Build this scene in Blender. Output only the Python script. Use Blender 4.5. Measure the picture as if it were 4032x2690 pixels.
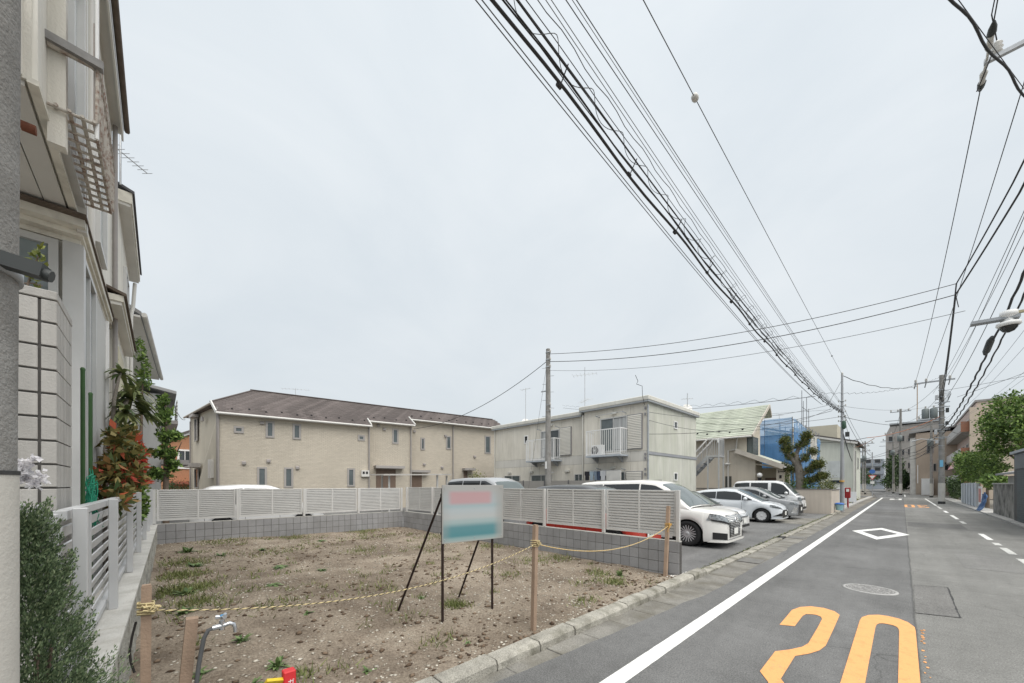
import bpy, math, random
import numpy as np
from mathutils import Vector, Matrix, noise
random.seed(7); np.random.seed(7)
RAD = math.radians; PI = math.pi
for o in list(bpy.data.objects): bpy.data.objects.remove(o)
S = bpy.context.scene; C = S.collection

# ------------------------------------------------------------------ camera, sky, sun, exposure
cam = bpy.data.cameras.new('camera'); camo = bpy.data.objects.new('camera', cam); C.objects.link(camo)
camo.location = (0, 0, 1.75); camo.rotation_euler = (RAD(90), 0, RAD(46.5))
cam.sensor_width = 36; cam.lens = 13.02; cam.shift_y = 0.1394; cam.clip_start = .05; cam.clip_end = 3000
S.camera = camo
SUN_AZ, SUN_EL = RAD(98), RAD(63)            # azimuth from +Y towards +X
W = bpy.data.worlds.new('World'); S.world = W; W.use_nodes = True
wt = W.node_tree; wt.nodes.clear()
def wn(t, **k):
    n = wt.nodes.new(t)
    for a, b in k.items(): setattr(n, a, b)
    return n
sky = wn('ShaderNodeTexSky', sky_type='NISHITA', sun_disc=False, sun_elevation=SUN_EL, sun_rotation=SUN_AZ, dust_density=4.0, air_density=1.2)
tc = wn('ShaderNodeTexCoord'); sep = wn('ShaderNodeSeparateXYZ'); wt.links.new(tc.outputs['Generated'], sep.inputs[0])
mp = wn('ShaderNodeMapping'); mp.inputs['Scale'].default_value = (1.2, 1.2, 2.2); wt.links.new(tc.outputs['Generated'], mp.inputs[0])
nz = wn('ShaderNodeTexNoise'); nz.inputs['Scale'].default_value = 1.5; nz.inputs['Detail'].default_value = 6; nz.inputs['Roughness'].default_value = .55
nz.inputs['Distortion'].default_value = .4; wt.links.new(mp.outputs[0], nz.inputs['Vector'])
cr = wn('ShaderNodeValToRGB'); wt.links.new(nz.outputs['Fac'], cr.inputs[0])
cr.color_ramp.elements[0].position = .30; cr.color_ramp.elements[0].color = (.555, .60, .63, 1)
cr.color_ramp.elements[1].position = .72; cr.color_ramp.elements[1].color = (.66, .69, .705, 1)
gr = wn('ShaderNodeValToRGB'); wt.links.new(sep.outputs['Z'], gr.inputs[0])          # overcast sky: brighter overhead
gr.color_ramp.elements[0].position = 0; gr.color_ramp.elements[0].color = (.93, .94, .95, 1)
gr.color_ramp.elements[1].position = 1; gr.color_ramp.elements[1].color = (1.2, 1.2, 1.2, 1)
mul = wn('ShaderNodeMixRGB', blend_type='MULTIPLY'); mul.inputs[0].default_value = 1
wt.links.new(cr.outputs[0], mul.inputs[1]); wt.links.new(gr.outputs[0], mul.inputs[2])
sk = wn('ShaderNodeMixRGB', blend_type='MULTIPLY'); sk.inputs[0].default_value = 1; sk.inputs[2].default_value = (.10, .10, .10, 1)
wt.links.new(sky.outputs[0], sk.inputs[1])
mx = wn('ShaderNodeMixRGB'); mx.inputs[0].default_value = .88
wt.links.new(sk.outputs[0], mx.inputs[1]); wt.links.new(mul.outputs[0], mx.inputs[2])
bg = wn('ShaderNodeBackground'); bg.inputs['Strength'].default_value = 1.0; wt.links.new(mx.outputs[0], bg.inputs[0])
wo = wn('ShaderNodeOutputWorld'); wt.links.new(bg.outputs[0], wo.inputs[0])
sl = bpy.data.lights.new('sun', 'SUN'); sl.energy = 2.9; sl.angle = RAD(70); sl.color = (1, .96, .9)
so = bpy.data.objects.new('sun', sl); C.objects.link(so)
sd = Vector((math.sin(SUN_AZ)*math.cos(SUN_EL), math.cos(SUN_AZ)*math.cos(SUN_EL), math.sin(SUN_EL)))
so.rotation_euler = (-sd).to_track_quat('-Z', 'Y').to_euler(); so.location = (20, 30, 60)
S.view_settings.view_transform = 'Standard'; S.view_settings.look = 'None'
S.view_settings.exposure = 0.36; S.view_settings.gamma = 1; S.view_settings.use_curve_mapping = False
S.render.engine = 'CYCLES'

# ------------------------------------------------------------------ mesh helpers
def V(*a): return Vector(a)
class MB:
    def __init__(s): s.v = []; s.f = []; s.m = []; s.s = []
    def add(s, vs, fs, m=0, sm=False):
        b = len(s.v); s.v += [tuple(p) for p in vs]
        for q in fs: s.f.append(tuple(i+b for i in q)); s.m.append(m); s.s.append(sm)
        return s
    def box(s, x0, x1, y0, y1, z0, z1, m=0, b=0):
        if b:
            vs = []; 
            X = (x0, x1); Y = (y0, y1); Z = (z0, z1); sg = (1, -1); idx = {}
            for i in (0, 1):
                for j in (0, 1):
                    for k in (0, 1):
                        for ax in range(3):
                            p = [X[i]+sg[i]*b, Y[j]+sg[j]*b, Z[k]+sg[k]*b]
                            p[ax] = (X[i], Y[j], Z[k])[ax]
                            idx[(i, j, k, ax)] = len(vs); vs.append(p)
            g = lambda i, j, k, a: idx[(i, j, k, a)]
            fs = []
            for t in (0, 1):
                fs.append([g(t, 0, 0, 0), g(t, 1, 0, 0), g(t, 1, 1, 0), g(t, 0, 1, 0)])
                fs.append([g(0, t, 0, 1), g(1, t, 0, 1), g(1, t, 1, 1), g(0, t, 1, 1)])
                fs.append([g(0, 0, t, 2), g(1, 0, t, 2), g(1, 1, t, 2), g(0, 1, t, 2)])
                for u in (0, 1):
                    fs.append([g(t, u, 0, 0), g(t, u, 1, 0), g(t, u, 1, 1), g(t, u, 0, 1)])
                    fs.append([g(t, 0, u, 0), g(t, 1, u, 0), g(t, 1, u, 2), g(t, 0, u, 2)])
                    fs.append([g(0, t, u, 1), g(1, t, u, 1), g(1, t, u, 2), g(0, t, u, 2)])
                    for w in (0, 1): fs.append([g(t, u, w, 0), g(t, u, w, 1), g(t, u, w, 2)])
            return s.add(vs, fs, m)
        return s.add([(x, y, z) for x in (x0, x1) for y in (y0, y1) for z in (z0, z1)],
                     [(0, 1, 3, 2), (4, 6, 7, 5), (0, 4, 5, 1), (2, 3, 7, 6), (0, 2, 6, 4), (1, 5, 7, 3)], m)
    def bar(s, p, q, w, h=None, m=0, up=(0, 0, 1)):
        p = Vector(p); q = Vector(q); h = w if h is None else h
        d = (q-p).normalized(); u = Vector(up)
        if abs(d.dot(u)) > .98: u = Vector((1, 0, 0))
        r = d.cross(u).normalized()*w/2; u = r.cross(d).normalized()*h/2
        return s.add([p-r-u, p+r-u, p+r+u, p-r+u, q-r-u, q+r-u, q+r+u, q-r+u],
                     [(0, 3, 2, 1), (4, 5, 6, 7), (0, 1, 5, 4), (1, 2, 6, 5), (2, 3, 7, 6), (3, 0, 4, 7)], m)
    def tube(s, pts, r, n=6, m=0, sm=True, cap=True):
        pts = [Vector(p) for p in pts]; k = len(pts)
        rs = r if isinstance(r, (list, tuple)) else [r]*k
        t0 = (pts[1]-pts[0]).normalized()
        a = Vector((0, 0, 1)) if abs(t0.z) < .9 else Vector((1, 0, 0))
        nrm = t0.cross(a).normalized(); vs = []
        for i, p in enumerate(pts):
            t = (pts[min(i+1, k-1)]-pts[max(i-1, 0)]).normalized()
            nrm = (nrm - t*nrm.dot(t)).normalized(); bn = t.cross(nrm)
            for j in range(n):
                an = 2*PI*j/n; vs.append(p + (nrm*math.cos(an)+bn*math.sin(an))*rs[i])
        fs = [(i*n+j, i*n+(j+1) % n, (i+1)*n+(j+1) % n, (i+1)*n+j) for i in range(k-1) for j in range(n)]
        s.add(vs, fs, m, sm)
        if cap: s.add(vs[:n], [tuple(range(n))[::-1]], m); s.add(vs[-n:], [tuple(range(n))], m)
        return s
    def lathe(s, prof, c=(0, 0, 0), n=16, m=0, axis='z', sm=True, d=1):
        vs = []
        for r, hh in prof:
            for j in range(n):
                a = 2*PI*j/n; x, y = r*math.cos(a), r*math.sin(a); hz = hh*d
                p = (x, y, hz) if axis == 'z' else ((hz, x, y) if axis == 'x' else (x, hz, y))
                vs.append((p[0]+c[0], p[1]+c[1], p[2]+c[2]))
        k = len(prof)
        s.add(vs, [(i*n+j, i*n+(j+1) % n, (i+1)*n+(j+1) % n, (i+1)*n+j) for i in range(k-1) for j in range(n)], m, sm)
        s.add(vs[:n], [tuple(range(n))[::-1]], m); s.add(vs[-n:], [tuple(range(n))], m)
        return s
    def prism(s, poly, axis, a, b, m=0):
        n = len(poly)
        def w(p, t): return (t, p[0], p[1]) if axis == 'x' else ((p[0], t, p[1]) if axis == 'y' else (p[0], p[1], t))
        vs = [w(p, a) for p in poly]+[w(p, b) for p in poly]
        fs = [tuple(range(n))[::-1], tuple(range(n, 2*n))]+[(i, (i+1) % n, n+(i+1) % n, n+i) for i in range(n)]
        return s.add(vs, fs, m)
    def poly(s, pts, m=0): return s.add(pts, [tuple(range(len(pts)))], m)
    def loft(s, rings, m=0, sm=True, close=True, caps=False):
        n = len(rings[0]); vs = [p for r in rings for p in r]
        fs = [(i*n+j, i*n+(j+1) % n, (i+1)*n+(j+1) % n, (i+1)*n+j) for i in range(len(rings)-1) for j in range(n if close else n-1)]
        s.add(vs, fs, m, sm)
        if caps: s.add(rings[0], [tuple(range(n))[::-1]], m); s.add(rings[-1], [tuple(range(n))], m)
        return s
    def xf(s, M):
        s.v = [tuple(M @ Vector(p)) for p in s.v]; return s
    def join(s, o): 
        b = len(s.v); s.v += o.v
        s.f += [tuple(i+b for i in q) for q in o.f]; s.m += o.m; s.s += o.s; return s
    def mesh(s, name, mats, off=(0, 0, 0)):
        me = bpy.data.meshes.new(name)
        ox, oy, oz = off
        me.from_pydata([(x-ox, y-oy, z-oz) for x, y, z in s.v], [], s.f)
        for t in (mats if isinstance(mats, (list, tuple)) else [mats]): me.materials.append(t)
        me.polygons.foreach_set('material_index', s.m); me.polygons.foreach_set('use_smooth', s.s)
        me.update(); return me

def np_mesh(name, verts, k, mat, sm=False):
    """verts: (N*k,3) array, faces are consecutive runs of k vertices"""
    verts = np.asarray(verts, dtype=np.float32); n = len(verts)//k
    me = bpy.data.meshes.new(name); me.vertices.add(len(verts)); me.vertices.foreach_set('co', verts.ravel())
    me.loops.add(n*k); me.loops.foreach_set('vertex_index', np.arange(n*k, dtype=np.int32))
    me.polygons.add(n); me.polygons.foreach_set('loop_start', np.arange(n, dtype=np.int32)*k)
    me.polygons.foreach_set('loop_total', np.full(n, k, dtype=np.int32))
    if sm: me.polygons.foreach_set('use_smooth', np.ones(n, dtype=bool))
    for t in (mat if isinstance(mat, (list, tuple)) else [mat]): me.materials.append(t)
    me.update(calc_edges=True); me.validate(); return me

OFF = {}
def lk(name, data): 
    o = bpy.data.objects.new(name, data); C.objects.link(o); return o
def T(name, label, cat, loc=(0, 0, 0), rz=None, group=None):
    o = lk(name, None); o.location = loc; o.empty_display_size = .2
    if rz is not None: o.rotation_euler = (0, 0, rz); OFF[o.name] = (0, 0, 0)
    else: OFF[o.name] = tuple(loc)
    o['label'] = label; o['category'] = cat
    if group: o['group'] = group
    return o
def P(root, name, mb, mat, sub=None, label=None, stuff=False):
    """a part in world coordinates (or in the thing's own when it was made with a rotation)"""
    me = mb if isinstance(mb, bpy.types.Mesh) else mb.mesh(name, mat, OFF[root.name])
    o = lk(name, me); o.parent = sub or root
    if label: o['label'] = label
    if stuff: o['kind'] = 'stuff'
    return o
def PC(root, name, me, loc, rot=None, sub=None, scale=None):
    """a piece that shares its mesh; loc as in P"""
    o = lk(name, me); o.parent = sub or root; f = OFF[root.name]
    o.location = (loc[0]-f[0], loc[1]-f[1], loc[2]-f[2])
    if rot: o.rotation_euler = rot
    if scale: o.scale = scale
    return o
def ONE(name, mb, mat, label, cat, loc=None, group=None, stuff=False):
    if loc is None:
        a = np.array(mb.v); loc = tuple(((a[:, 0].min()+a[:, 0].max())/2, (a[:, 1].min()+a[:, 1].max())/2, a[:, 2].min()))
    o = lk(name, mb.mesh(name, mat, loc)); o.location = loc
    o['label'] = label; o['category'] = cat
    if group: o['group'] = group
    if stuff: o['kind'] = 'stuff'
    return o
def STR(name, mb, mat):
    o = lk(name, mb if isinstance(mb, bpy.types.Mesh) else mb.mesh(name, mat)); o['kind'] = 'structure'; OFF[o.name] = (0, 0, 0); return o
def dup(root, loc, rz=None, label=None):
    r = root.copy(); C.objects.link(r); r.location = loc; OFF[r.name] = tuple(loc)
    if rz is not None: r.rotation_euler = (0, 0, rz)
    if label: r['label'] = label
    for ch in list(root.children):
        c = ch.copy(); C.objects.link(c); c.parent = r
        for g in list(ch.children):
            d = g.copy(); C.objects.link(d); d.parent = c
    return r
class FR:
    """wall frame: a along the wall, d outward, z up"""
    def __init__(s, o, e, n): s.o = Vector((o[0], o[1], 0)); s.e = Vector((e[0], e[1], 0)).normalized(); s.n = Vector((n[0], n[1], 0)).normalized()
    def p(s, a, d, z): return s.o+s.e*a+s.n*d+Vector((0, 0, z))
    def box(s, mb, a0, a1, d0, d1, z0, z1, m=0):
        return mb.add([s.p(a, d, z) for a in (a0, a1) for d in (d0, d1) for z in (z0, z1)],
                      [(0, 1, 3, 2), (4, 6, 7, 5), (0, 4, 5, 1), (2, 3, 7, 6), (0, 2, 6, 4), (1, 5, 7, 3)], m)
def frange(a, b, n): return [a+(b-a)*i/(n-1) for i in range(n)]

# ------------------------------------------------------------------ materials
MATS = {}
def M(name, col, rough=.8, var=.12, vs=1.5, bump=.0, bs=80, streak=0, dirt=None, metal=0, rnd=0, spec=.3, isl=0, trans=0, coat=0, fine=0, fs=200, alpha=1, emit=None):
    if name in MATS: return MATS[name]
    m = bpy.data.materials.new(name); MATS[name] = m; m.use_nodes = True
    nt = m.node_tree; N = nt.nodes; L = nt.links; b = N['Principled BSDF']
    b.inputs['Roughness'].default_value = rough; b.inputs['Metallic'].default_value = metal
    b.inputs['Specular IOR Level'].default_value = spec
    if coat: b.inputs['Coat Weight'].default_value = coat; b.inputs['Coat Roughness'].default_value = .06
    if trans: b.inputs['Transmission Weight'].default_value = trans
    if alpha < 1: b.inputs['Alpha'].default_value = alpha
    geo = N.new('ShaderNodeNewGeometry'); pos = geo.outputs['Position']
    def noi(scale, det=4, vec=None, rgh=.55):
        n = N.new('ShaderNodeTexNoise'); n.inputs['Scale'].default_value = scale; n.inputs['Detail'].default_value = det
        n.inputs['Roughness'].default_value = rgh; L.new(vec or pos, n.inputs['Vector']); return n.outputs['Fac']
    def rng(x, a, c, lo=.3, hi=.7):
        r = N.new('ShaderNodeMapRange'); r.inputs[1].default_value = lo; r.inputs[2].default_value = hi
        r.inputs[3].default_value = a; r.inputs[4].default_value = c; L.new(x, r.inputs[0]); return r.outputs[0]
    def mulv(cs, f):
        g = N.new('ShaderNodeMixRGB'); g.blend_type = 'MULTIPLY'; g.inputs[0].default_value = 1
        L.new(cs, g.inputs[1]); L.new(f, g.inputs[2]); return g.outputs[0]
    rgb = N.new('ShaderNodeRGB'); rgb.outputs[0].default_value = (*col, 1); cs = rgb.outputs[0]
    if var: cs = mulv(cs, rng(noi(vs), 1-var, 1+var))
    if fine: cs = mulv(cs, rng(noi(fs, 2), 1-fine, 1+fine))
    if streak:
        mpn = N.new('ShaderNodeMapping'); mpn.inputs['Scale'].default_value = (5, 5, .35); L.new(pos, mpn.inputs[0])
        cs = mulv(cs, rng(noi(1.6, 5, mpn.outputs[0]), 1-streak, 1+streak*.35))
    if rnd:
        oi = N.new('ShaderNodeObjectInfo'); cs = mulv(cs, rng(oi.outputs['Random'], 1-rnd, 1+rnd, 0, 1))
    if isl: cs = mulv(cs, rng(geo.outputs['Random Per Island'], 1-isl, 1+isl, 0, 1))
    if dirt:
        dc, amt, sc = dirt[:3]
        mpd = N.new('ShaderNodeMapping'); mpd.inputs['Scale'].default_value = dirt[3] if len(dirt) > 3 else (1, 1, 1); L.new(pos, mpd.inputs[0])
        g = N.new('ShaderNodeMixRGB'); L.new(rng(noi(sc, 6, mpd.outputs[0], .62), 0, amt, .45, .72), g.inputs[0]); L.new(cs, g.inputs[1])
        g.inputs[2].default_value = (*dc, 1); cs = g.outputs[0]
    L.new(cs, b.inputs['Base Color'])
    if emit: b.inputs['Emission Color'].default_value = (*emit[:3], 1); b.inputs['Emission Strength'].default_value = emit[3]
    if bump:
        bp = N.new('ShaderNodeBump'); bp.inputs['Strength'].default_value = bump; bp.inputs['Distance'].default_value = .02
        L.new(noi(bs, 4), bp.inputs['Height']); L.new(bp.outputs[0], b.inputs['Normal'])
    return m
def leafmat(name, dark, light, third=None, rough=.55, trans=.15):
    if name in MATS: return MATS[name]
    m = bpy.data.materials.new(name); MATS[name] = m; m.use_nodes = True
    N = m.node_tree.nodes; L = m.node_tree.links; b = N['Principled BSDF']; geo = N.new('ShaderNodeNewGeometry')
    r = N.new('ShaderNodeValToRGB'); L.new(geo.outputs['Random Per Island'], r.inputs[0])
    r.color_ramp.elements[0].color = (*dark, 1); r.color_ramp.elements[1].color = (*light, 1)
    if third:
        e = r.color_ramp.elements.new(.8); e.color = (*light, 1); r.color_ramp.elements[2].color = (*third, 1)
    L.new(r.outputs[0], b.inputs['Base Color']); b.inputs['Roughness'].default_value = rough; b.inputs['Specular IOR Level'].default_value = .35
    tr = N.new('ShaderNodeBsdfTranslucent'); L.new(r.outputs[0], tr.inputs[0]); ms = N.new('ShaderNodeMixShader'); ms.inputs[0].default_value = trans
    L.new(b.outputs[0], ms.inputs[1]); L.new(tr.outputs[0], ms.inputs[2]); L.new(ms.outputs[0], N['Material Output'].inputs[0])
    return m
CONC = M('concrete', (.42, .41, .39), .9, .14, 2, .25, 60, dirt=((.2, .19, .17), .5, 3))
GALV = M('galvanised_metal', (.5, .51, .52), .45, .08, 6, metal=.6)
STEEL = M('grey_steel', (.36, .38, .40), .5, .1, 4, metal=.3)
BLACK = M('black_rubber', (.02, .02, .022), .6, .1, 3)
WHITE = M('white_paint', (.78, .78, .77), .5, .04, 2)
DGLASS = M('window_glass', (.055, .065, .07), .06, .15, 1.2, spec=.6)
ALU = M('aluminium_frame', (.55, .55, .54), .45, .06, 3, metal=.3)
CABLE = M('cable_black', (.04, .04, .042), .6, .1, 3)
WOOD = M('stake_wood', (.36, .26, .19), .85, .16, 4, .3, 60, streak=.25, rnd=.1)
RUST = M('rust', (.16, .06, .035), .85, .3, 12, .3, 60)
# ------------------------------------------------------------------ ground, road, kerb, soil
def np_mesh2(name, verts, faces, mat, sm=False):
    verts = np.asarray(verts, np.float32); faces = np.asarray(faces, np.int32); n, k = faces.shape
    me = bpy.data.meshes.new(name); me.vertices.add(len(verts)); me.vertices.foreach_set('co', verts.ravel())
    me.loops.add(n*k); me.loops.foreach_set('vertex_index', faces.ravel())
    me.polygons.add(n); me.polygons.foreach_set('loop_start', np.arange(n, dtype=np.int32)*k)
    me.polygons.foreach_set('loop_total', np.full(n, k, np.int32))
    if sm: me.polygons.foreach_set('use_smooth', np.ones(n, bool))
    me.materials.append(mat); me.update(calc_edges=True); return me

GROUND = M('ground_earth', (.20, .185, .16), .95, .2, .3, .2, 20)
def asphalt(name, c, seam=True):
    m = bpy.data.materials.new(name); m.use_nodes = True; MATS[name] = m
    N = m.node_tree.nodes; L = m.node_tree.links; b = N['Principled BSDF']; b.inputs['Roughness'].default_value = .88
    b.inputs['Specular IOR Level'].default_value = .25
    g = N.new('ShaderNodeNewGeometry'); pos = g.outputs['Position']
    def noi(s, d=3, r=.6, v=None):
        n = N.new('ShaderNodeTexNoise'); n.inputs['Scale'].default_value = s; n.inputs['Detail'].default_value = d; n.inputs['Roughness'].default_value = r
        L.new(v or pos, n.inputs['Vector']); return n.outputs['Fac']
    def ramp(x, pts):
        r = N.new('ShaderNodeValToRGB'); L.new(x, r.inputs[0]); e = r.color_ramp.elements
        while len(e) < len(pts): e.new(.5)
        for q, (p, v) in zip(e, pts): q.position = p; q.color = (v, v, v, 1) if not isinstance(v, tuple) else (*v, 1)
        return r.outputs[0]
    def mul(a, bb, f=1, mode='MULTIPLY'):
        x = N.new('ShaderNodeMixRGB'); x.blend_type = mode; x.inputs[0].default_value = f
        L.new(a, x.inputs[1]); L.new(bb, x.inputs[2]); return x.outputs[0]
    sx = N.new('ShaderNodeSeparateXYZ'); L.new(pos, sx.inputs[0])
    wob = noi(1.3, 5); ad = N.new('ShaderNodeMath'); ad.operation = 'MULTIPLY_ADD'; ad.inputs[1].default_value = .05; L.new(wob, ad.inputs[0]); L.new(sx.outputs['X'], ad.inputs[2])
    if seam:
        side = ramp(N.new('ShaderNodeMapRange').outputs[0], [(0, 0), (1, 1)])
        mr = N.new('ShaderNodeMapRange'); mr.inputs[1].default_value = .130; mr.inputs[2].default_value = .15; L.new(ad.outputs[0], mr.inputs[0])
        mixc = N.new('ShaderNodeMixRGB'); L.new(mr.outputs[0], mixc.inputs[0]); mixc.inputs[1].default_value = (*c, 1)
        mixc.inputs[2].default_value = (c[0]*1.26, c[1]*1.25, c[2]*1.2, 1); col = mixc.outputs[0]
        ds = N.new('ShaderNodeMath'); ds.operation = 'SUBTRACT'; ds.inputs[1].default_value = .138; L.new(ad.outputs[0], ds.inputs[0])
        ab = N.new('ShaderNodeMath'); ab.operation = 'ABSOLUTE'; L.new(ds.outputs[0], ab.inputs[0])
        col = mul(col, ramp(ab.outputs[0], [(.004, .62), (.02, 1)]))
    else:
        rgb = N.new('ShaderNodeRGB'); rgb.outputs[0].default_value = (*c, 1); col = rgb.outputs[0]
    col = mul(col, ramp(noi(.55, 6, .65), [(.3, .78), (.7, 1.17)]))
    mpn = N.new('ShaderNodeMapping'); mpn.inputs['Scale'].default_value = (1.8, .07, 1); L.new(pos, mpn.inputs[0])      # wheel tracks
    col = mul(col, ramp(noi(1.0, 3, .5, mpn.outputs[0]), [(.35, .90), (.65, 1.08)]))
    col = mul(col, ramp(noi(75, 3, .7), [(.30, .55), (.5, 1.0), (.70, 1.55)])); col = mul(col, ramp(noi(9, 6, .75), [(.3, .86), (.7, 1.12)]))
    vo = N.new('ShaderNodeTexVoronoi'); vo.inputs['Scale'].default_value = 45; L.new(pos, vo.inputs['Vector'])
    sp = ramp(vo.outputs['Distance'], [(.05, 1), (.11, 0)]); rn = ramp(vo.outputs['Color'], [(.80, 0), (.86, .5)])
    add = mul(sp, rn); wsp = N.new('ShaderNodeMixRGB'); L.new(add, wsp.inputs[0]); L.new(col, wsp.inputs[1]); wsp.inputs[2].default_value = (.5, .49, .46, 1); col = wsp.outputs[0]
    v2 = N.new('ShaderNodeTexVoronoi'); v2.feature = 'DISTANCE_TO_EDGE'; v2.inputs['Scale'].default_value = .55; dw = N.new('ShaderNodeMixRGB'); dw.blend_type = 'ADD'; dw.inputs[0].default_value = .35; L.new(pos, dw.inputs[1]); nn_ = N.new('ShaderNodeTexNoise'); nn_.inputs['Scale'].default_value = 3; nn_.inputs['Detail'].default_value = 6; L.new(pos, nn_.inputs['Vector']); L.new(nn_.outputs['Color'], dw.inputs[2]); L.new(dw.outputs[0], v2.inputs['Vector'])
    ck = ramp(v2.outputs['Distance'], [(.001, .62), (.006, 1)]); ckm = ramp(noi(.35, 3), [(.52, 0), (.58, 1)]); cx_ = N.new('ShaderNodeMixRGB'); cx_.blend_type = 'MULTIPLY'; L.new(ckm, cx_.inputs[0]); L.new(col, cx_.inputs[1]); L.new(ck, cx_.inputs[2]); col = cx_.outputs[0]
    # patchy light wear and dark tar stains
    st = ramp(noi(2.1, 7, .7), [(.62, 0), (.70, .35)]); wv = N.new('ShaderNodeMixRGB'); L.new(st, wv.inputs[0]); L.new(col, wv.inputs[1]); wv.inputs[2].default_value = (c[0]*.6, c[1]*.6, c[2]*.6, 1)
    L.new(wv.outputs[0], b.inputs['Base Color'])
    bp = N.new('ShaderNodeBump'); bp.inputs['Strength'].default_value = .45; bp.inputs['Distance'].default_value = .008; L.new(noi(110, 3), bp.inputs['Height']); L.new(bp.outputs[0], b.inputs['Normal'])
    return m
ASPH = asphalt('road_asphalt', (.148, .148, .146)); PASPH = asphalt('parking_asphalt', (.160, .160, .158), False)
PATCH = asphalt('patch_asphalt', (.168, .165, .158), False)
b = MB(); b.poly([(-900, -300, -.06), (900, -300, -.06), (900, 1500, -.06), (-900, 1500, -.06)]); STR('ground', b, GROUND)
# road sheet with an uneven left edge, bending a little to the left past the crossing
def roadc(y): return 0 if y < 68 else -(y-68)*.055
ys = [-25]+list(np.arange(-3, 30, .22))+list(np.arange(30, 260, 4))
b = MB(); vs = []
for y in ys:
    j = (noise.noise(Vector((0, y*1.7, 3)))*.05+noise.noise(Vector((5, y*.5, 3)))*.06) if y < 30 else 0
    lx = -2.47+max(0, min(.33, (y-2.2)*.075))+j*.8 if y < 30 else -2.20
    vs += [(lx+roadc(y), y, 0), (3.35+roadc(y), y, 0)]
b.add(vs, [(2*i, 2*i+1, 2*i+3, 2*i+2) for i in range(len(ys)-1)])
road = STR('road', b, ASPH)
# side streets at the crossing
b = MB(); b.poly([(-40, 70.5, -.01), (40, 70.5, -.01), (40, 75.5, -.01), (-40, 75.5, -.01)]); P(road, 'side_street', b, ASPH)
def paint(name, col, wear, sc=9):
    m = bpy.data.materials.new(name); m.use_nodes = True; MATS[name] = m
    N = m.node_tree.nodes; L = m.node_tree.links; bs = N['Principled BSDF']; bs.inputs['Roughness'].default_value = .65
    g = N.new('ShaderNodeNewGeometry')
    n = N.new('ShaderNodeTexNoise'); n.inputs['Scale'].default_value = sc; n.inputs['Detail'].default_value = 8; n.inputs['Roughness'].default_value = .75; L.new(g.outputs['Position'], n.inputs['Vector'])
    r = N.new('ShaderNodeValToRGB'); L.new(n.outputs[0], r.inputs[0]); r.color_ramp.elements[0].position = wear; r.color_ramp.elements[0].color = (*[c*.72 for c in col], 1)
    r.color_ramp.elements[1].position = wear+.22; r.color_ramp.elements[1].color = (*col, 1)
    n2 = N.new('ShaderNodeTexNoise'); n2.inputs['Scale'].default_value = 150; L.new(g.outputs['Position'], n2.inputs['Vector'])
    r2 = N.new('ShaderNodeValToRGB'); L.new(n2.outputs[0], r2.inputs[0]); r2.color_ramp.elements[0].position = .28; r2.color_ramp.elements[0].color = (.55, .55, .55, 1); r2.color_ramp.elements[1].position = .45
    x = N.new('ShaderNodeMixRGB'); x.blend_type = 'MULTIPLY'; x.inputs[0].default_value = .6; L.new(r.outputs[0], x.inputs[1]); L.new(r2.outputs[0], x.inputs[2])
    n3 = N.new('ShaderNodeTexNoise'); n3.inputs['Scale'].default_value = 55; n3.inputs['Detail'].default_value = 4; n3.inputs['Roughness'].default_value = .7; L.new(g.outputs['Position'], n3.inputs['Vector']); n4 = N.new('ShaderNodeTexNoise'); n4.inputs['Scale'].default_value = 1.7; n4.inputs['Detail'].default_value = 5; L.new(g.outputs['Position'], n4.inputs['Vector'])
    sm_ = N.new('ShaderNodeMath'); sm_.operation = 'MULTIPLY_ADD'; sm_.inputs[1].default_value = .45; L.new(n4.outputs[0], sm_.inputs[0]); L.new(n3.outputs[0], sm_.inputs[2]); r3 = N.new('ShaderNodeValToRGB'); L.new(sm_.outputs[0], r3.inputs[0]); r3.color_ramp.elements[0].position = wear+.18; r3.color_ramp.elements[0].color = (1, 1, 1, 1); r3.color_ramp.elements[1].position = wear+.30; r3.color_ramp.elements[1].color = (0, 0, 0, 1)
    x3 = N.new('ShaderNodeMixRGB'); L.new(r3.outputs[0], x3.inputs[0]); L.new(x.outputs[0], x3.inputs[1]); x3.inputs[2].default_value = (.20, .195, .185, 1); L.new(x3.outputs[0], bs.inputs['Base Color'])
    return m
PWHITE = paint('road_white_paint', (.80, .80, .77), .32); PORANGE = paint('road_orange_paint', (.78, .365, .13), .27)
PW2 = paint('worn_white_paint', (.62, .62, .59), .38)
def rough_strip(x0, x1, y0, y1, z, step=.12, amp=.004):
    b = MB(); n = max(2, int((y1-y0)/step)); vs = []
    for i in range(n+1):
        y = y0+(y1-y0)*i/n
        vs += [(x0+noise.noise(Vector((y*9, 1, 0)))*amp, y, z), (x1+noise.noise(Vector((y*9, 7, 0)))*amp, y, z)]
    return b.add(vs, [(2*i, 2*i+1, 2*i+3, 2*i+2) for i in range(n)])
P(road, 'edge_line', rough_strip(-1.835, -1.68, -3, 67.6, .004), PWHITE, label='long white edge line along the left of the road')
for y0, y1, mt in [(18.9, 21.0, PWHITE), (17.4, 18.05, PW2), (15.4, 16.8, PW2), (12.6, 14.6, PW2), (25.8, 27.4, PW2), (28.9, 32.4, PWHITE), (35, 37.3, PWHITE), (40, 44.6, PW2), (46, 62.5, PWHITE), (63.2, 67, PWHITE)]:
    P(road, 'edge_line_dash', rough_strip(1.84, 1.97, y0, y1, .004, .1, .02), mt)
def ribbon(pts, inner): # outer list and inner list, equal length, quads between them
    b = MB(); n = len(pts); b.add([(*p, .005) for p in pts]+[(*p, .005) for p in inner], [(i, i+1, n+i+1, n+i) for i in range(n-1)]); return b
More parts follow.
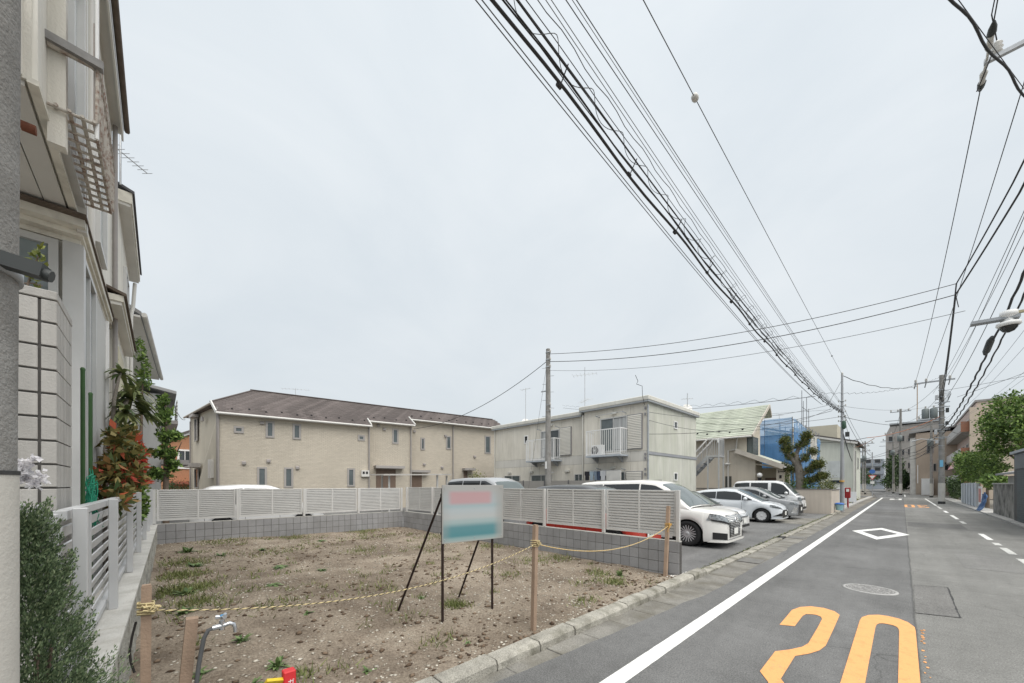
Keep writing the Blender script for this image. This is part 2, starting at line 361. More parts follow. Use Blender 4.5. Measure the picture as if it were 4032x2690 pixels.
o3 = [(-1.05, 5.58), (-1.055, 6.36), (-1.0, 6.6), (-.9, 6.75), (-.76, 6.79), (-.64, 6.72), (-.575, 6.58), (-.57, 5.9), (-.57, 5.22), (-.60, 5.02), (-.66, 4.85), (-.75, 4.68), (-.75, 4.5)]
i3 = [(-.91, 5.66), (-.91, 6.18), (-.89, 6.3), (-.83, 6.35), (-.79, 6.36), (-.74, 6.32), (-.715, 6.22), (-.71, 5.8), (-.71, 5.16), (-.74, 5.0), (-.82, 4.82), (-.915, 4.66), (-.915, 4.45)]
o3 += [(x, 8.72-y) for x, y in o3[::-1]]; i3 += [(x, 8.72-y) for x, y in i3[::-1]]
o0 = [(-.375, 4.4), (-.375, 6.5), (-.365, 6.68), (-.31, 6.86), (-.22, 6.97), (-.13, 6.99), (-.03, 6.96), (.05, 6.86), (.105, 6.68), (.11, 6.5), (.11, 4.4)]
i0 = [(-.225, 4.4), (-.225, 6.35), (-.22, 6.46), (-.2, 6.54), (-.17, 6.58), (-.13, 6.59), (-.08, 6.58), (-.045, 6.54), (-.03, 6.46), (-.025, 6.35), (-.025, 4.4)]
o0 += [(x, 8.8-y) for x, y in o0[::-1]]; i0 += [(x, 8.8-y) for x, y in i0[::-1]]
P(road, 'speed_digit', ribbon(o3, i3), PORANGE, label='orange painted digit 3 on the road')
P(road, 'speed_digit', ribbon(o0, i0), PORANGE, label='orange painted digit 0 beside the seam')
def far(pts, cx, cy, ox, oy, sx=1.0, sy=1.0): return [(cx-(x-ox)*sx, cy-(y-oy)*sy) for x, y in pts]
P(road, 'speed_digit', ribbon(far(o3, 1.13, 43.8, -.81, 4.36, 1.15), far(i3, 1.13, 43.8, -.81, 4.36, 1.15)), PORANGE)
P(road, 'speed_digit', ribbon(far(o0, .40, 43.8, -.13, 4.4, 1.15), far(i0, .40, 43.8, -.13, 4.4, 1.15)), PORANGE)
d = [(-.56, 16.4), (.18, 18.75), (-.56, 20.9), (-1.30, 18.85), (-.56, 16.4)]; c0 = (-.56, 18.75)
P(road, 'diamond_marking', ribbon(d, [(c0[0]+(x-c0[0])*.62, c0[1]+(y-c0[1])*.62) for x, y in d]), PWHITE)
for x0, x1, y0, y1 in [(-2.0, -.75, 67.6, 68.1), (-.55, .05, 67.7, 68.1), (.4, 1.3, 67.8, 68.2), (2.2, 3.3, 68.6, 69), (-1.0, -.62, 60, 63.6), (-.75, -.2, 61.2, 62.0), (-.3, -.05, 59.6, 64.4),
                       (-2.4, -1.7, 78, 78.6), (-1.5, -.2, 80, 80.5), (-2.2, -.8, 86, 86.8), (-1.2, .1, 92, 92.8), (.2, .35, 76, 90), (-5, -.8, 104, 105)]:
    P(road, 'crossing_mark', rough_strip(x0, x1, y0, y1, .005, .3, .02), PWHITE)
b = MB(); n = 14; pt = [(.135, 9.46), (.53, 9.66), (.52, 7.58), (.125, 7.44)]
b.poly([(x, y, .004) for x, y in pt]); pp = P(road, 'asphalt_patch', b, PATCH)
TAR = M('tar', (.05, .05, .05), .8, .2, 20)
for k in range(3):
    a, c = pt[k], pt[k+1]; v = []
    bb = MB(); m_ = 26
    for i in range(m_+1):
        f = i/m_; x = a[0]+(c[0]-a[0])*f+random.uniform(-.004, .004); y = a[1]+(c[1]-a[1])*f+random.uniform(-.008, .008); w = random.uniform(.004, .013)
        dx, dy = (c[1]-a[1]), -(c[0]-a[0]); ln = math.hypot(dx, dy); v += [(x+dx/ln*w, y+dy/ln*w, .0062), (x-dx/ln*w, y-dy/ln*w, .0062)]
    bb.add(v, [(2*i, 2*i+1, 2*i+3, 2*i+2) for i in range(m_)]); P(road, 'joint_crack', bb, TAR, sub=pp)
for x0, x1, y0, y1 in ((.16, 1.75, 22.6, 25.2), (.9, 1.7, 12.2, 14.6), (-1.6, .1, 30.5, 33.5)): P(road, 'trench_patch', rough_strip(x0, x1, y0, y1, .003, .15, .02), asphalt('trench_asphalt_%d' % int(y0), (.135, .134, .13) if y0 > 20 else (.19, .188, .18), False))
# flaked bits of orange paint beyond the seam
b = MB()
for i in range(30):
    y = random.uniform(4.0, 6.75); x = .145+abs(random.gauss(0, .025)); r = random.uniform(.006, .02)
    b.poly([(x+r*random.uniform(.5, 1)*math.cos(a), y+r*1.8*random.uniform(.5, 1)*math.sin(a), .0045) for a in frange(0, 5.2, 6)])
P(road, 'paint_flake', b, PORANGE, stuff=True)
# manhole cover
mh = T('manhole_cover', 'round cast iron manhole cover with relief pattern in the road', 'manhole cover', (-.375, 8.56, 0))
IRON = M('cast_iron', (.20, .195, .19), .7, .15, 9); IRON2 = M('cast_iron_worn', (.36, .355, .345), .6, .12, 9)
b = MB(); b.lathe([(.34, 0), (.34, .006), (.305, .0115), (.30, .006)], (-.375, 8.56, 0), 40, 0); P(mh, 'rim', b, IRON2)
b = MB(); b.lathe([(.298, 0), (.298, .0085)], (-.375, 8.56, 0), 40, 0); ld = P(mh, 'lid', b, IRON)
b = MB()
for ring, nn in ((.05, 5), (.11, 9), (.17, 13), (.225, 17), (.27, 24)):
    for k in range(nn):
        a = 2*PI*(k+random.random()*.4)/nn; p0 = (-.375+ring*math.cos(a), 8.56+ring*math.sin(a), .0105); a2 = a+random.choice((.25, -.2))*(.15/ring)*1.2
        r2 = min(.285, ring+random.uniform(.0, .04)); b.bar(p0, (-.375+r2*math.cos(a2), 8.56+r2*math.sin(a2), .0105), .017, .006)
P(mh, 'relief', b, IRON2, sub=ld, stuff=True)
# gutter slabs, kerb stones
GUT = M('gutter_concrete', (.215, .207, .187), .95, .25, 2.5, .6, 55, dirt=((.13, .12, .095), .9, 2.2), rnd=.12, fine=.3, fs=90)
KER = M('kerb_concrete', (.34, .325, .285), .95, .22, 5, .7, 45, dirt=((.12, .115, .085), .9, 4), rnd=.12, fine=.3, fs=90)
b = MB(); b.box(-2.7, -2.06, -4, 31, -.05, -.012); gut = STR('gutter', b, TAR)
me = MB().box(-.285, .285, -.295, .295, -.04, 0, b=.006).mesh('gutter_slab', GUT)
for k in range(56):
    y = -3+.6*k+.3
    PC(gut, 'gutter_slab', me, (-2.335, y, -.004+random.uniform(-.003, .002)), (random.uniform(-.004, .004), random.uniform(-.004, .004), 0))
b = MB(); b.box(-2.76, -2.64, -4, 31, -.08, .03); kerb = STR('kerb', b, TAR)
prof = [(-.08, -.1), (.085, -.1), (.085, .062), (.06, .095), (-.08, .10)]
def kmesh(nm, h):
    q = MB(); n = len(prof); sl = []
    for t, y in enumerate((-.293, -.28, -.1, .1, .28, .293)):
        j = .006 if t in (0, 5) else 0
        sl.append([(x*(1-j*4)+random.uniform(-.004, .004), y, (z if z < 0 else max(.0, z*h/.1))-j+random.uniform(-.003, .003)) for x, z in prof])
    q.loft(sl, caps=True, sm=False); return q.mesh(nm, KER)
kms = [kmesh('kerb_stone', .1) for _ in range(4)]; klow = [kmesh('kerb_stone', .045) for _ in range(3)]
for k in range(56):
    y = -3.1+.6*k+.3; low = 7.7 < y < 26.6
    if 14.4 < y < 15.2: continue
    PC(kerb, 'kerb_stone', random.choice(klow if low else kms), (-2.70+random.uniform(-.012, .008), y, random.uniform(-.008, .006)), (0, random.uniform(-.02, .02), random.uniform(-.012, .012)))
for y in (9.8, 15.1): P(gut, 'gutter_cover', MB().box(-2.60, -2.16, y-.28, y+.28, -.002, .012, b=.004), M('cover_steel', (.16, .155, .145), .7, .2, 8, .3, 60), label='dark steel gutter cover')
# soil of the empty lot
def soilz(x, y):
    f = min(1, max(0, (-x-2.8)/10.6)); e = min(1, max(0, (-2.79-x)/.5))
    z = .075+.10*f*(1-y/7)+.02*math.sin(x*.9+y)*e
    z += e*(.030*noise.noise(Vector((x*.9, y*.9, 0)))+.022*noise.noise(Vector((x*3, y*3, 5)))+.014*noise.noise(Vector((x*8, y*8, 9))))
    return z
nx, ny = 240, 160; gx = -13.42+10.64*np.linspace(0, 1, nx)**.75; gy = np.linspace(-.33, 6.87, ny)
vv = [(x, y, soilz(x, y)) for x in gx for y in gy]
ff = [(i*ny+j, (i+1)*ny+j, (i+1)*ny+j+1, i*ny+j+1) for i in range(nx-1) for j in range(ny-1)]
def soilmat():
    m = bpy.data.materials.new('soil'); m.use_nodes = True; N = m.node_tree.nodes; L = m.node_tree.links; bs = N['Principled BSDF']; bs.inputs['Roughness'].default_value = .97
    bs.inputs['Specular IOR Level'].default_value = .15
    g = N.new('ShaderNodeNewGeometry')
    def noi(s, d=5, r=.6):
        n = N.new('ShaderNodeTexNoise'); n.inputs['Scale'].default_value = s; n.inputs['Detail'].default_value = d; n.inputs['Roughness'].default_value = r; L.new(g.outputs['Position'], n.inputs['Vector']); return n.outputs[0]
    r = N.new('ShaderNodeValToRGB'); L.new(noi(1.1, 7, .7), r.inputs[0]); e = r.color_ramp.elements
    e[0].position = .28; e[0].color = (.125, .100, .078, 1); e[1].position = .72; e[1].color = (.37, .325, .262, 1); q = e.new(.48); q.color = (.255, .215, .170, 1)
    r2 = N.new('ShaderNodeValToRGB'); L.new(noi(38, 4, .7), r2.inputs[0]); r2.color_ramp.elements[0].position = .3; r2.color_ramp.elements[0].color = (.55, .52, .5, 1); r2.color_ramp.elements[1].position = .7; r2.color_ramp.elements[1].color = (1.35, 1.35, 1.35, 1)
    x = N.new('ShaderNodeMixRGB'); x.blend_type = 'MULTIPLY'; x.inputs[0].default_value = 1; L.new(r.outputs[0], x.inputs[1]); L.new(r2.outputs[0], x.inputs[2])
    r4 = N.new('ShaderNodeValToRGB'); L.new(noi(.42, 6, .65), r4.inputs[0]); r4.color_ramp.elements[0].position = .36; r4.color_ramp.elements[0].color = (.70, .68, .66, 1); r4.color_ramp.elements[1].position = .60; r4.color_ramp.elements[1].color = (1.12, 1.12, 1.12, 1); x4 = N.new('ShaderNodeMixRGB'); x4.blend_type = 'MULTIPLY'; x4.inputs[0].default_value = 1; L.new(x.outputs[0], x4.inputs[1]); L.new(r4.outputs[0], x4.inputs[2])
    L.new(x4.outputs[0], bs.inputs['Base Color'])
    bp = N.new('ShaderNodeBump'); bp.inputs['Strength'].default_value = .9; bp.inputs['Distance'].default_value = .03; L.new(noi(30, 6, .7), bp.inputs['Height']); L.new(bp.outputs[0], bs.inputs['Normal'])
    return m
SOIL = soilmat()
soil = STR('lot_soil', np_mesh2('lot_soil', vv, ff, SOIL, True), SOIL)
# pebbles and clods: real stones, too many to count
OCT = np.array([(1, 0, 0), (-1, 0, 0), (0, 1, 0), (0, -1, 0), (0, 0, 1), (0, 0, -1), (.62, .62, .35), (-.62, -.6, .4)])
OF = np.array([(0, 2, 4), (2, 1, 4), (1, 3, 4), (3, 0, 4), (2, 0, 5), (1, 2, 5), (3, 1, 5), (0, 3, 5)])
def stones(n, smin, smax, seed, dens=None, flat=.55):
    rs = np.random.RandomState(seed); vs = []; fs = []; k = 0
    while k < n:
        x = -2.8-10.5*rs.rand()**1.35; y = rs.uniform(-.05, 6.8)
        if dens and rs.rand() > dens(x, y): continue
        s = smin+(smax-smin)*rs.rand()**3; a = rs.rand()*6.28; z = soilz(x, y)
        p = OCT[:6]*(1+rs.uniform(-.35, .35, (6, 3)))*np.array([s, s*rs.uniform(.5, .9), s*flat*rs.uniform(.5, 1)])
        ca, sa = math.cos(a), math.sin(a); q = np.stack([p[:, 0]*ca-p[:, 1]*sa+x, p[:, 0]*sa+p[:, 1]*ca+y, p[:, 2]+z+s*.15], 1)
        vs.append(q); fs.append(OF+6*k); k += 1
    return np.concatenate(vs), np.concatenate(fs)
dn = lambda x, y: max(.1, .55+1.1*noise.noise(Vector((x*.6, y*.6, 2))))
def pebmat(nm, a, b_):
    return leafmat(nm, a, b_, rough=.9, trans=0.0)
vs, fs = stones(9500, .005, .030, 3, dn, .4); o = lk('gravel', np_mesh2('gravel', vs, fs, pebmat('pebble', (.28, .25, .205), (.62, .58, .50)))); o['kind'] = 'stuff'; o['label'] = 'pale gravel scattered over the brown soil of the empty lot'; o['category'] = 'gravel'
vs, fs = stones(3500, .008, .05, 4, lambda x, y: max(.05, .45-1.3*noise.noise(Vector((x*.6, y*.6, 2))))); o = lk('soil_clods', np_mesh2('soil_clods', vs, fs, pebmat('clod', (.06, .038, .024), (.20, .145, .10)))); o['kind'] = 'stuff'; o['label'] = 'dark crumbly clods of soil on the empty lot'; o['category'] = 'soil'
b = MB(); rr_ = random.Random(9)
for k in range(26):
    x, y, s = -2.86+rr_.gauss(0, .05), 6.75+rr_.gauss(0, .12)+(.35 if k % 3 == 0 else 0), rr_.uniform(.012, .035)
    b.add([(x+s*p[0]*rr_.uniform(.6, 1.2), y+s*p[1]*rr_.uniform(.6, 1.2), .085+s*.6*p[2]) for p in OCT[:6]], [tuple(f) for f in OF])
o = lk('rubble', b.mesh('rubble', M('rubble_white', (.62, .60, .56), .9, .15, 20))); o['kind'] = 'stuff'; o['label'] = 'small pale rubble at the road end of the block wall'; o['category'] = 'rubble'
# parking lots
b = MB(); b.poly([(-2.79, 6.98, .055), (-2.79, 27.45, .055), (-24.9, 27.45, .075), (-24.9, 6.98, .075)]); pk = STR('parking_lot', b, PASPH)
b = MB(); b.poly([(-13.5, -.5, .07), (-13.5, 6.98, .07), (-26, 6.98, .07), (-26, -.5, .07)]); STR('rear_parking', b, PASPH)
b = MB(); b.poly([(-2.8, 19.6, .0595), (-2.8, 23.5, .0595), (-4.6, 22.6, .0595), (-4.2, 20.4, .0595), (-3.5, 19.7, .0595)]); P(pk, 'concrete_patch', b, GUT)
b = MB(); b.box(-3.4, -2.79, -4, -.42, -.05, .055); STR('pavement', b, CONC)
b = MB(); b.box(-3.2, -2.79, 27.62, 72, -.05, .07); b.box(3.36, 4.2, 14, 70, -.05, .06); STR('footway', b, CONC)
# ------------------------------------------------------------------ block walls round the lot
BLK = M('block_grey', (.30, .30, .305), .9, .10, 2.5, .35, 90, rnd=.07, dirt=((.20, .195, .185), .35, 1.5), fine=.1, fs=150)
MORT = M('mortar_dark', (.10, .095, .09), .95, .1, 4)
COP = M('coping_concrete', (.50, .49, .46), .9, .12, 3, .3, 50, dirt=((.28, .26, .22), .5, 4))
def block_wall(label, axis, fixed, a0, a1, n, out, th=.12, top=.69, rows=4):
    L_ = (a1-a0)/n; mid = (a0+a1)/2
    loc = (mid, fixed+out*th/2, 0) if axis == 'x' else (fixed+out*th/2, mid, 0)
    t = T('block_wall', label, 'wall', loc)
    b = MB(); g = .006
    d0, d1 = sorted((fixed+out*g, fixed+out*(th-g)))
    (b.box(a0+.004, a1-.004, d0, d1, -.1, top-.012) if axis == 'x' else b.box(d0, d1, a0+.004, a1-.004, -.1, top-.012)); P(t, 'mortar_core', b, MORT)
    w = L_-.008; hh = .192
    me = (MB().box(-w/2, w/2, -th/2, th/2, -hh/2, hh/2, b=.004) if axis == 'x' else MB().box(-th/2, th/2, -w/2, w/2, -hh/2, hh/2, b=.004)).mesh('block', BLK)
    for r in range(rows):
        z = top-.1-r*.2
        for k in range(n):
            a = a0+L_*(k+.5); d = fixed+out*th/2+random.uniform(-.0015, .0015)
            PC(t, 'block', me, (a, d, z) if axis == 'x' else (d, a, z))
    b = MB(); z0, z1 = top+.001, top+.012
    (b.box(a0, a1, fixed+out*.001, fixed+out*(th-.001), z0, z1) if axis == 'x' else b.box(fixed+out*(th-.001), fixed+out*.001, a0, a1, z0, z1)); P(t, 'coping', b, COP)
    return t
block_wall('grey block wall along the parking lot, right of the signboard', 'x', 6.87, -13.4, -2.8, 53, 1)
block_wall('grey block wall across the back of the empty lot', 'y', -13.42, -.1, 6.86, 35, -1)
# left retaining wall: split-face blocks with vertical ribs
RIB = M('splitface_block', (.43, .42, .38), .95, .2, 7, .8, 60, rnd=.1, dirt=((.2, .18, .14), .7, 6), streak=.2)
t = T('retaining_wall', 'pale split-face retaining wall beside the juniper, on the left edge of the lot', 'wall', (-8.1, -.25, 0)); wall_root = t
b = MB(); b.box(-13.38, -2.80, -.42, -.11, -.1, .655); P(t, 'wall_core', b, MORT)
def ribblock(nm):
    q = MB(); n = 13; w = .392; pr = []
    for i in range(n+1):
        x = -w/2+w*i/n; pr.append((x, .02+random.uniform(-.014, .012)))
    pts = [(-w/2, -.1)]+[(w/2, -.1)]+[p for p in pr[::-1]]
    return q.prism([(p[0], p[1]) for p in pts], 'z', -.096, .096).mesh(nm, RIB)
rbs = [ribblock('block') for _ in range(5)]
for r in range(4):
    for k in range(27):
        x = -2.80-.395*(k+.5)-(.0 if r % 2 else .0)
        if x < -13.35: continue
        PC(t, 'block', random.choice(rbs), (x, -.12+random.uniform(-.004, .004), .56-.2*r))
for k in range(9):
    x1 = -2.79-1.18*k; x0 = max(-13.39, x1-1.172)
    P(t, 'coping_slab', MB().box(x0, x1, -.425, -.085, .662, .70+random.uniform(-.003, .003), b=.006), COP)
wall_root.rotation_euler = (0, 0, -.0138); wall_root.location.y -= .045
# ------------------------------------------------------------------ louvre fences
FAL = M('fence_aluminium', (.63, .625, .61), .42, .05, 3, metal=.25, rnd=.03)
def louvre_fence(label, axis, fixed, face, posts, z0=.70, z1=1.62):
    """face = +1/-1: side that shows the posts"""
    def bx(b, a0, a1, d0, d1, zz0, zz1):
        d0, d1 = sorted((fixed+face*d0, fixed+face*d1)); a0, a1 = sorted((a0, a1))
        return b.box(a0, a1, d0, d1, zz0, zz1, b=.003) if axis == 'x' else b.box(d0, d1, a0, a1, zz0, zz1, b=.003)
    mid = (posts[0]+posts[-1])/2
    t = T('louvre_fence', label, 'fence', (mid, fixed, z0) if axis == 'x' else (fixed, mid, z0))
    for p in posts:
        P(t, 'post', bx(MB(), p-.03, p+.03, .005, .065, z0+.013, z1), FAL)
    ml = {}
    for i in range(len(posts)-1):
        a0, a1 = sorted((posts[i], posts[i+1])); a0 += .04; a1 -= .04; ln = a1-a0; zb = z0+.10
        b = MB(); bx(b, a0, a1, -.045, .0, zb-.02, zb+.012); bx(b, a0, a1, -.045, .0, z1-.035, z1-.004)
        for s in (a0, a1-.045, (a0+a1)/2-.02): bx(b, s, s+.045 if s != (a0+a1)/2-.02 else s+.04, -.047, .004, zb-.022, z1-.003)
        P(t, 'panel_frame', b, FAL)
        key = round(ln, 3)
        if key not in ml:
            q = MB(); pr = [(0, 0), (0, .033), (-.034, .039), (-.034, .059), (-.038, .059), (-.038, .035), (-.005, .029), (-.005, 0)]
            pr = [(face*d_, z_) for d_, z_ in pr]
            if axis == 'x': q.prism(pr, 'x', -ln/2+.046, ln/2-.046)
            else: q.prism(pr, 'y', -ln/2+.046, ln/2-.046)
            ml[key] = q.mesh('slat', FAL)
        n = 14; pitch = (z1-.04-zb-.012)/n
        for k in range(n):
            a = (a0+a1)/2; PC(t, 'slat', ml[key], ((a, fixed, zb+.012+pitch*k) if axis == 'x' else (fixed, a, zb+.012+pitch*k)))
    return t
louvre_fence('silver louvre fence on the right block wall, its near end by the white minivan', 'x', 6.95, -1, [-2.84, -4.42, -6.12, -7.87, -9.62, -11.37, -13.2], z1=1.64)
louvre_fence('silver louvre fence on the back block wall, facing the camera', 'y', -13.48, 1, [-.12, 1.64, 3.40, 5.16, 6.82], z1=1.61)
# left fence: posts towards the lot, open slats behind
t = T('slat_fence', 'grey aluminium slat fence with open gaps on the left retaining wall', 'fence', (-8.1, -.3, .70))
FAL2 = M('fence_grey', (.56, .565, .57), .45, .05, 3, metal=.25, rnd=.03)
px = [-3.0, -4.57, -6.34, -8.11, -9.87, -11.6, -13.33]
for p in px: P(t, 'post', MB().box(p-.022, p+.022, -.300, -.245, .702, 1.625, b=.004), FAL2)
P(t, 'post', MB().box(-2.96, -2.90, -.40, -.34, .702, 1.60, b=.004), FAL2)
for a, c in [(-2.93, -4.57)]+list(zip(px[1:-1], px[2:])):
    a0, a1 = c+.04, a-.04
    P(t, 'top_rail', MB().box(a0-.03, a1+.03, -.365, -.312, 1.565, 1.615, b=.003), FAL2)
    P(t, 'bottom_rail', MB().box(a0-.03, a1+.03, -.365, -.312, .74, .785, b=.003), FAL2)
    P(t, 'mullion', MB().box((a0+a1)/2-.022, (a0+a1)/2+.022, -.335, -.312, .79, 1.56), FAL2)
    for k in range(8):
        z = .815+k*.094
        q = MB(); q.prism([(-.345, z+.0), (-.338, z-.004), (-.326, z+.056), (-.333, z+.06)], 'x', a0-.02, a1+.02); P(t, 'slat', q, FAL2)
t.rotation_euler = (0, 0, -.0128); t.location.y += .03
# ------------------------------------------------------------------ signboard on steel legs
def signmat():
    m = bpy.data.materials.new('sign_print'); m.use_nodes = True; N = m.node_tree.nodes; L = m.node_tree.links; bs = N['Principled BSDF']; bs.inputs['Roughness'].default_value = .45
    tcx = N.new('ShaderNodeTexCoord'); sp = N.new('ShaderNodeSeparateXYZ'); L.new(tcx.outputs['Object'], sp.inputs[0])
    def ramp(x, pts, lo, hi):
        mr = N.new('ShaderNodeMapRange'); mr.inputs[1].default_value = lo; mr.inputs[2].default_value = hi; L.new(x, mr.inputs[0])
        r = N.new('ShaderNodeValToRGB'); r.color_ramp.interpolation = 'EASE'; L.new(mr.outputs[0], r.inputs[0]); e = r.color_ramp.elements
        while len(e) < len(pts): e.new(.5)
        for q, (p_, c_) in zip(e, pts): q.position = p_; q.color = (*c_, 1) if isinstance(c_, tuple) else (c_, c_, c_, 1)
        return r.outputs[0]
    base = ramp(sp.outputs['Z'], [(0, (.34, .36, .34)), (.05, (.24, .34, .34)), (.12, (.075, .215, .24)), (.24, (.09, .225, .25)), (.36, (.30, .38, .385)), (.44, (.39, .41, .41)), (.55, (.37, .415, .43)), (.64, (.30, .38, .40)), (.70, (.34, .38, .40)), (1, (.34, .34, .33))], 0, .71)
    redz = ramp(sp.outputs['Z'], [(.62, 0), (.71, .8), (.84, .8), (.93, 0)], 0, .71)
    redy = ramp(sp.outputs['Y'], [(.06, 0), (.16, 1), (.72, 1), (.84, 0)], 0, .90)
    ey = ramp(sp.outputs['Y'], [(0, 1), (.03, .35), (.16, 0), (.80, 0), (.93, .7), (1, 1)], 0, .90)
    mm = N.new('ShaderNodeMath'); mm.operation = 'MULTIPLY'; L.new(redz, mm.inputs[0]); L.new(redy, mm.inputs[1])
    x = N.new('ShaderNodeMixRGB'); L.new(mm.outputs[0], x.inputs[0]); L.new(base, x.inputs[1]); x.inputs[2].default_value = (.44, .25, .26, 1)
    y = N.new('ShaderNodeMixRGB'); L.new(ey, y.inputs[0]); L.new(x.outputs[0], y.inputs[1]); y.inputs[2].default_value = (.30, .30, .285, 1)
    L.new(y.outputs[0], bs.inputs['Base Color']); return m
sg = T('signboard', 'signboard with red and teal print on four dark steel legs, in the empty lot', 'signboard', (-3.775, 2.83, .1))
DSTEEL = M('dark_steel', (.045, .030, .026), .6, .25, 14, .2, 50, metal=.3)
ux, uy = .1224, .9925
def sp_(s, d, z): return (-3.82+ux*s-uy*d, 2.46+uy*s+ux*d, z)   # s along the panel, d behind it
for s in (.012, .735):
    b = MB()
    b.bar(sp_(s, .02, -.15), sp_(s, .02, 1.70), .006, .032, up=(1, 0, 0)); b.bar(sp_(s+.014, .034, -.15), sp_(s+.014, .034, 1.70), .034, .006, up=(1, 0, 0)); P(sg, 'leg', b, DSTEEL)
for (x, y), s in (((-4.66, 2.30), .03), ((-4.57, 3.22), .80)):
    b = MB(); b.bar((x, y, 0.02), sp_(s, .05, 1.62), .03, .008); b.bar((x, y, .02), sp_(s, .05, 1.62), .008, .03); P(sg, 'brace', b, DSTEEL)
b = MB(); b.bar(sp_(.0, .032, 1.62), sp_(.88, .032, 1.62), .02, .03); b.bar(sp_(.0, .032, 1.15), sp_(.88, .032, 1.15), .02, .03); P(sg, 'cross_bar', b, DSTEEL)
pn = lk('panel', MB().box(-.008, .008, 0, .90, 0, .71, b=.002).mesh('panel', signmat())); pn.parent = sg
pn.location = (-3.82+3.775, 2.46-2.83, 1.03-.1); pn.rotation_euler = (0, 0, -math.atan2(ux, uy))
b = MB()
for z in (1.075, 1.70):
    for s in (.03, .45, .86): b.lathe([(.007, 0), (.007, .004), (.003, .006)], (sp_(s, -.009, z)), 8, 0, 'x')
P(sg, 'screw', b, STEEL)
# ------------------------------------------------------------------ stakes and rope
def stake(label, base, top, w=.05):
    b = MB(); p, q = Vector(base), Vector(top); d = (q-p).normalized()
    b.bar(p, q-d*.012, w, w*.95, up=(1, 0, 0)); b.bar(q-d*.0119, q, w*.86, w*.82, up=(1, 0, 0))
    return ONE('wooden_stake', b, WOOD, label, 'stake', (base[0], base[1], .05))
stake('square wooden stake with knotted rope beside the juniper', (-2.95, -.065, -.1), (-2.955, -.058, 1.18), .043)
stake('square wooden stake standing alone in the middle of the rope line', (-2.915, 3.10, -.1), (-2.90, 3.125, 1.285), .05)
stake('leaning wooden stake in front of the near end of the louvre fence', (-2.99, 6.70, -.1), (-2.97, 6.80, 1.35), .06)
def rope_pts(p, q, sag, n):
    p, q = Vector(p), Vector(q); return [p+(q-p)*f+Vector((0, 0, -4*sag*f*(1-f))) for f in frange(0, 1, n)]
YEL = M('rope_yellow', (.58, .48, .27), .8, .1, 20); RBK = M('rope_black', (.03, .027, .025), .8, .1, 20); ORG = M('rope_ochre', (.60, .36, .10), .8, .15, 20)
def twisted(t, p, q, sag, pitch=.05, r=.0024, m2=RBK):
    ln = (Vector(q)-Vector(p)).length; n = int(ln/pitch*7); base = rope_pts(p, q, sag, n)
    for k, (mt, nm) in enumerate(((YEL, 'yellow_strand'), (m2, 'dark_strand'), (YEL, 'yellow_strand'))):
        pts = []
        for i, c in enumerate(base):
            tg = (base[min(i+1, n-1)]-base[max(0, i-1)]).normalized(); u = tg.cross(Vector((0, 0, 1))).normalized(); w = u.cross(tg)
            a = 2*PI*(i/7)+k*2*PI/3; pts.append(c+(u*math.cos(a)+w*math.sin(a))*r)
        P(t, nm, MB().tube(pts, r*1.15, 5), mt)
def knot(t, c, w, mt=YEL):
    b = MB()
    for k in range(4):
        z = c[2]-.03+.02*k+random.uniform(-.004, .004); s = w/2+.006
        b.tube([(c[0]-s, c[1]-s, z), (c[0]+s, c[1]-s, z+.006), (c[0]+s, c[1]+s, z), (c[0]-s, c[1]+s, z-.004), (c[0]-s, c[1]-s, z)], .0055, 6)
    for k in range(5):
        pts = [(c[0]+w/2+.012+random.uniform(-.01, .025), c[1]+random.uniform(-.02, .06), c[2]+random.uniform(-.02, .035)) for _ in range(5)]; b.tube(pts, .005, 5)
    P(t, 'knot', b, mt)
rp = T('rope', 'yellow and black rope tied between the two nearer stakes', 'rope', (-2.92, 1.5, .8))
twisted(rp, (-2.915, -.02, 1.035), (-2.885, 3.12, 1.07), .195)
knot(rp, (-2.953, -.06, 1.045), .055); knot(rp, (-2.905, 3.118, 1.07), .055)
b = MB(); b.tube([(-2.95, -.10, .98), (-2.955, -.115, .9), (-2.96, -.125, .82), (-2.95, -.12, .76), (-2.945, -.105, .70)], .0055, 6); P(rp, 'loose_end', b, RBK)
rp = T('rope', 'slack yellow rope hanging from the middle stake to the fence end', 'rope', (-2.93, 5, .8))
twisted(rp, (-2.885, 3.13, 1.065), (-2.95, 6.76, .99), .235, .06, .003, ORG)
knot(rp, (-2.975, 6.775, .995), .062, ORG)
b = MB(); b.tube([(-2.93, 6.76, 1.04), (-2.9, 6.70, .98), (-2.92, 6.66, .93), (-2.93, 6.68, .88)], .006, 6); P(rp, 'loose_end', b, ORG)
# ------------------------------------------------------------------ garden tap on a stake
tp = T('garden_tap', 'silver garden tap on a grey pipe tied to a short stake', 'tap', (-2.9, .1, .08))
b = MB(); b.bar((-2.955, .055, -.05), (-2.872, .135, .965), .056, .05, up=(1, 0, 0)); P(tp, 'stake', b, WOOD)
b = MB(); b.tube([(-2.91, .10, 0), (-2.85, .165, .70), (-2.835, .185, .84), (-2.83, .205, .885), (-2.825, .24, .895)], .0115, 10); P(tp, 'pipe', b, M('pipe_grey', (.10, .103, .107), .5, .1, 9))
CHR = M('tap_chrome', (.55, .56, .58), .25, .05, 5, metal=.9)
b = MB(); b.tube([(-2.826, .225, .893), (-2.822, .262, .897), (-2.82, .285, .90)], [.016, .017, .013], 12); b.tube([(-2.821, .268, .875), (-2.821, .268, .93)], [.015, .014], 12)
b.tube([(-2.82, .283, .90), (-2.818, .305, .905), (-2.816, .325, .895), (-2.815, .332, .87), (-2.815, .333, .845)], [.012, .012, .011, .010, .011], 10); fa = P(tp, 'faucet', b, CHR)
b = MB(); b.tube([(-2.821, .268, .925), (-2.821, .268, .952)], .006, 8)
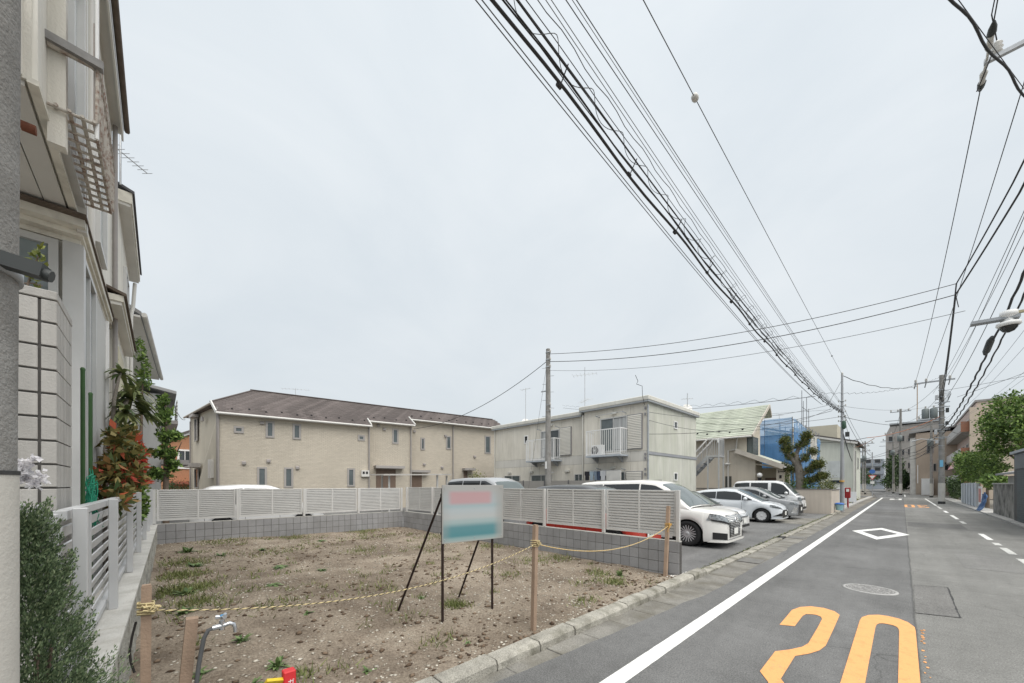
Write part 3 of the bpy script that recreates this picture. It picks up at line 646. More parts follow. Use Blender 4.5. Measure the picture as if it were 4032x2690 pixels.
for k in range(3):
    a = k*2.094+.4; b.tube([(-2.821, .268, .952), (-2.821+.03*math.cos(a), .268+.03*math.sin(a), .956)], [.009, .013], 8)
P(tp, 'handle', b, CHR, sub=fa); b = MB(); b.lathe([(.012, 0), (.012, .005), (.006, .008)], (-2.821, .268, .957), 12, 0); P(tp, 'blue_cap', b, M('blue_cap', (.08, .25, .45), .4), sub=fa)
# ------------------------------------------------------------------ red gas marker and yellow grate
def text_mesh(body, size, mat, ext=.0012, align='CENTER', vert=False):
    cu = bpy.data.curves.new('text', 'FONT'); cu.body = '\n'.join(body) if vert else body; cu.size = size; cu.extrude = ext; cu.align_x = align; cu.align_y = 'CENTER'; cu.space_line = .82
    o = bpy.data.objects.new('text', cu); C.objects.link(o); bpy.context.view_layer.update()
    me = bpy.data.meshes.new_from_object(o.evaluated_get(bpy.context.evaluated_depsgraph_get())); bpy.data.objects.remove(o)
    me.materials.clear(); me.materials.append(mat); return me
def text_part(root, name, body, size, mat, loc, rz, vert=False, sub=None, flip=0):
    o = lk(name, text_mesh(body, size, mat, vert=vert)); o.parent = sub or root; f = OFF[root.name]
    o.location = (loc[0]-f[0], loc[1]-f[1], loc[2]-f[2]); o.rotation_euler = (PI/2, flip, rz); return o
gm = T('gas_marker', 'red gas pipe marker post with white lettering at the bottom edge', 'marker post', (-2.95, .65, .05))
RED = M('marker_red', (.58, .035, .04), .45, .1, 6)
b = MB(); b.box(-2.985, -2.915, .612, .688, -.1, .455, b=.006); P(gm, 'post', b, RED)
text_part(gm, 'lettering', 'ガス管', .045, WHITE, (-2.9135, .655, .34), PI/2, True)
yg = T('yellow_grate', 'yellow plastic grate lying against the red gas marker', 'grate', (-2.96, .56, .2))
YP = M('yellow_plastic', (.68, .50, .04), .5, .1, 6)
b = MB(); M4 = Matrix.Translation((-2.96, .555, .36)) @ Matrix.Rotation(.5, 4, 'Y') @ Matrix.Rotation(-.35, 4, 'X')
f = MB()
for s in (-.065, .065): f.box(-.012, .012, s-.006, s+.006, -.12, .07); 
for z in (-.12, .07): f.box(-.012, .012, -.07, .07, z-.006, z+.006)
P(yg, 'frame', f.xf(M4), YP)
for k in range(7):
    z = -.10+.026*k; P(yg, 'slat', MB().box(-.009, .009, -.06, .06, z-.004, z+.004).xf(M4), YP)
# ------------------------------------------------------------------ building helpers
def fpoly(F, pts): return [F.p(*q) for q in pts]
def window(root, F, a0, a1, z0, z1, fm=None, gm=None, fw=.05, d=.045, mull=0, rail=False, d0=0, sill=False, blind=None):
    fm = fm or ALU; gm = gm or DGLASS; b = MB()
    F.box(b, a0, a0+fw, d0, d0+d, z0, z1); F.box(b, a1-fw, a1, d0, d0+d, z0, z1)
    F.box(b, a0+fw, a1-fw, d0, d0+d-.002, z0, z0+fw); F.box(b, a0+fw, a1-fw, d0, d0+d-.002, z1-fw, z1)
    w = P(root, 'window', b, fm)
    for k in range(mull):
        c = a0+(a1-a0)*(k+1)/(mull+1); P(root, 'mullion', F.box(MB(), c-.02, c+.02, d0, d0+d-.006, z0+fw, z1-fw), fm, sub=w)
    P(root, 'pane', F.box(MB(), a0+fw, a1-fw, d0+.002, d0+.014, z0+fw, z1-fw), gm, sub=w)
    if sill: P(root, 'sill', F.box(MB(), a0-.04, a1+.04, d0, d0+d+.05, z0-.04, z0-.001), fm, sub=w)
    return w
def slab(pts, th, m=0):
    """closed plate: polygon and its copy lowered by th"""
    n = len(pts); b = MB(); lo = [(p[0], p[1], p[2]-th) for p in pts]
    b.add([tuple(p) for p in pts]+lo, [tuple(range(n)), tuple(range(n, 2*n))[::-1]]+[(i, n+i, n+(i+1) % n, (i+1) % n) for i in range(n)], m); return b
GUTW = M('gutter_white', (.62, .61, .58), .5, .06, 2); GUTG = M('pipe_taupe', (.30, .28, .27), .55, .08, 2)
TRIMG = M('trim_taupe', (.36, .34, .325), .6, .06, 2)
# ------------------------------------------------------------------ long cream apartment block with brown roof
ap = T('apartment_block', 'long cream brick-clad apartment block with brown shingle roof', 'building', (-26, 10, 0))
th = RAD(7.6); F = FR((-25, 2.15), (math.sin(th), math.cos(th)), (math.cos(th), -math.sin(th)))
CRM = M('apartment_wall', (.53, .48, .40), .9, .06, .6, streak=.08)
BRK = M('cream_brick', (.555, .505, .425), .85, .05, .5, isl=.05, dirt=((.50, .455, .38), .35, .8))
segs = [(.10, 7.92, -.3, 5.62, 0), (7.92, 11.1, -1.1, 6.02, .79), (11.1, 19.4, -2.2, 6.64, 1.87)]
for a0, a1, d, zt, nn in segs:
    b = MB(); F.box(b, a0, a1, -7.2, d-.012, -.1, zt); P(ap, 'wall', b, CRM)
    # running-bond bricks
    q = MB(); bw, bh = .235, .078; r = 0; z = 1.0
    while z+bh < zt-.02:
        a = a0+(.0 if r % 2 else -bw/2)
        while a < a1:
            x0, x1 = max(a0, a)+.004, min(a1, a+bw)-.004
            if x1-x0 > .03:
                dd = random.uniform(0, .004)
                q.add([F.p(x0, d-.012, z+.004), F.p(x1, d-.012, z+.004), F.p(x1, d-.012, z+bh-.004), F.p(x0, d-.012, z+bh-.004),
                       F.p(x0+.003, d+dd, z+.007), F.p(x1-.003, d+dd, z+.007), F.p(x1-.003, d+dd, z+bh-.007), F.p(x0+.003, d+dd, z+bh-.007)],
                      [(4, 5, 6, 7), (0, 1, 5, 4), (1, 2, 6, 5), (2, 3, 7, 6), (3, 0, 4, 7)])
            a += bw
        z += bh; r += 1
    P(ap, 'brick_cladding', q, BRK, stuff=True)
ROOFB = M('brown_shingle', (.115, .098, .093), .9, .12, .7, isl=.22, bump=.3, bs=40, fine=.12, fs=60)
SLOPE = .56
def eaven(a): return 0 if a < 7.92 else (.79 if a < 11.2 else 1.87)
def leftlim(n): return -.31*min(1, n/1.25) if n < 1.25 else -.31+(n-1.25)/(3.8-1.25)*1.95
k = 0; n0 = -.05
while n0 < 3.78:
    n1 = min(3.8, n0+.2); q = MB(); a = -1+(.15 if k % 2 else 0)
    while a < 20:
        am = a+.15
        if n0 >= eaven(am)-.06:
            x0, x1 = max(a, leftlim((n0+n1)/2))+.004, a+.296
            if x1 > x0+.02:
                j = random.uniform(0, .012); u = random.uniform(-.012, .012)
                zz = lambda n_: 5.6+SLOPE*n_
                q.add([F.p(x0, -(n0+u), zz(n0+u)+.022+j), F.p(x1, -(n0+u), zz(n0+u)+.022+j), F.p(x1, -n1-.04, zz(n1+.04)+.004), F.p(x0, -n1-.04, zz(n1+.04)+.004), F.p(x0, -(n0+u), zz(n0+u)-.01), F.p(x1, -(n0+u), zz(n0+u)-.01)],
                      [(0, 1, 2, 3), (0, 4, 5, 1)])
        a += .3
    if q.f: P(ap, 'shingle_course', q, ROOFB)
    n0 += .2; k += 1
rz = lambda n_: 5.6+SLOPE*n_
B_ = Vector((-33.4, 1.15, 6.25))
b = MB(); b.poly(fpoly(F, [(0, 0, 5.585), (7.92, 0, 5.585), (7.92, -.79, rz(.79)-.02), (11.2, -.79, rz(.79)-.02), (11.2, -1.87, rz(1.87)-.02), (19.8, -1.87, rz(1.87)-.02), (19.8, -3.8, rz(3.8)-.02), (1.64, -3.8, rz(3.8)-.02), (-.31, -1.25, rz(1.25)-.02)]))
b.poly([F.p(1.64, -3.8, rz(3.8)), F.p(19.8, -3.8, rz(3.8)), F.p(19.8, -7.8, rz(0)), F.p(1.0, -8.2, rz(0))])
b.poly([F.p(-.31, -1.25, rz(1.25)), F.p(1.64, -3.8, rz(3.8)), F.p(1.0, -8.2, rz(0)+.4), B_]); P(ap, 'roof_deck', b, ROOFB)
b = MB(); b.bar(F.p(1.5, -3.8, rz(3.8)+.03), F.p(19.8, -3.8, rz(3.8)+.03), .2, .05); b.bar(F.p(-.31, -1.25, rz(1.25)+.03), F.p(1.64, -3.8, rz(3.8)+.03), .16, .04); P(ap, 'ridge_cap', b, ROOFB)
for a0, a1, nn in ((-.02, 7.98, 0), (7.94, 11.2, .79), (11.24, 19.8, 1.87)):
    b = MB(); b.tube([F.p(a0, -nn+.06, rz(nn)-.06), F.p(a1, -nn+.06, rz(nn)-.06)], .062, 8); P(ap, 'gutter', b, GUTW)
    P(ap, 'soffit', F.box(MB(), a0+.03, a1-.03, -nn-.34, -nn-.002, rz(nn)-.09, rz(nn)-.055), GUTW)
for a, n0, n1, o in ((-.02, 0, 1.25, -.29), (7.94, 0, .95, 0), (11.22, .79, 2.05, 0)):
    b = MB(); b.bar(F.p(a, -n0+.07, rz(n0)-.02), F.p(a+o, -n1, rz(n1)+.02), .06, .16); P(ap, 'verge_board', b, GUTW)
b = MB(); b.tube([F.p(-.31, -1.3, 6.24), B_], .06, 8); P(ap, 'gutter', b, M('gutter_taupe', (.42, .39, .35), .6))
for k in range(24):
    a_ = .6+.78*k; n_ = eaven(a_)+.45+.16*(k % 2)
    if a_ < 19: P(ap, 'snow_guard', F.box(MB(), a_, a_+.09, -n_-.05, -n_+.03, rz(n_)+.01, rz(n_)+.09), BLACK)
# left end wall
b = MB(); b0, b1 = F.p(.10, -.31, 0), Vector((-33, 1.45, 0))
b.poly([b0+V(0, 0, -.1), b1+V(0, 0, -.1), b1+V(0, 0, 6.2), F.p(.1, -1.4, 6.22), F.p(.1, -1.25, 6.2), b0+V(0, 0, 5.65)]); b.poly([F.p(.1, -1.25, 6.2), F.p(.1, -.31, 5.65), F.p(.1, -.31, 5.6), F.p(.1, -7.2, 5.6), F.p(.1, -7.2, 6.2)])
P(ap, 'end_wall', b, M('apartment_end_wall', (.52, .48, .40), .9, .07, .5, .3, 40, streak=.1))
LW = FR((b0.x, b0.y), (b1.x-b0.x, b1.y-b0.y), (.106, -.994))
DK = M('dark_glass', (.03, .033, .036), .1, .1, 1, spec=.5)
window(ap, LW, 5.45, 6.15, 4.5, 5.95, TRIMG, DK, .06, .06); window(ap, LW, 5.1, 6.1, 1.5, 2.75, TRIMG, DK, .06, .06)
P(ap, 'window_hood', LW.box(MB(), 5.2, 6.3, .0, .3, 5.98, 6.15), TRIMG); P(ap, 'door_canopy', LW.box(MB(), 4.6, 6.4, .0, .5, 2.8, 3.05), TRIMG)
P(ap, 'meter_cabinet', LW.box(MB(), 1.2, 1.8, .0, .16, 2.1, 3.15), GUTW); P(ap, 'vent_hood', LW.box(MB(), 3.6, 3.85, 0, .12, 5.55, 5.8), GUTG)
for a in (.05, 7.2): 
    b = MB(); b.tube([LW.p(a, .08, .1), LW.p(a, .08, 5.9)], .045, 8); P(ap, 'downpipe', b, GUTG)
PGL = M('pale_glass', (.10, .12, .125), .12, .2, 2, spec=.6)
for a0, a1, z0, z1, d in [(.73, 1.17, 4.57, 4.94, -.3), (2.18, 2.6, 4.42, 5.36, -.3), (3.51, 3.94, 4.42, 5.34, -.3), (7.17, 7.6, 4.59, 4.96, -.3), (1.78, 2.24, 1.55, 2.73, -.3), (3.08, 3.54, 1.55, 2.74, -.3), (6.53, 6.98, 1.6, 2.78, -.3),
                          (9.66, 10.1, 4.62, 5.69, -1.1), (12.2, 12.55, 4.4, 5.35, -2.2), (14.35, 14.8, 4.57, 5.65, -2.2), (18.0, 18.6, 4.4, 5.95, -2.2)]:
    window(ap, F, a0, a1, z0, z1, TRIMG, PGL, .10, .05, d0=d)
for a, z, d in [(1.08, 2.85, -.3), (2.22, 3.0, -.3), (3.66, 2.65, -.3), (1.92, 5.15, -.3), (8.6, 5.72, -1.1), (9.0, 5.5, -1.1), (12.4, 3.2, -2.2), (11.6, 5.7, -2.2), (13.9, 3.0, -2.2), (14.2, 5.55, -2.2), (16.9, 4.0, -2.2)]:
    b = MB(); F.box(b, a, a+.19, d, d+.11, z, z+.12); b.add(fpoly(F, [(a, d, z+.12), (a+.19, d, z+.12), (a+.19, d+.11, z+.12), (a, d+.11, z+.12), (a, d, z+.19), (a+.19, d, z+.19)]), [(3, 2, 5, 4), (0, 3, 4), (2, 1, 5)]); P(ap, 'vent_hood', b, GUTG)
for a, d in ((.06, -.22), (7.86, -.22), (11.0, -1.02), (14.95, -2.12)):
    b = MB(); b.tube([F.p(a, d, .1), F.p(a, d, 5.55 if d > -1 else (6.0 if d > -2 else 6.5))], .05, 8); P(ap, 'downpipe', b, GUTG)
P(ap, 'meter_box', F.box(MB(), 7.36, 7.84, -.3, -.12, 2.25, 2.66), GUTW)
for a in (7.43, 7.63): P(ap, 'meter_dial', F.box(MB(), a, a+.13, -.12, -.115, 2.42, 2.58), BLACK)
for a0, a1, d, z in ((8.4, 10.4, -1.1, 2.85), (11.3, 12.8, -2.2, 2.65), (15.8, 16.8, -2.2, 2.9)):
    P(ap, 'door_canopy', F.box(MB(), a0, a1, d, d+.55, z, z+.18), TRIMG)
    P(ap, 'door', F.box(MB(), a0+.15, a1-.5, d, d+.03, .3, z-.05), M('door_brown', (.18, .13, .10), .6, .1, 2))
# carport roof in front of it
cp = T('bicycle_shelter', 'flat aluminium bicycle shelter with thin posts in front of the cream apartments', 'shelter', (-19.5, 11, 0))
b = slab([(-22.0, 9.1, 2.36), (-19.5, 8.85, 2.30), (-17.3, 11.2, 2.32), (-19.7, 13.4, 2.40)], .07); P(cp, 'roof', b, M('shelter_roof', (.50, .48, .45), .5, .05, 2))
for x, y in ((-19.6, 9.2), (-17.7, 11.1), (-19.5, 12.9), (-21.4, 9.6)): P(cp, 'post', MB().box(x-.04, x+.04, y-.04, y+.04, .07, 2.28), ALU)
# ------------------------------------------------------------------ prefab apartment with flat roofs
pf = T('prefab_apartment', 'two storey prefab apartment with panel walls and flat stepped roof', 'building', (-14.5, 20.5, 0))
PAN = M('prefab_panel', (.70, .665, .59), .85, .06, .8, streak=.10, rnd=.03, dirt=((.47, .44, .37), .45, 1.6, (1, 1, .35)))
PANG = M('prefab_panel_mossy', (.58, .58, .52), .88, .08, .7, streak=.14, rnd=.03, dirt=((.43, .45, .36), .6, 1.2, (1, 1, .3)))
PBAND = M('prefab_band', (.62, .60, .555), .85, .06, .8, streak=.1, rnd=.03)
FAS = M('fascia_grey', (.62, .61, .56), .7, .06, .8, streak=.1); GJ = M('joint_grey', (.26, .26, .27), .8)
F2 = FR((-8.74, 17.6), (-1, 0), (0, -1)); F3 = FR((-8.74, 17.6), (0, 1), (1, 0))
b = MB(); b.box(-12.55, -8.76, 17.62, 23.9, -.1, 5.88); P(pf, 'wall', b, GJ)
b = MB(); b.box(-20.6, -12.55, 17.86, 23.7, -.1, 5.72); P(pf, 'wall', b, GJ)
def panels(FF, cuts, rows, d, mat_of):
    for i in range(len(cuts)-1):
        for z0, z1, kind in rows:
            P(pf, 'wall_panel', FF.box(MB(), cuts[i]+.006, cuts[i+1]-.006, d-.02, d+.018, z0+.006, z1-.006), mat_of(kind))
rows = [(.3, 2.92, 0), (2.92, 3.43, 1), (3.43, 5.86, 0)]; mo = lambda k: PBAND if k else PAN
panels(F2, [0, .9, 1.9, 2.85, 3.80], rows, 0, mo)
panels(F2, [3.84, 4.75, 5.65, 6.55, 7.45, 8.35, 9.25, 10.15, 11.05, 11.86], [(.3, 2.92, 0), (2.92, 3.43, 1), (3.43, 5.70, 0)], -.24, mo)
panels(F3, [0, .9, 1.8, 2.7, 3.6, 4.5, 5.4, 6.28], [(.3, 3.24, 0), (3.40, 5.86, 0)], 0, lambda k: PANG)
P(pf, 'belt_course', F3.box(MB(), -.0, 6.3, -.0, .05, 3.25, 3.39), M('belt_grey', (.30, .31, .33), .7, .06, 1))
for x0, x1, y0, z0 in ((-12.75, -8.55, 17.35, 5.88), (-20.8, -12.76, 17.62, 5.72)):
    P(pf, 'fascia', MB().box(x0, x1, y0, 24.05, z0+.04, z0+.27, b=.03), FAS); P(pf, 'roof_gutter', MB().box(x0+.02, x1-.02, y0+.02, 24.0, z0-.035, z0+.038), STEEL)
for a, d in ((-.06, .05), (3.86, .05), (3.98, -.14), (11.8, -.16)):
    b = MB(); b.tube([F2.p(a, d, .1), F2.p(a, d, 5.7)], .045, 8); P(pf, 'downpipe', b, FAS if a > 0 else STEEL)
CURT = M('curtain', (.45, .46, .46), .9, .1, 1, streak=.3); SHUT = M('shutter_panel', (.62, .60, .545), .7, .05, 1, rnd=.03)
def balcony(a0, a1, d, z0, z1, dep):
    r = MB(); F2.box(r, a0, a1, d, d+dep, z0, z0+.08); fl = P(pf, 'balcony_floor', r, M('balcony_steel', (.42, .46, .50), .6, .1, 2))
    r = MB(); F2.box(r, a0, a1, d+dep-.045, d+dep, z1-.05, z1); F2.box(r, a0, a0+.045, d, d+dep-.046, z1-.05, z1); F2.box(r, a1-.045, a1, d, d+dep-.046, z1-.05, z1)
    F2.box(r, a0, a1, d+dep-.04, d+dep-.005, z0+.12, z0+.16)
    for c in (a0, a1-.05): F2.box(r, c, c+.05, d+dep-.05, d+dep+.002, z0+.081, z1-.051)
    rl = P(pf, 'balcony_rail', r, WHITE); n = int((a1-a0)/.115)
    me = MB().box(-.011, .011, -.011, .011, 0, z1-.05-(z0+.16)).mesh('baluster', WHITE)
    for i in range(1, n):
        p = F2.p(a0+(a1-a0)*i/n, d+dep-.022, z0+.16); PC(pf, 'baluster', me, p, sub=rl)
    for i in range(1, 4):
        for a in (a0+.022, a1-.022): PC(pf, 'baluster', me, F2.p(a, d+dep*i/4, z0+.16), sub=rl)
    for a in (a0+.3, a1-.3): b = MB(); b.add(fpoly(F2, [(a, d, z0), (a, d+dep*.8, z0), (a, d, z0-.3), (a+.05, d, z0), (a+.05, d+dep*.8, z0), (a+.05, d, z0-.3)]), [(0, 1, 2), (3, 5, 4), (0, 3, 4, 1), (1, 4, 5, 2)]); P(pf, 'bracket', b, STEEL, sub=fl)
def shutter(a0, a1, d, z0, z1):
    s = P(pf, 'storm_shutter', F2.box(MB(), a0, a1, d, d+.08, z0, z1), GJ)
    n = int((z1-z0)/.085)
    for i in range(n):
        z = z0+.03+(z1-z0-.06)*i/n; b = MB(); b.add(fpoly(F2, [(a0+.03, d+.08, z), (a1-.03, d+.08, z), (a1-.03, d+.10, z+.012), (a0+.03, d+.10, z+.012), (a1-.03, d+.083, z+.075), (a0+.03, d+.083, z+.075)]), [(0, 1, 2, 3), (3, 2, 4, 5)]); P(pf, 'slat', b, SHUT, sub=s)
w = window(pf, F2, 1.07, 2.69, 3.5, 5.33, ALU, PGL, .06, .06, 1, d0=.02); P(pf, 'curtain', F2.box(MB(), 1.14, 1.85, .036, .04, 3.6, 5.25), CURT, sub=w)
shutter(.24, 1.06, .02, 3.55, 5.32); balcony(1.03, 3.15, .02, 3.2, 4.64, .75)
w = window(pf, F2, 5.75, 7.3, 3.4, 5.15, ALU, DGLASS, .06, .06, 1, d0=-.22); P(pf, 'curtain', F2.box(MB(), 6.6, 7.2, -.204, -.2, 3.5, 5.05), CURT, sub=w)
shutter(4.85, 5.72, -.22, 3.5, 5.2); balcony(5.6, 7.95, -.22, 3.15, 4.56, .75)
window(pf, F2, 8.45, 8.82, 4.48, 5.02, WHITE, DK, .06, .05, d0=-.22)
for a0, a1, mm in ((9.2, 10.8, 1), (6.4, 8.15, 1), (4.0, 4.62, 1)): window(pf, F2, a0, a1, 1.45, 2.36, ALU, PGL, .05, .05, mm, d0=-.22)
b = MB(); F2.box(b, 1.3, 2.7, .02, .05, 1.3, 2.4); w = window(pf, F2, 1.2, 2.75, 1.2, 2.42, ALU, PGL, .05, .05, 1, d0=.02); shutter(.24, 1.13, .02, 1.3, 2.42)
window(pf, F3, 3.0, 3.46, 4.84, 5.26, WHITE, DGLASS, .05, .05, d0=.018); window(pf, F3, 3.0, 3.46, 1.96, 2.4, WHITE, DGLASS, .05, .05, d0=.018)
for a, z, d in ((1.7, 5.48, .02), (6.3, 5.4, -.22), (1.75, 2.58, .02), (5.0, 2.5, -.22), (8.0, 2.5, -.22), (10.1, 2.5, -.22)): P(pf, 'vent_cover', F2.box(MB(), a, a+.3, d, d+.10, z, z+.12), FAS)
for a, d, z in ((1.15, .02, 5.45), (2.75, .02, 5.42), (5.8, -.22, 5.25), (7.3, -.22, 5.22), (2.7, .02, 2.58), (1.2, .02, 2.52)):
    b = MB(); b.bar(F2.p(a, d, z), F2.p(a, d+.35, z+.03), .03, .04); b.lathe([(.03, -.015), (.03, .015)], F2.p(a, d+.36, z+.04), 8, 0, 'y'); P(pf, 'laundry_hook', b, STEEL)
b = MB(); b.tube([F2.p(1.1, .36, 5.5), F2.p(2.85, .36, 5.47)], .014, 6); P(pf, 'drying_pole', b, GALV)
b = MB()   # meter cluster at the corner
for z in (2.2, 2.45, 3.0, 3.2, 5.2, 5.5): b.box(-8.86, -8.80, 17.5, 17.58, z, z+.12)
P(pf, 'meter_cluster', b, GJ)
# air conditioner on the right balcony, laundry below
ac = T('air_conditioner', 'white air conditioner unit on the right balcony', 'air conditioner', (-11.4, 17.25, 3.29))
b = MB(); b.box(-11.75, -11.05, 17.1, 17.4, 3.29, 3.87, b=.02); P(ac, 'casing', b, WHITE); b = MB(); b.lathe([(.23, 0), (.23, .01), (.20, .015)], (-11.5, 17.098, 3.58), 24, 0, 'y', d=-1); gr_ = P(ac, 'fan_grille', b, BLACK)
for k in range(6):
    a = k*PI/6; P(ac, 'spoke', MB().bar((-11.5-.21*math.cos(a), 17.078, 3.58-.21*math.sin(a)), (-11.5+.21*math.cos(a), 17.078, 3.58+.21*math.sin(a)), .012, .008), WHITE, sub=gr_)
lp = T('laundry_pole', 'steel laundry pole with hooks under the right balcony', 'laundry pole', (-10.8, 17.1, 2.4)); b = MB(); b.tube([(-12.0, 17.12, 2.5), (-9.9, 17.12, 2.48)], .016, 6); P(lp, 'pole', b, GALV)
def garment(label, x, w, h, col, kind='shirt'):
    b = MB(); n = 8; top, bot = 2.46, 2.46-h; fr = []; bk = []
    m = M('cloth_%d_%d_%d' % tuple(int(c*255) for c in col), col, .9, .08, 4)
    prof = [(-.5, 0), (.5, 0), (.5, .35), (.36, .40), (.36, 1), (-.36, 1), (-.36, .40), (-.5, .35)] if kind == 'shirt' else [(-.5, 0), (.5, 0), (.49, 1), (-.5, 1)]
    b.prism([(x+p[0]*w, top-p[1]*h+random.uniform(-.01, .01)) for p in prof], 'y', 17.09, 17.15); ONE('garment', b, m, label, 'laundry')
garment('white bath towel hung below the right balcony, widest of the laundry', -10.35, .85, .85, (.62, .61, .58), 'towel'); garment('white shirt hung next to the bath towel', -10.98, .34, .7, (.55, .56, .58)); garment('dark navy shirt hung left of the white shirt', -11.25, .22, .7, (.06, .08, .13))
garment('grey blue shirt hung in the middle of the laundry', -11.44, .22, .7, (.20, .25, .32)); garment('black cloth at the left end of the laundry', -12.0, .3, .6, (.03, .03, .035)); garment('pale blue cloth hung left of the grey blue shirt', -11.7, .25, .55, (.35, .43, .50))
# grey screen fence in front of it
sf = T('screen_fence', 'grey panel screen fence in front of the prefab apartment', 'fence', (-12.6, 16.35, 0))
SCR = M('screen_panel', (.30, .285, .265), .8, .08, 1, rnd=.05)
for k in range(6):
    x0 = -17.9+k*1.75; P(sf, 'panel', MB().box(x0+.03, x0+1.72, 16.3, 16.34, .15, 1.95), SCR); P(sf, 'post', MB().box(x0-.03, x0+.03, 16.27, 16.33, .05, 1.98), M('screen_post', (.12, .12, .125), .7))
# ------------------------------------------------------------------ steel outside stair
stc = T('steel_staircase', 'grey steel outside staircase climbing beside the prefab apartment', 'staircase', (-9.6, 24.8, 0))
p0, p1 = (-11.35, .1), (-8.2, 3.45)
for y in (24.35, 25.2):
    b = MB(); b.bar((p0[0], y, p0[1]), (p1[0], y, p1[1]), .06, .2); P(stc, 'stringer', b, GALV)
    b = MB(); b.bar((p0[0], y, p0[1]+1.05), (p1[0], y, p1[1]+1.1), .06, .07); b.bar((p1[0], y, p1[1]+1.1), (-7.6, y, 4.5), .05, .05)
    P(stc, 'handrail', b, M('handrail_white', (.78, .77, .75), .5))
    for k in range(15):
        f = (k+.5)/15; x = p0[0]+(p1[0]-p0[0])*f; z = p0[1]+(p1[1]-p0[1])*f; b = MB(); b.box(x-.012, x+.012, y-.012, y+.012, z, z+1.06); P(stc, 'baluster', b, GALV)
for k in range(14):
    f = (k+.8)/14.5; x = p0[0]+(p1[0]-p0[0])*f; z = p0[1]+(p1[1]-p0[1])*f; P(stc, 'tread', MB().box(x-.13, x+.13, 24.38, 25.17, z-.02, z+.02), STEEL)
P(stc, 'landing', MB().box(-8.2, -7.55, 24.3, 25.25, 3.4, 3.5), GALV); [P(stc, 'guard_bar', MB().box(-7.61, -7.59, 24.36+.115*k, 24.38+.115*k, 3.5, 4.46), GALV) for k in range(8)]; [P(stc, 'guard_bar', MB().box(-8.14+.1*k, -8.12+.1*k, 24.33, 24.35, 3.5, 4.46), GALV) for k in range(6)]; P(stc, 'guard_plate', MB().box(-7.66, -7.58, 24.28, 24.32, 4.25, 4.52), WHITE)
for x, y in ((-7.6, 24.35), (-7.6, 25.2), (-8.2, 24.33)): P(stc, 'post', MB().box(x-.035, x+.035, y-.035, y+.035, .05, 4.52 if x > -8 else 3.4), GALV)
# ------------------------------------------------------------------ house with pale green roof
gh = T('green_roof_house', 'beige house with pale green shingle roof and entrance lean-to', 'house', (-10, 32, 0))
BEI = M('house_beige', (.58, .525, .44), .9, .06, .8, .3, 60, streak=.07); GRN = M('green_shingle', (.40, .425, .355), .85, .1, .9, isl=.10, bump=.2, bs=40, dirt=((.32, .36, .27), .4, 1.5))
b = MB(); b.prism([(29.5, -.1), (33.1, -.1), (33.1, 6.7), (32.4, 7.25), (29.5, 5.1)], 'x', -15, -7.45); P(gh, 'wall', b, BEI)
HF = FR((-7.45, 29.5), (-1, 0), (0, -1)); HG = FR((-7.45, 29.5), (0, 1), (1, 0))
sl_ = (7.55-5.05)/(32.4-28.95)
for k in range(17):
    y0 = 28.95+3.45*k/17; y1 = 28.95+3.45*(k+1)/17; q = MB(); x = -15.4+(.2 if k % 2 else 0)
    z0, z1 = 5.1+sl_*(y0-28.95), 5.1+sl_*(y1-28.95)
    xr = -6.95+.25*(k/17)
    while x < xr:
        x1 = min(xr, x+.396); j = random.uniform(0, .012)
        q.add([(x, y0, z0+.02+j), (x1, y0, z0+.02+j), (x1, y1+.02, z1+.006), (x, y1+.02, z1+.006), (x, y0, z0-.008), (x1, y0, z0-.008)], [(0, 1, 2, 3), (0, 4, 5, 1)]); x += .4
    P(gh, 'shingle_course', q, GRN)
b = slab([(-15.4, 28.95, 5.085), (-6.97, 28.95, 5.085), (-6.72, 32.4, 7.585), (-15.4, 32.4, 7.585)], .1); P(gh, 'roof_deck', b, BEI)
b = slab([(-15.4, 32.4, 7.58), (-6.72, 32.4, 7.58), (-6.80, 33.35, 6.85), (-15.4, 33.35, 6.85)], .1); P(gh, 'roof_rear', b, GRN)
for y0, z0, y1, z1, x0, x1 in ((28.95, 5.0, 32.4, 7.5, -6.94, -6.69), (33.35, 6.8, 32.4, 7.5, -6.77, -6.69)):
    b = MB(); b.bar((x0, y0, z0+.03), (x1, y1, z1+.03), .06, .2); P(gh, 'verge_board', b, M('verge_cream', (.5, .46, .40), .6))
b = MB(); b.tube([(-15.4, 28.9, 5.0), (-7.0, 28.9, 5.0)], .06, 8); P(gh, 'gutter', b, GUTW)
b = MB(); b.tube([(-8.0, 29.42, 5.0), (-8.05, 29.40, 4.2), (-8.55, 29.40, 4.15), (-8.55, 29.40, .1)], .05, 8); P(gh, 'downpipe', b, GUTW)
for k in range(8): P(gh, 'snow_guard', MB().box(-13+.75*k, -12.9+.75*k, 29.35+.18*(k % 2), 29.45+.18*(k % 2), 5.40+.14*(k % 2), 5.50+.14*(k % 2)), BLACK)
b = MB(); HG.box(b, .1, 1.55, 0, .35, 3.75, 5.05); bw_ = P(gh, 'bay_window', b, M('bay_frame', (.07, .085, .085), .5)); P(gh, 'pane', HG.box(MB(), .2, 1.45, .351, .36, 3.9, 4.95), PGL, sub=bw_); P(gh, 'pane', FR((-7.45, 29.6), (1, 0), (0, -1)).box(MB(), .05, .3, .001, .01, 3.9, 4.95), PGL, sub=bw_)
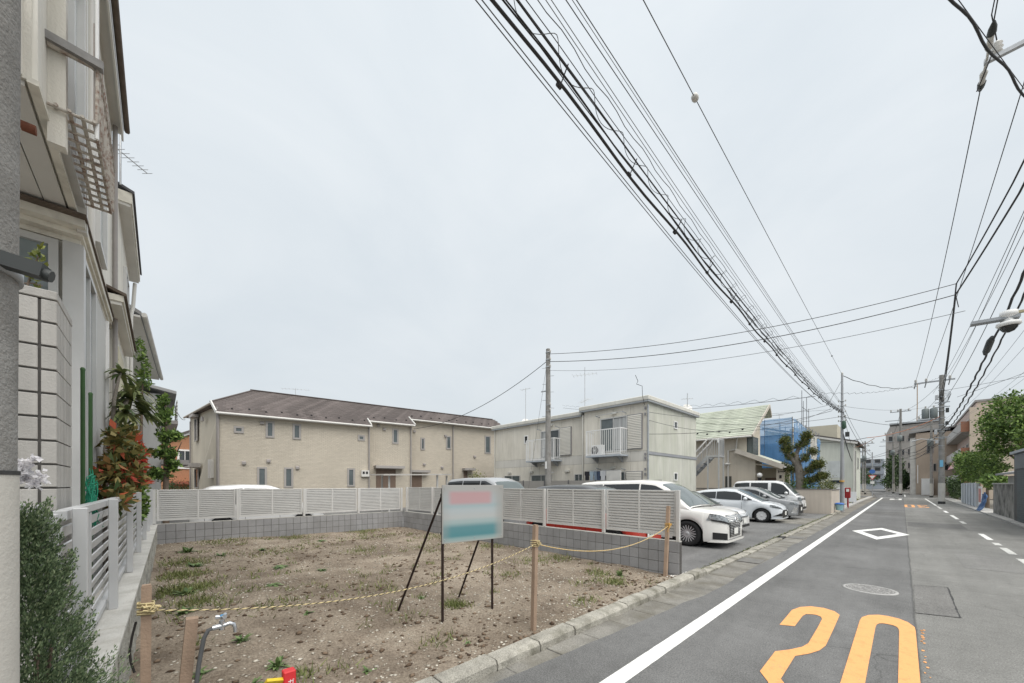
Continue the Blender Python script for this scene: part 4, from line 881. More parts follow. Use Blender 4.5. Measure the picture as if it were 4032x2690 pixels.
# lean-to with entrance recess
b = slab([(-8.0, 29.05, 4.22), (-5.25, 29.05, 2.98), (-5.25, 34, 2.98), (-8.0, 34, 4.22)], .22); P(gh, 'lean_to_roof', b, M('lean_roof', (.43, .45, .38), .8, .1, 1))
b = MB(); b.bar((-8.0, 29.02, 4.1), (-5.25, 29.02, 2.86), .03, .3); P(gh, 'verge_board', b, MATS['verge_cream']); b = MB(); b.tube([(-5.18, 29.0, 2.86), (-5.18, 34, 2.86)], .055, 8); P(gh, 'gutter', b, GUTW)
b = MB(); b.prism([(-8.0, -.1), (-6.9, -.1), (-6.9, 3.45), (-8.0, 3.95)], 'y', 29.45, 29.7); P(gh, 'front_wall', b, BEI)
P(gh, 'recess_wall', MB().box(-6.9, -5.3, 31.2, 31.4, -.1, 2.9), BEI); P(gh, 'recess_side', MB().box(-6.98, -6.9, 29.7, 31.2, -.1, 3.3), BEI); P(gh, 'pillar', MB().box(-5.72, -5.35, 29.48, 29.9, -.1, 2.95), BEI); P(gh, 'lintel', MB().prism([(-6.9, 3.16), (-5.72, 3.0), (-5.72, 2.8), (-6.9, 3.1)], 'y', 29.48, 29.68), BEI)
P(gh, 'service_door', HF.box(MB(), .92, 1.32, .0, .03, .1, 2.32), M('service_grey', (.09, .09, .08), .7)); P(gh, 'front_door', MB().box(-6.7, -5.9, 31.15, 31.2, .1, 2.2), MATS['door_brown'])
b = MB(); b.lathe([(.05, 0), (.16, .03), (.19, .09), (.15, .16), (.05, .19)], (-8.62, 29.44, 3.1), 12, 0); P(gh, 'wall_lamp', b, GUTW)
for i, (x, z, w, h) in enumerate(((-5.55, 2.55, .3, .04), (-5.62, 2.5, .04, .16), (-5.55, 2.15, .12, .2), (-5.5, 1.85, .14, .12))): P(gh, 'pillar_fitting', MB().box(x, x+w, 29.44, 29.478, z, z+h), BLACK)
gl = T('gate_lamp', 'round white globe lamp on a dark post by the entrance', 'lamp', (-6.6, 29.2, 0)); P(gl, 'post', MB().box(-6.68, -6.52, 29.12, 29.28, 0, 2.2), BLACK); b = MB(); b.lathe([(.05, 0), (.14, .06), (.17, .16), (.14, .26), (.04, .32)], (-6.6, 29.2, 2.2), 14); P(gl, 'globe', b, WHITE)
# low wall between parking and house
lw = T('boundary_wall', 'low pinkish beige rendered wall at the far end of the parking lot', 'wall', (-6, 27.6, 0))
PNK = M('wall_pinkish', (.56, .50, .43), .9, .06, .7, .3, 70, streak=.1)
P(lw, 'front_face', MB().box(-12.5, -2.76, 27.5, 27.65, -.05, 1.45), PNK); P(lw, 'return_face', MB().box(-2.92, -2.76, 27.66, 31.4, -.05, 1.40), PNK); P(lw, 'coping', MB().box(-12.5, -2.74, 27.47, 27.68, 1.452, 1.49), M('coping_dark', (.16, .15, .14), .8)); P(lw, 'coping', MB().box(-2.95, -2.73, 27.69, 31.4, 1.402, 1.44), MATS['coping_dark'])
# ------------------------------------------------------------------ scaffold with blue sheeting
sc = T('scaffolded_building', 'building wrapped in blue mesh sheeting on scaffold pipes', 'building', (-10, 43, 0))
P(sc, 'inner_wall', MB().box(-14, -7.3, 37.6, 49, -.1, 5.2), M('inner_grey', (.33, .32, .31), .9))
BLUE = M('blue_sheet', (.085, .23, .46), .7, .12, .5, trans=0, alpha=.88, streak=.12); BLUEL = M('blue_mesh_sheet', (.15, .33, .58), .7, .1, .5, alpha=.60); TARP = M('white_tarp', (.55, .54, .50), .7, .1, 1, alpha=.92)
def sheet(FF, a0, a1, z0, z1, mat, d=.1, ph=0):
    n, m_ = 10, 10; b = MB(); vs = []
    for i in range(n+1):
        for j in range(m_+1):
            a = a0+(a1-a0)*i/n; z = z0+(z1-z0)*j/m_; dd = d+.09*noise.noise(Vector((a*1.1+ph, z*1.3, 4)))+.05*noise.noise(Vector((a*3+ph, z*2.2, 9)))
            vs.append(FF.p(a, dd, z))
    b.add(vs, [(i*(m_+1)+j, (i+1)*(m_+1)+j, (i+1)*(m_+1)+j+1, i*(m_+1)+j+1) for i in range(n) for j in range(m_)], 0, True); P(sc, 'sheet', b, mat)
FA = FR((-6, 36.3), (-1, 0), (0, -1)); FB = FR((-6, 36.3), (0, 1), (1, 0))
for k in range(4):
    a0 = k*1.85; sheet(FA, a0, a0+1.83, .1, 3.2, BLUE, ph=k); sheet(FA, a0, a0+1.83, 3.15, 5.75, BLUE, ph=k+9); sheet(FA, a0, a0+1.83, 5.7, 7.05-.06*k, BLUEL, ph=k+20)
for k in range(7):
    a0 = k*1.95; w_ = k in (4, 5); sheet(FB, a0, a0+1.93, .1, 4.2 if w_ else 5.9, BLUE, ph=k+40); sheet(FB, a0, a0+1.93, 4.15 if w_ else 5.85, 6.95-.10*k, TARP if w_ else BLUEL, ph=k+60)
PIPE = M('scaffold_pipe', (.30, .31, .33), .45, .1, 3, metal=.5)
for FF, n, ln in ((FA, 5, 1.85), (FB, 8, 1.95)):
    for k in range(n):
        for dd in (.0, -.8):
            b = MB(); b.tube([FF.p(k*ln, dd, 0), FF.p(k*ln, dd, 7.1 if dd == 0 else 6.6)], .03, 6); P(sc, 'standard_pipe', b, PIPE)
    for z in (1.9, 3.8, 5.7, 6.3, 6.95):
        b = MB(); b.tube([FF.p(0, -.02, z), FF.p((n-1)*ln, -.02, z)], .025, 6); P(sc, 'ledger_pipe', b, PIPE)
    b = MB(); b.tube([FF.p(0, -.02, 5.7), FF.p(3.6, -.02, 7)], .022, 6); P(sc, 'brace_pipe', b, PIPE)
for y, z in ((39.9, 9.8), (40.6, 9.0), (42.2, 9.6), (43.3, 8.7)):
    b = MB(); b.tube([(-5.93, y, 5.0), (-5.93, y, z)], .028, 6); P(sc, 'standard_pipe', b, PIPE)
b = MB(); b.tube([(-5.93, 39.9, 8.4), (-5.93, 43.3, 8.4)], .022, 6); P(sc, 'ledger_pipe', b, PIPE)
# ------------------------------------------------------------------ pale building past the scaffold
wg = T('pale_green_building', 'pale green grey building with sloping eaves past the blue scaffold', 'building', (-8, 60, 0))
PGW = M('pale_green_wall', (.60, .62, .56), .9, .06, .5, streak=.1)
b = MB(); b.prism([(-12, -.1), (-3.75, -.1), (-3.75, 6.35), (-12, 8.6)], 'y', 55.6, 66); P(wg, 'wall', b, PGW)
b = slab([(-12.2, 55.2, 8.95), (-3.3, 55.2, 6.5), (-3.3, 66.4, 6.5), (-12.2, 66.4, 8.95)], .16); P(wg, 'roof', b, M('roof_dark_edge', (.11, .10, .095), .8)); b = MB(); b.bar((-12.2, 55.17, 8.65), (-3.35, 55.17, 6.25), .03, .2); P(wg, 'verge_board', b, GUTW)
P(wg, 'upper_parapet', MB().box(-9.6, -5.2, 57, 63, 7.0, 8.7), M('parapet_cream', (.5, .47, .38), .9, .06, 1)); WF = FR((-3.75, 55.6), (-1, 0), (0, -1)); WS = FR((-3.75, 55.6), (0, 1), (1, 0))
P(wg, 'wall_panel', WF.box(MB(), .7, 3.4, 0, .03, 2.5, 4.4), M('panel_pale', (.52, .55, .55), .7)); P(wg, 'dark_glass_box', WF.box(MB(), 1.0, 1.9, 0, .1, 1.9, 2.2), DK); P(wg, 'recess_panel', WS.box(MB(), 1.5, 3.6, 0, .03, .2, 5.6), M('recess_grey', (.25, .25, .24), .8)); window(wg, WS, 5.5, 7, 3.6, 5, ALU, DGLASS, .08)  # pale panel, small box in dark glass below it, grey side panel
for x in (-3.65,): b = MB(); b.tube([(x, 55.5, 0), (x, 55.5, 6.2)], .06, 6); P(wg, 'downpipe', b, GUTW)
# ------------------------------------------------------------------ left houses
h1 = T('cream_house', 'cream sided house with stepped cornice beside the near utility pole', 'house', (-6.8, -3.5, 0))
SID = M('cream_siding', (.76, .74, .68), .85, .07, .8, rnd=.03, streak=.10); SID2 = M('cream_render', (.70, .675, .61), .9, .08, .8, .25, 60, streak=.15)
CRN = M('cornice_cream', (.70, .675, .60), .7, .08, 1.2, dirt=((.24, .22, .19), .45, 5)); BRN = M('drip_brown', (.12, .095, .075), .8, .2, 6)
b = MB(); b.box(-8.7, -5.42, -7, -.585, -.1, 4.20); P(h1, 'ground_floor_wall', b, SID2)
b = MB(); b.box(-8.7, -3.75, -7, -.585, 4.27, 7.45); P(h1, 'upper_floor_wall', b, SID2)
for k in range(41):   # vertical siding boards of the upper floor, side and front
    x1 = -3.76-.12*k
    if x1-.118 < -8.7: break
    P(h1, 'siding_board', MB().box(x1-.113, x1, -.60, -.563, 4.28, 7.44), SID)
for k in range(14): P(h1, 'siding_board', MB().box(-3.765, -3.735, -.62-.12*k-.113, -.62-.12*k, 4.28, 7.44), SID)
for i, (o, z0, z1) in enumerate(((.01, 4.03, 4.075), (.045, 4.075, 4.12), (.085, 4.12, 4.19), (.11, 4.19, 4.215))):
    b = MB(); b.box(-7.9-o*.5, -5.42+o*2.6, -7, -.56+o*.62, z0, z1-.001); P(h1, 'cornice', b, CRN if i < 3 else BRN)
b = MB(); b.box(-8.72, -3.72, -.60, -.552, 4.238, 4.272); P(h1, 'floor_band', b, CRN)
# front and side glazing of the ground floor
FF1 = FR((-5.42, -.585), (0, -1), (1, 0)); FS1 = FR((-5.42, -.585), (-1, 0), (0, 1)); SKYG = M('sky_glass', (.22, .26, .27), .08, .25, 1.2, spec=.7)
P(h1, 'corner_post', MB().box(-5.50, -5.36, -.66, -.53, .6, 4.02), ALU)
w = window(h1, FF1, .10, 1.9, .7, 4.01, ALU, SKYG, .06, .05, 1); P(h1, 'curtain', FF1.box(MB(), .45, 1.8, .0145, .018, .8, 3.95), M('net_curtain', (.50, .52, .52), .9, .1, 2, streak=.25), sub=w)
window(h1, FS1, .10, 1.05, .6, 4.0, ALU, SKYG, .05, .045, 1); P(h1, 'side_panel', FS1.box(MB(), 1.1, 2.2, 0, .03, .4, 4.02), M('panel_grey_white', (.50, .50, .485), .7, .05, 1)); P(h1, 'corner_strip', FS1.box(MB(), 2.18, 2.26, .031, .06, .2, 4.02), WHITE)
# upper windows, roof and eave
w = window(h1, FR((-4.05, -.563), (-1, 0), (0, 1)), .1, 1.15, 4.3, 6.35, ALU, SKYG, .05, .06, 1); P(h1, 'shutter_track', MB().box(-4.10, -4.02, -.562, -.48, 4.1, 6.6), SID2); P(h1, 'shutter_track', MB().box(-5.34, -5.26, -.562, -.50, 4.1, 6.6), GUTW)
window(h1, FR((-6.4, -.563), (-1, 0), (0, 1)), .1, .9, 4.6, 6.2, ALU, SKYG, .05, .05)
b = slab([(-8.78, -.44, 7.60), (-2.6, -.44, 7.60), (-2.6, -4, 9.4), (-8.78, -4, 9.4)], .06); P(h1, 'roof', b, M('roof_slate', (.10, .10, .11), .8, .1, 1))
P(h1, 'soffit', MB().box(-8.76, -2.6, -.75, -.46, 7.44, 7.50), GUTW); P(h1, 'fascia_board', MB().box(-8.78, -2.6, -.458, -.438, 7.36, 7.58), GUTW); b = MB(); b.tube([(-8.8, -.40, 7.56), (-2.6, -.40, 7.56)], .035, 6); P(h1, 'gutter', b, BRN)
b = MB(); b.tube([(-5.75, -.52, 7.4), (-5.75, -.52, 4.2)], .03, 8); P(h1, 'downpipe', b, GUTW)
b = MB(); b.tube([(-8.55, -.52, 7.4), (-8.55, -.52, .2)], .03, 8); P(h1, 'downpipe', b, GUTG)
# rusty window rail with basket floor and reed mat
RU2 = M('flaking_paint', (.50, .47, .42), .8, .1, 4, dirt=((.17, .065, .035), 1.0, 22)); REED = M('reed_mat', (.25, .15, .115), .95, .15, 14, .4, 120, streak=.3)
rl = P(h1, 'window_rail', MB().tube([(-4.0, -.56, 4.75), (-4.0, -.36, 4.75), (-4.03, -.33, 4.75), (-5.2, -.33, 4.75), (-5.2, -.56, 4.75)], .019, 6), RU2)
for k in range(13):
    x = -4.0-.1*k; b = MB(); b.tube([(x, -.56, 4.34), (x, -.35, 4.34), (x, -.332, 4.36), (x, -.33, 4.74)], .011, 5); P(h1, 'rail_bar', b, RU2, sub=rl)
for y in (-.52, -.46, -.40, -.345): b = MB(); b.tube([(-3.98, y, 4.346), (-5.22, y, 4.346)], .012, 5); P(h1, 'rail_bar', b, RU2, sub=rl)
b = MB(); n = 40
for i in range(n): x = -4.06-1.1*i/n; b.box(x-.012, x+.011, -.352-random.uniform(0, .004), -.345, 4.37+random.uniform(-.01, .03), 5.08+random.uniform(-.03, .05))
P(h1, 'reed_mat', b, REED, stuff=True)
b = MB(); b.bar((-3.98, -.585, 4.78), (-3.98, -.30, 4.76), .05, .055); P(h1, 'pole_bracket', b, M('bracket_grey', (.22, .215, .21), .7, .2, 12))
b = MB(); b.tube([(-4.02, -.335, 6.4), (-4.02, -.335, 4.25)], .012, 6); P(h1, 'rail_post', b, WHITE)
b = MB(); b.tube([(-3.9, -1.2, 4.05), (-3.9, -.60, 4.06)], .016, 6); b.lathe([(.03, -.03), (.03, .03)], (-3.9, -.62, 4.06), 8, 0, 'y'); P(h1, 'rusty_pole', b, RUST)
# underside brackets and white bay forms above, street side
for k in range(9): P(h1, 'soffit_board', MB().box(-5.40, -3.77, -.615-.13*k-.122, -.615-.13*k, 4.235+.002*(k % 2), 4.268), GUTW)
b = MB(); b.lathe([(.10, 0), (.16, .1), (.17, .35), (.12, .5)], (-3.55, -.80, 4.35), 14); P(h1, 'vent_cowl', b, GUTW); b = MB(); b.lathe([(.06, 0), (.07, .3), (.12, .36), (.13, .6)], (-3.5, -.85, 3.95), 12); P(h1, 'downpipe_head', b, GUTW)
b = MB(); b.tube([(-3.66, -.86, 4.9), (-3.66, -.86, 7.4)], .05, 8); P(h1, 'downpipe', b, GUTW)
h2 = T('two_storey_house', 'pale two storey house with tiled band and boxed eaves behind the cream house', 'house', (-10.4, -3.5, 0))
YBR = M('yellow_tile', (.56, .53, .41), .85, .08, 1, rnd=.06); b = MB(); b.box(-12.3, -8.75, -6, -.53, -.1, 6.6); P(h2, 'wall', b, SID2)
for r in range(14):
    for c in range(4): P(h2, 'tile', MB().box(-9.08-.3*c-.292, -9.08-.3*c, -.53, -.512, 1.0+.22*r, 1.212+.22*r), YBR)
HS = FR((-8.75, -.53), (-1, 0), (0, 1)); window(h2, HS, 1.7, 2.6, 4.7, 6.0, ALU, SKYG, .05, .05, 1); window(h2, HS, 1.75, 2.9, 1.2, 3.2, ALU, SKYG, .05, .05, 1)
for x0, x1, y, z, hh in ((-10.9, -7.85, -.41, 4.38, .12), (-12.7, -9.3, -.38, 6.62, .22)):
    P(h2, 'eave_soffit', MB().box(x0, x1, -3, y, z-.02, z+.03), GUTW); P(h2, 'eave_fascia', MB().box(x0-.02, x1+.02, -3, y+.02, z+.031, z+hh), CRN)
    b = slab([(x0-.05, y+.05, z+hh+.03), (x1+.05, y+.05, z+hh+.03), (x1-.2, -3, z+hh+1.1), (x0+.2, -3, z+hh+1.1)], .04); P(h2, 'roof', b, BRN if hh < .2 else MATS['roof_slate'])
b = MB(); b.tube([(-12.5, -.44, 6.5), (-12.45, -.47, 5.9), (-12.4, -.5, 5.7), (-12.4, -.5, .2)], .035, 8); P(h2, 'downpipe', b, GUTW)
h3 = T('white_gabled_house', 'white house with long pale eave behind the end of the back fence', 'house', (-17, -4, 0))
WHW = M('house_white', (.70, .69, .65), .9, .05, .7, streak=.1); b = MB(); b.add([(-13.9, -.95, -.1), (-20.2, -.65, -.1), (-20.2, -7, -.1), (-13.9, -7, -.1), (-13.9, -.95, 5.85), (-20.2, -.65, 5.85), (-20.2, -7, 5.85), (-13.9, -7, 5.85)], [(0, 1, 5, 4), (1, 2, 6, 5), (2, 3, 7, 6), (3, 0, 4, 7)]); P(h3, 'wall', b, WHW)
b = slab([(-13.2, -.35, 6.1), (-20.6, -.02, 6.1), (-20.6, -4, 8.2), (-13.2, -4, 8.2)], .09); P(h3, 'roof', b, M('roof_grey', (.28, .28, .28), .8, .1, 1)); b = slab([(-13.2, -.37, 6.0), (-20.6, -.04, 6.0), (-20.6, -1.2, 5.98), (-13.2, -1.2, 5.98)], .05); P(h3, 'soffit', b, GUTW); b = MB(); b.tube([(-13.2, -.30, 6.03), (-20.7, .03, 6.03)], .06, 8); P(h3, 'gutter', b, GUTW)
HF3 = FR((-13.9, -.95), (-6.3, .3), (.047, .999)); window(h3, HF3, 2.2, 3.6, 3.6, 4.9, ALU, SKYG, .06, .05, 1); window(h3, HF3, 3.9, 5.4, 1.0, 2.6, ALU, SKYG, .06, .05, 1)
h4 = T('balcony_house', 'grey white house with slatted balcony seen past the white gabled house', 'house', (-24, -2.5, 0))
b = MB(); b.box(-27, -21.8, -6, .02, -.1, 5.6); P(h4, 'wall', b, M('house_grey_white', (.50, .50, .49), .9, .06, .7, streak=.1)); P(h4, 'balcony_floor', MB().box(-24.6, -21.6, .02, .55, 4.35, 4.5), GUTG)
for k in range(6): P(h4, 'balcony_slat', MB().box(-24.6, -21.55, .50, .54, 4.55+.15*k, 4.63+.15*k), ALU)
P(h4, 'roof', slab([(-27.3, .5, 5.75), (-21.5, .5, 5.75), (-21.5, -6, 7), (-27.3, -6, 7)], .12), MATS['roof_grey']); P(h4, 'porch_roof', MB().box(-23.5, -21.4, .02, .9, 2.6, 2.8), GUTG)
oh = T('orange_house', 'small orange brick house with white gable trim far behind the lot', 'house', (-40, -1, 0))
ORB = M('orange_brick', (.42, .215, .125), .9, .08, .6, fine=.1, fs=12); b = MB(); b.prism([(-7, -.1), (1.7, -.1), (1.7, 6.6), (-1.0, 4.4), (-7, 3.2)][:0] or [(-5, -.1), (2.4, -.1), (2.4, 5.9), (-1.2, 4.0), (-5, 3.0)], 'x', -46, -37); P(oh, 'wall', b, ORB)
b = MB(); b.bar((-36.9, 2.6, 6.15), (-36.9, -1.3, 4.1), .12, .22); P(oh, 'gable_trim', b, WHITE); b = slab([(-36.7, 2.7, 6.4), (-36.7, -1.5, 4.2), (-46, -1.5, 4.2), (-46, 2.7, 6.4)], .12); P(oh, 'roof', b, ROOFB); window(oh, FR((-37, 1.0), (0, 1), (1, 0)), -.1, .75, 2.9, 4.35, WHITE, DGLASS, .12, .06, 1); P(oh, 'door_hood', MB().box(-37, -36.3, .3, 1.9, 1.75, 1.95), M('terracotta', (.35, .12, .08), .8))
# ------------------------------------------------------------------ right side of the street
bg_ = T('black_garage', 'black garage with roller shutter at the right edge of the picture', 'garage', (6, 25, 0)); BLKP = M('black_cladding', (.018, .018, .02), .45, .2, 1); P(bg_, 'wall', MB().box(3.62, 9, 20.5, 29.1, -.05, 3.15), BLKP); P(bg_, 'fascia_panel', MB().box(3.58, 3.62, 20.6, 28.7, 2.45, 3.1), M('fascia_dark_grey', (.15, .155, .16), .6)); P(bg_, 'roof_edge', MB().box(3.5, 9.1, 20.4, 29.2, 3.151, 3.26), STEEL)
for k in range(24): P(bg_, 'shutter_slat', MB().box(3.598, 3.619, 21, 28.3, .1+.095*k, .18+.095*k), M('shutter_dark', (.06, .075, .08), .5))
cw = T('weathered_wall', 'black stained concrete wall next to the black garage', 'wall', (3.8, 32.5, 0)); STN = M('stained_concrete', (.27, .26, .24), .95, .2, 1, .4, 40, dirt=((.025, .025, .022), .95, 1.6)); P(cw, 'face', MB().box(3.7, 3.95, 29.35, 35.7, -.05, 1.75), STN); P(cw, 'coping', MB().box(3.66, 3.98, 29.35, 35.74, 1.752, 1.82), CONC)
hu = T('garden_hut', 'small grey roofed hut behind the stained concrete wall', 'hut', (5, 33, 0)); P(hu, 'wall', MB().box(4.05, 7, 29.6, 34.2, 0, 2.2), M('hut_beige', (.42, .40, .36), .9, .1, 1)); P(hu, 'roof', slab([(3.7, 29.4, 2.35), (3.7, 35, 2.35), (6, 35, 2.9), (6, 29.4, 2.9)], .1), MATS['roof_grey'])
wp = T('panel_fence', 'white sheet metal panel fence under the right tree', 'fence', (3.8, 48.5, 0)); WPN = M('panel_blue_white', (.52, .56, .60), .5, .08, 1, rnd=.05)
for k in range(6): P(wp, 'panel', MB().box(3.76, 3.82, 43.2+1.8*k, 44.96+1.8*k, .1, 1.82), WPN); P(wp, 'post', MB().box(3.72, 3.86, 43.12+1.8*k, 43.19+1.8*k, 0, 1.86), STEEL)
ps = T('poster_board', 'white board with a faded red print beside the blue tarpaulin', 'poster', (3.75, 41.5, 0)); P(ps, 'board', MB().box(3.74, 3.78, 40.9, 42.4, .3, 1.6), WHITE); P(ps, 'print', MB().box(3.733, 3.739, 41.1, 42.2, .5, 1.45), M('faded_red', (.55, .25, .22), .7, .3, 6))
tb = T('blue_tarpaulin', 'crumpled blue tarpaulin against the fence on the right', 'tarpaulin', (3.6, 38.6, 0)); b = MB(); vs = []
for i in range(13):
    for j in range(9):
        f, g = i/12, j/8; y = 37.6+2.0*f; z = 1.25*(1-g)*(1-.35*abs(f-.4)); x = 3.66-.30*g**2.2+.10*noise.noise(Vector((y*3, z*4, 1)))+.05*noise.noise(Vector((y*8, z*6, 3))); vs.append((x, y+.12*noise.noise(Vector((y*2, z*3, 7))), max(.03, z+.05*noise.noise(Vector((y*5, z*2, 5))))))
b.add(vs, [(i*9+j, (i+1)*9+j, (i+1)*9+j+1, i*9+j+1) for i in range(12) for j in range(8)]); P(tb, 'sheet', b, M('tarp_blue', (.05, .12, .27), .5, .15, 4))
pb = T('pink_apartment', 'peach and brick three storey apartment with long balconies on the right', 'building', (10, 85, 0)); PCH = M('peach_wall', (.58, .49, .40), .9, .06, .4, streak=.06); PBR = M('brick_brown', (.30, .15, .10), .9, .12, 1)
P(pb, 'wall', MB().box(6.2, 24, 71, 100, -.1, 11.6), PCH); P(pb, 'street_wall', MB().box(6.1, 6.199, 71, 100, 0, 11.5), M('pink_render', (.52, .42, .38), .9, .06, .5)); P(pb, 'parapet', MB().box(6.0, 24.1, 70.9, 100.1, 11.6, 11.85), GUTG); P(pb, 'corner_pier', MB().box(5.6, 6.4, 70.7, 71.5, -.1, 11.0), PCH)
for fl in range(3):
    z = 1.9+3.2*fl; P(pb, 'balcony_front', MB().box(4.95, 5.05, 71.2, 99, z, z+1.1), M('balcony_pale', (.48, .47, .46), .8, .08, .6)); P(pb, 'balcony_end', MB().box(4.93, 6.1, 71.0, 71.19, z-.15, z+1.1), PBR); P(pb, 'balcony_slab', MB().box(5.0, 6.1, 71.2, 99, z-.16, z-.001), CONC)
    for k in range(5): window(pb, FR((6.1, 73+5*k), (0, 1), (-1, 0)), 0, 2.4, z+.1, z+2.1, ALU, DGLASS, .08, .05, 1)
    P(pb, 'side_window', MB().box(9, 11, 70.95, 71, z+.6, z+1.8), PBR)
aw = T('striped_awning', 'red and white striped awning in front of the peach apartment', 'awning', (4.6, 73, 3.5)); 
for k in range(8):
    y0 = 68.8+1.0*k; P(aw, 'stripe', slab([(4.95, y0, 5.3), (4.95, y0+.99, 5.3), (4.2, y0+.99, 3.7), (4.2, y0, 3.7)], .04), M('awning_red', (.50, .05, .07), .8) if k % 2 else WHITE)
tn = T('tan_house', 'narrow tan and white three storey house past the crossing', 'house', (4, 97, 0)); TAN = M('tan_wall', (.42, .345, .28), .9, .05, .4, streak=.06); P(tn, 'wall', MB().box(1.6, 8.5, 93, 102, -.1, 10.4), TAN); P(tn, 'white_bay', MB().box(.95, 1.59, 93.2, 100, -.1, 9.6), M('bay_white', (.55, .54, .51), .9)); P(tn, 'roof', slab([(.8, 92.8, 10.6), (8.8, 92.8, 11.6), (8.8, 102.2, 11.6), (.8, 102.2, 10.6)], .2), MATS['roof_grey'])
TF = FR((1.6, 93), (1, 0), (0, -1)); TL = FR((.95, 93.2), (0, 1), (-1, 0))
for a0, a1, z0, z1 in ((1.2, 2.0, 6.9, 8.2), (1.9, 2.3, 3.9, 5.2), (2.6, 3.6, 4.0, 5.4)): window(tn, TF, a0, a1, z0, z1, GUTG, DK, .08, .06)
for a0, a1, z0, z1 in ((.8, 1.6, 6.6, 8.3), (3.5, 4.4, 6.6, 8.3), (1, 1.8, 3.6, 5.2), (4, 4.8, 3.4, 4.9)): window(tn, TL, a0, a1, z0, z1, GUTG, DK, .1, .06)
P(tn, 'garage_box', MB().box(2.2, 3.5, 91.2, 92.99, 0, 2.7), WHITE); P(tn, 'porch_frame', MB().box(1.75, 1.85, 92.9, 92.99, 1.9, 5.0), WHITE)
ga = T('grey_apartments', 'dark grey concrete apartments far down the street', 'building', (2, 130, 0)); GRY = M('far_grey_concrete', (.34, .325, .31), .9, .1, .3, streak=.2); b = MB(); b.prism([(-2.6, -.1), (6, -.1), (6, 15.2), (-1.9, 14.8), (-2.6, 13)], 'y', 120, 140); P(ga, 'wall', b, GRY); P(ga, 'roof_edge', MB().box(-2.0, 6.2, 119.7, 140, 15.2, 15.5), STEEL)
for r in range(4):
    for c in range(3): window(ga, FR((-2.2+1.5*c, 120), (1, 0), (0, -1)), 0, 1.1, 2.2+3*r, 3.6+3*r, GUTG, DK, .1, .08)
fb = T('blue_grey_block', 'blue grey apartment block closing the view at the end of the street', 'building', (-9, 195, 0)); P(fb, 'wall', MB().box(-20, -4.6, 190, 205, -.1, 11), M('far_blue_grey', (.33, .36, .40), .9, .1, .2))
for r in range(3):
    P(fb, 'balcony_band', MB().box(-20, -4.5, 189.4, 190, 2.6+2.9*r, 3.6+2.9*r), M('far_band', (.28, .31, .35), .9))
    for c in range(5): window(fb, FR((-17+2.5*c, 190), (1, 0), (0, -1)), 0, 1.6, 3.7+2.9*r, 5.1+2.9*r, GUTG, DK, .1, .08)
fr2 = T('brown_roof_house', 'low grey house with dark roof far along the left side', 'house', (-9, 95, 0)); P(fr2, 'wall', MB().box(-16, -6.2, 90, 102, -.1, 5.4), M('far_wall_grey', (.30, .29, .28), .9, .08, .3)); P(fr2, 'roof', slab([(-16.5, 89.5, 5.4), (-5.8, 89.5, 5.4), (-8, 96, 8), (-14, 96, 8)], .2), ROOFB); window(fr2, FR((-9.5, 90), (1, 0), (0, -1)), 0, 1.8, 1, 2.6, ALU, DK, .1, .06)
fr3 = T('white_far_house', 'white three storey house beyond the brown roofed one', 'house', (-10, 135, 0)); P(fr3, 'wall', MB().box(-20, -9.0, 128, 142, -.1, 8.6), MATS['house_white']); P(fr3, 'roof', MB().box(-20.3, -8.7, 127.7, 142.3, 8.6, 8.9), MATS['roof_grey'])
for r in range(2): window(fr3, FR((-12, 128), (1, 0), (0, -1)), 0, 1.7, 2+3*r, 3.7+3*r, ALU, DK, .1, .06)
# ------------------------------------------------------------------ cars
def paintmat(n, c, rough=.28): return M(n, c, rough, .02, 1, spec=.5, coat=.6)
CARGL = M('car_glass', (.018, .021, .023), .04, 0, spec=.7); WSGL = M('windscreen_glass', (.10, .12, .12), .05, .1, 2, spec=.9); TRIM = M('car_black_trim', (.02, .02, .021), .45); CHROM = M('car_chrome', (.75, .76, .78), .12, 0, metal=1)
LAMP = M('headlamp', (.22, .24, .255), .06, .7, 22, spec=.9); TYRE = M('tyre', (.022, .022, .023), .85); RIM = M('alloy_rim', (.58, .59, .60), .3, .05, 3, metal=.35); RIMW = M('rim_silver', (.66, .66, .67), .4, .03, 3, metal=.3); PLATE = M('number_plate', (.75, .75, .72), .5); PLTX = M('plate_text', (.03, .12, .06), .6)
def make_wheel(r, w, spokes, rimmat, tw=1.0, fan=False):
    t = MB(); t.lathe([(r*.68, -w/2), (r*.93, -w/2), (r, -w/2+.03), (r, w/2-.03), (r*.93, w/2), (r*.68, w/2), (r*.66, w/2-.02)], (0, 0, 0), 28, 0, 'y')
    q = MB(); q.lathe([(r*.60, w/2-.09), (r*.66, w/2-.02), (r*.69, w/2+.002), (r*.69, w/2-.012), (r*.63, w/2-.03)], (0, 0, 0), 28, 0, 'y'); q.lathe([(0.001, w/2-.02), (.05, w/2-.012), (.055, w/2-.03)], (0, 0, 0), 14, 0, 'y')
    for k in range(spokes):
        a = 2*PI*k/spokes; ww = .05*tw
        if fan:
            a2 = a+.45; q.bar((r*.12*math.cos(a), w/2-.028, r*.12*math.sin(a)), (r*.64*math.cos(a2), w/2-.02, r*.64*math.sin(a2)), .105, .02, up=(0, 1, 0))
        else: q.bar((r*.10*math.cos(a), w/2-.028, r*.10*math.sin(a)), (r*.65*math.cos(a), w/2-.018, r*.65*math.sin(a)), ww, .02, up=(0, 1, 0))
    d = MB(); d.lathe([(.01, w/2-.085), (r*.64, w/2-.08)], (0, 0, 0), 24, 0, 'y')
    return t.mesh('tyre', TYRE), q.mesh('rim', rimmat), d.mesh('brake_disc', TRIM)
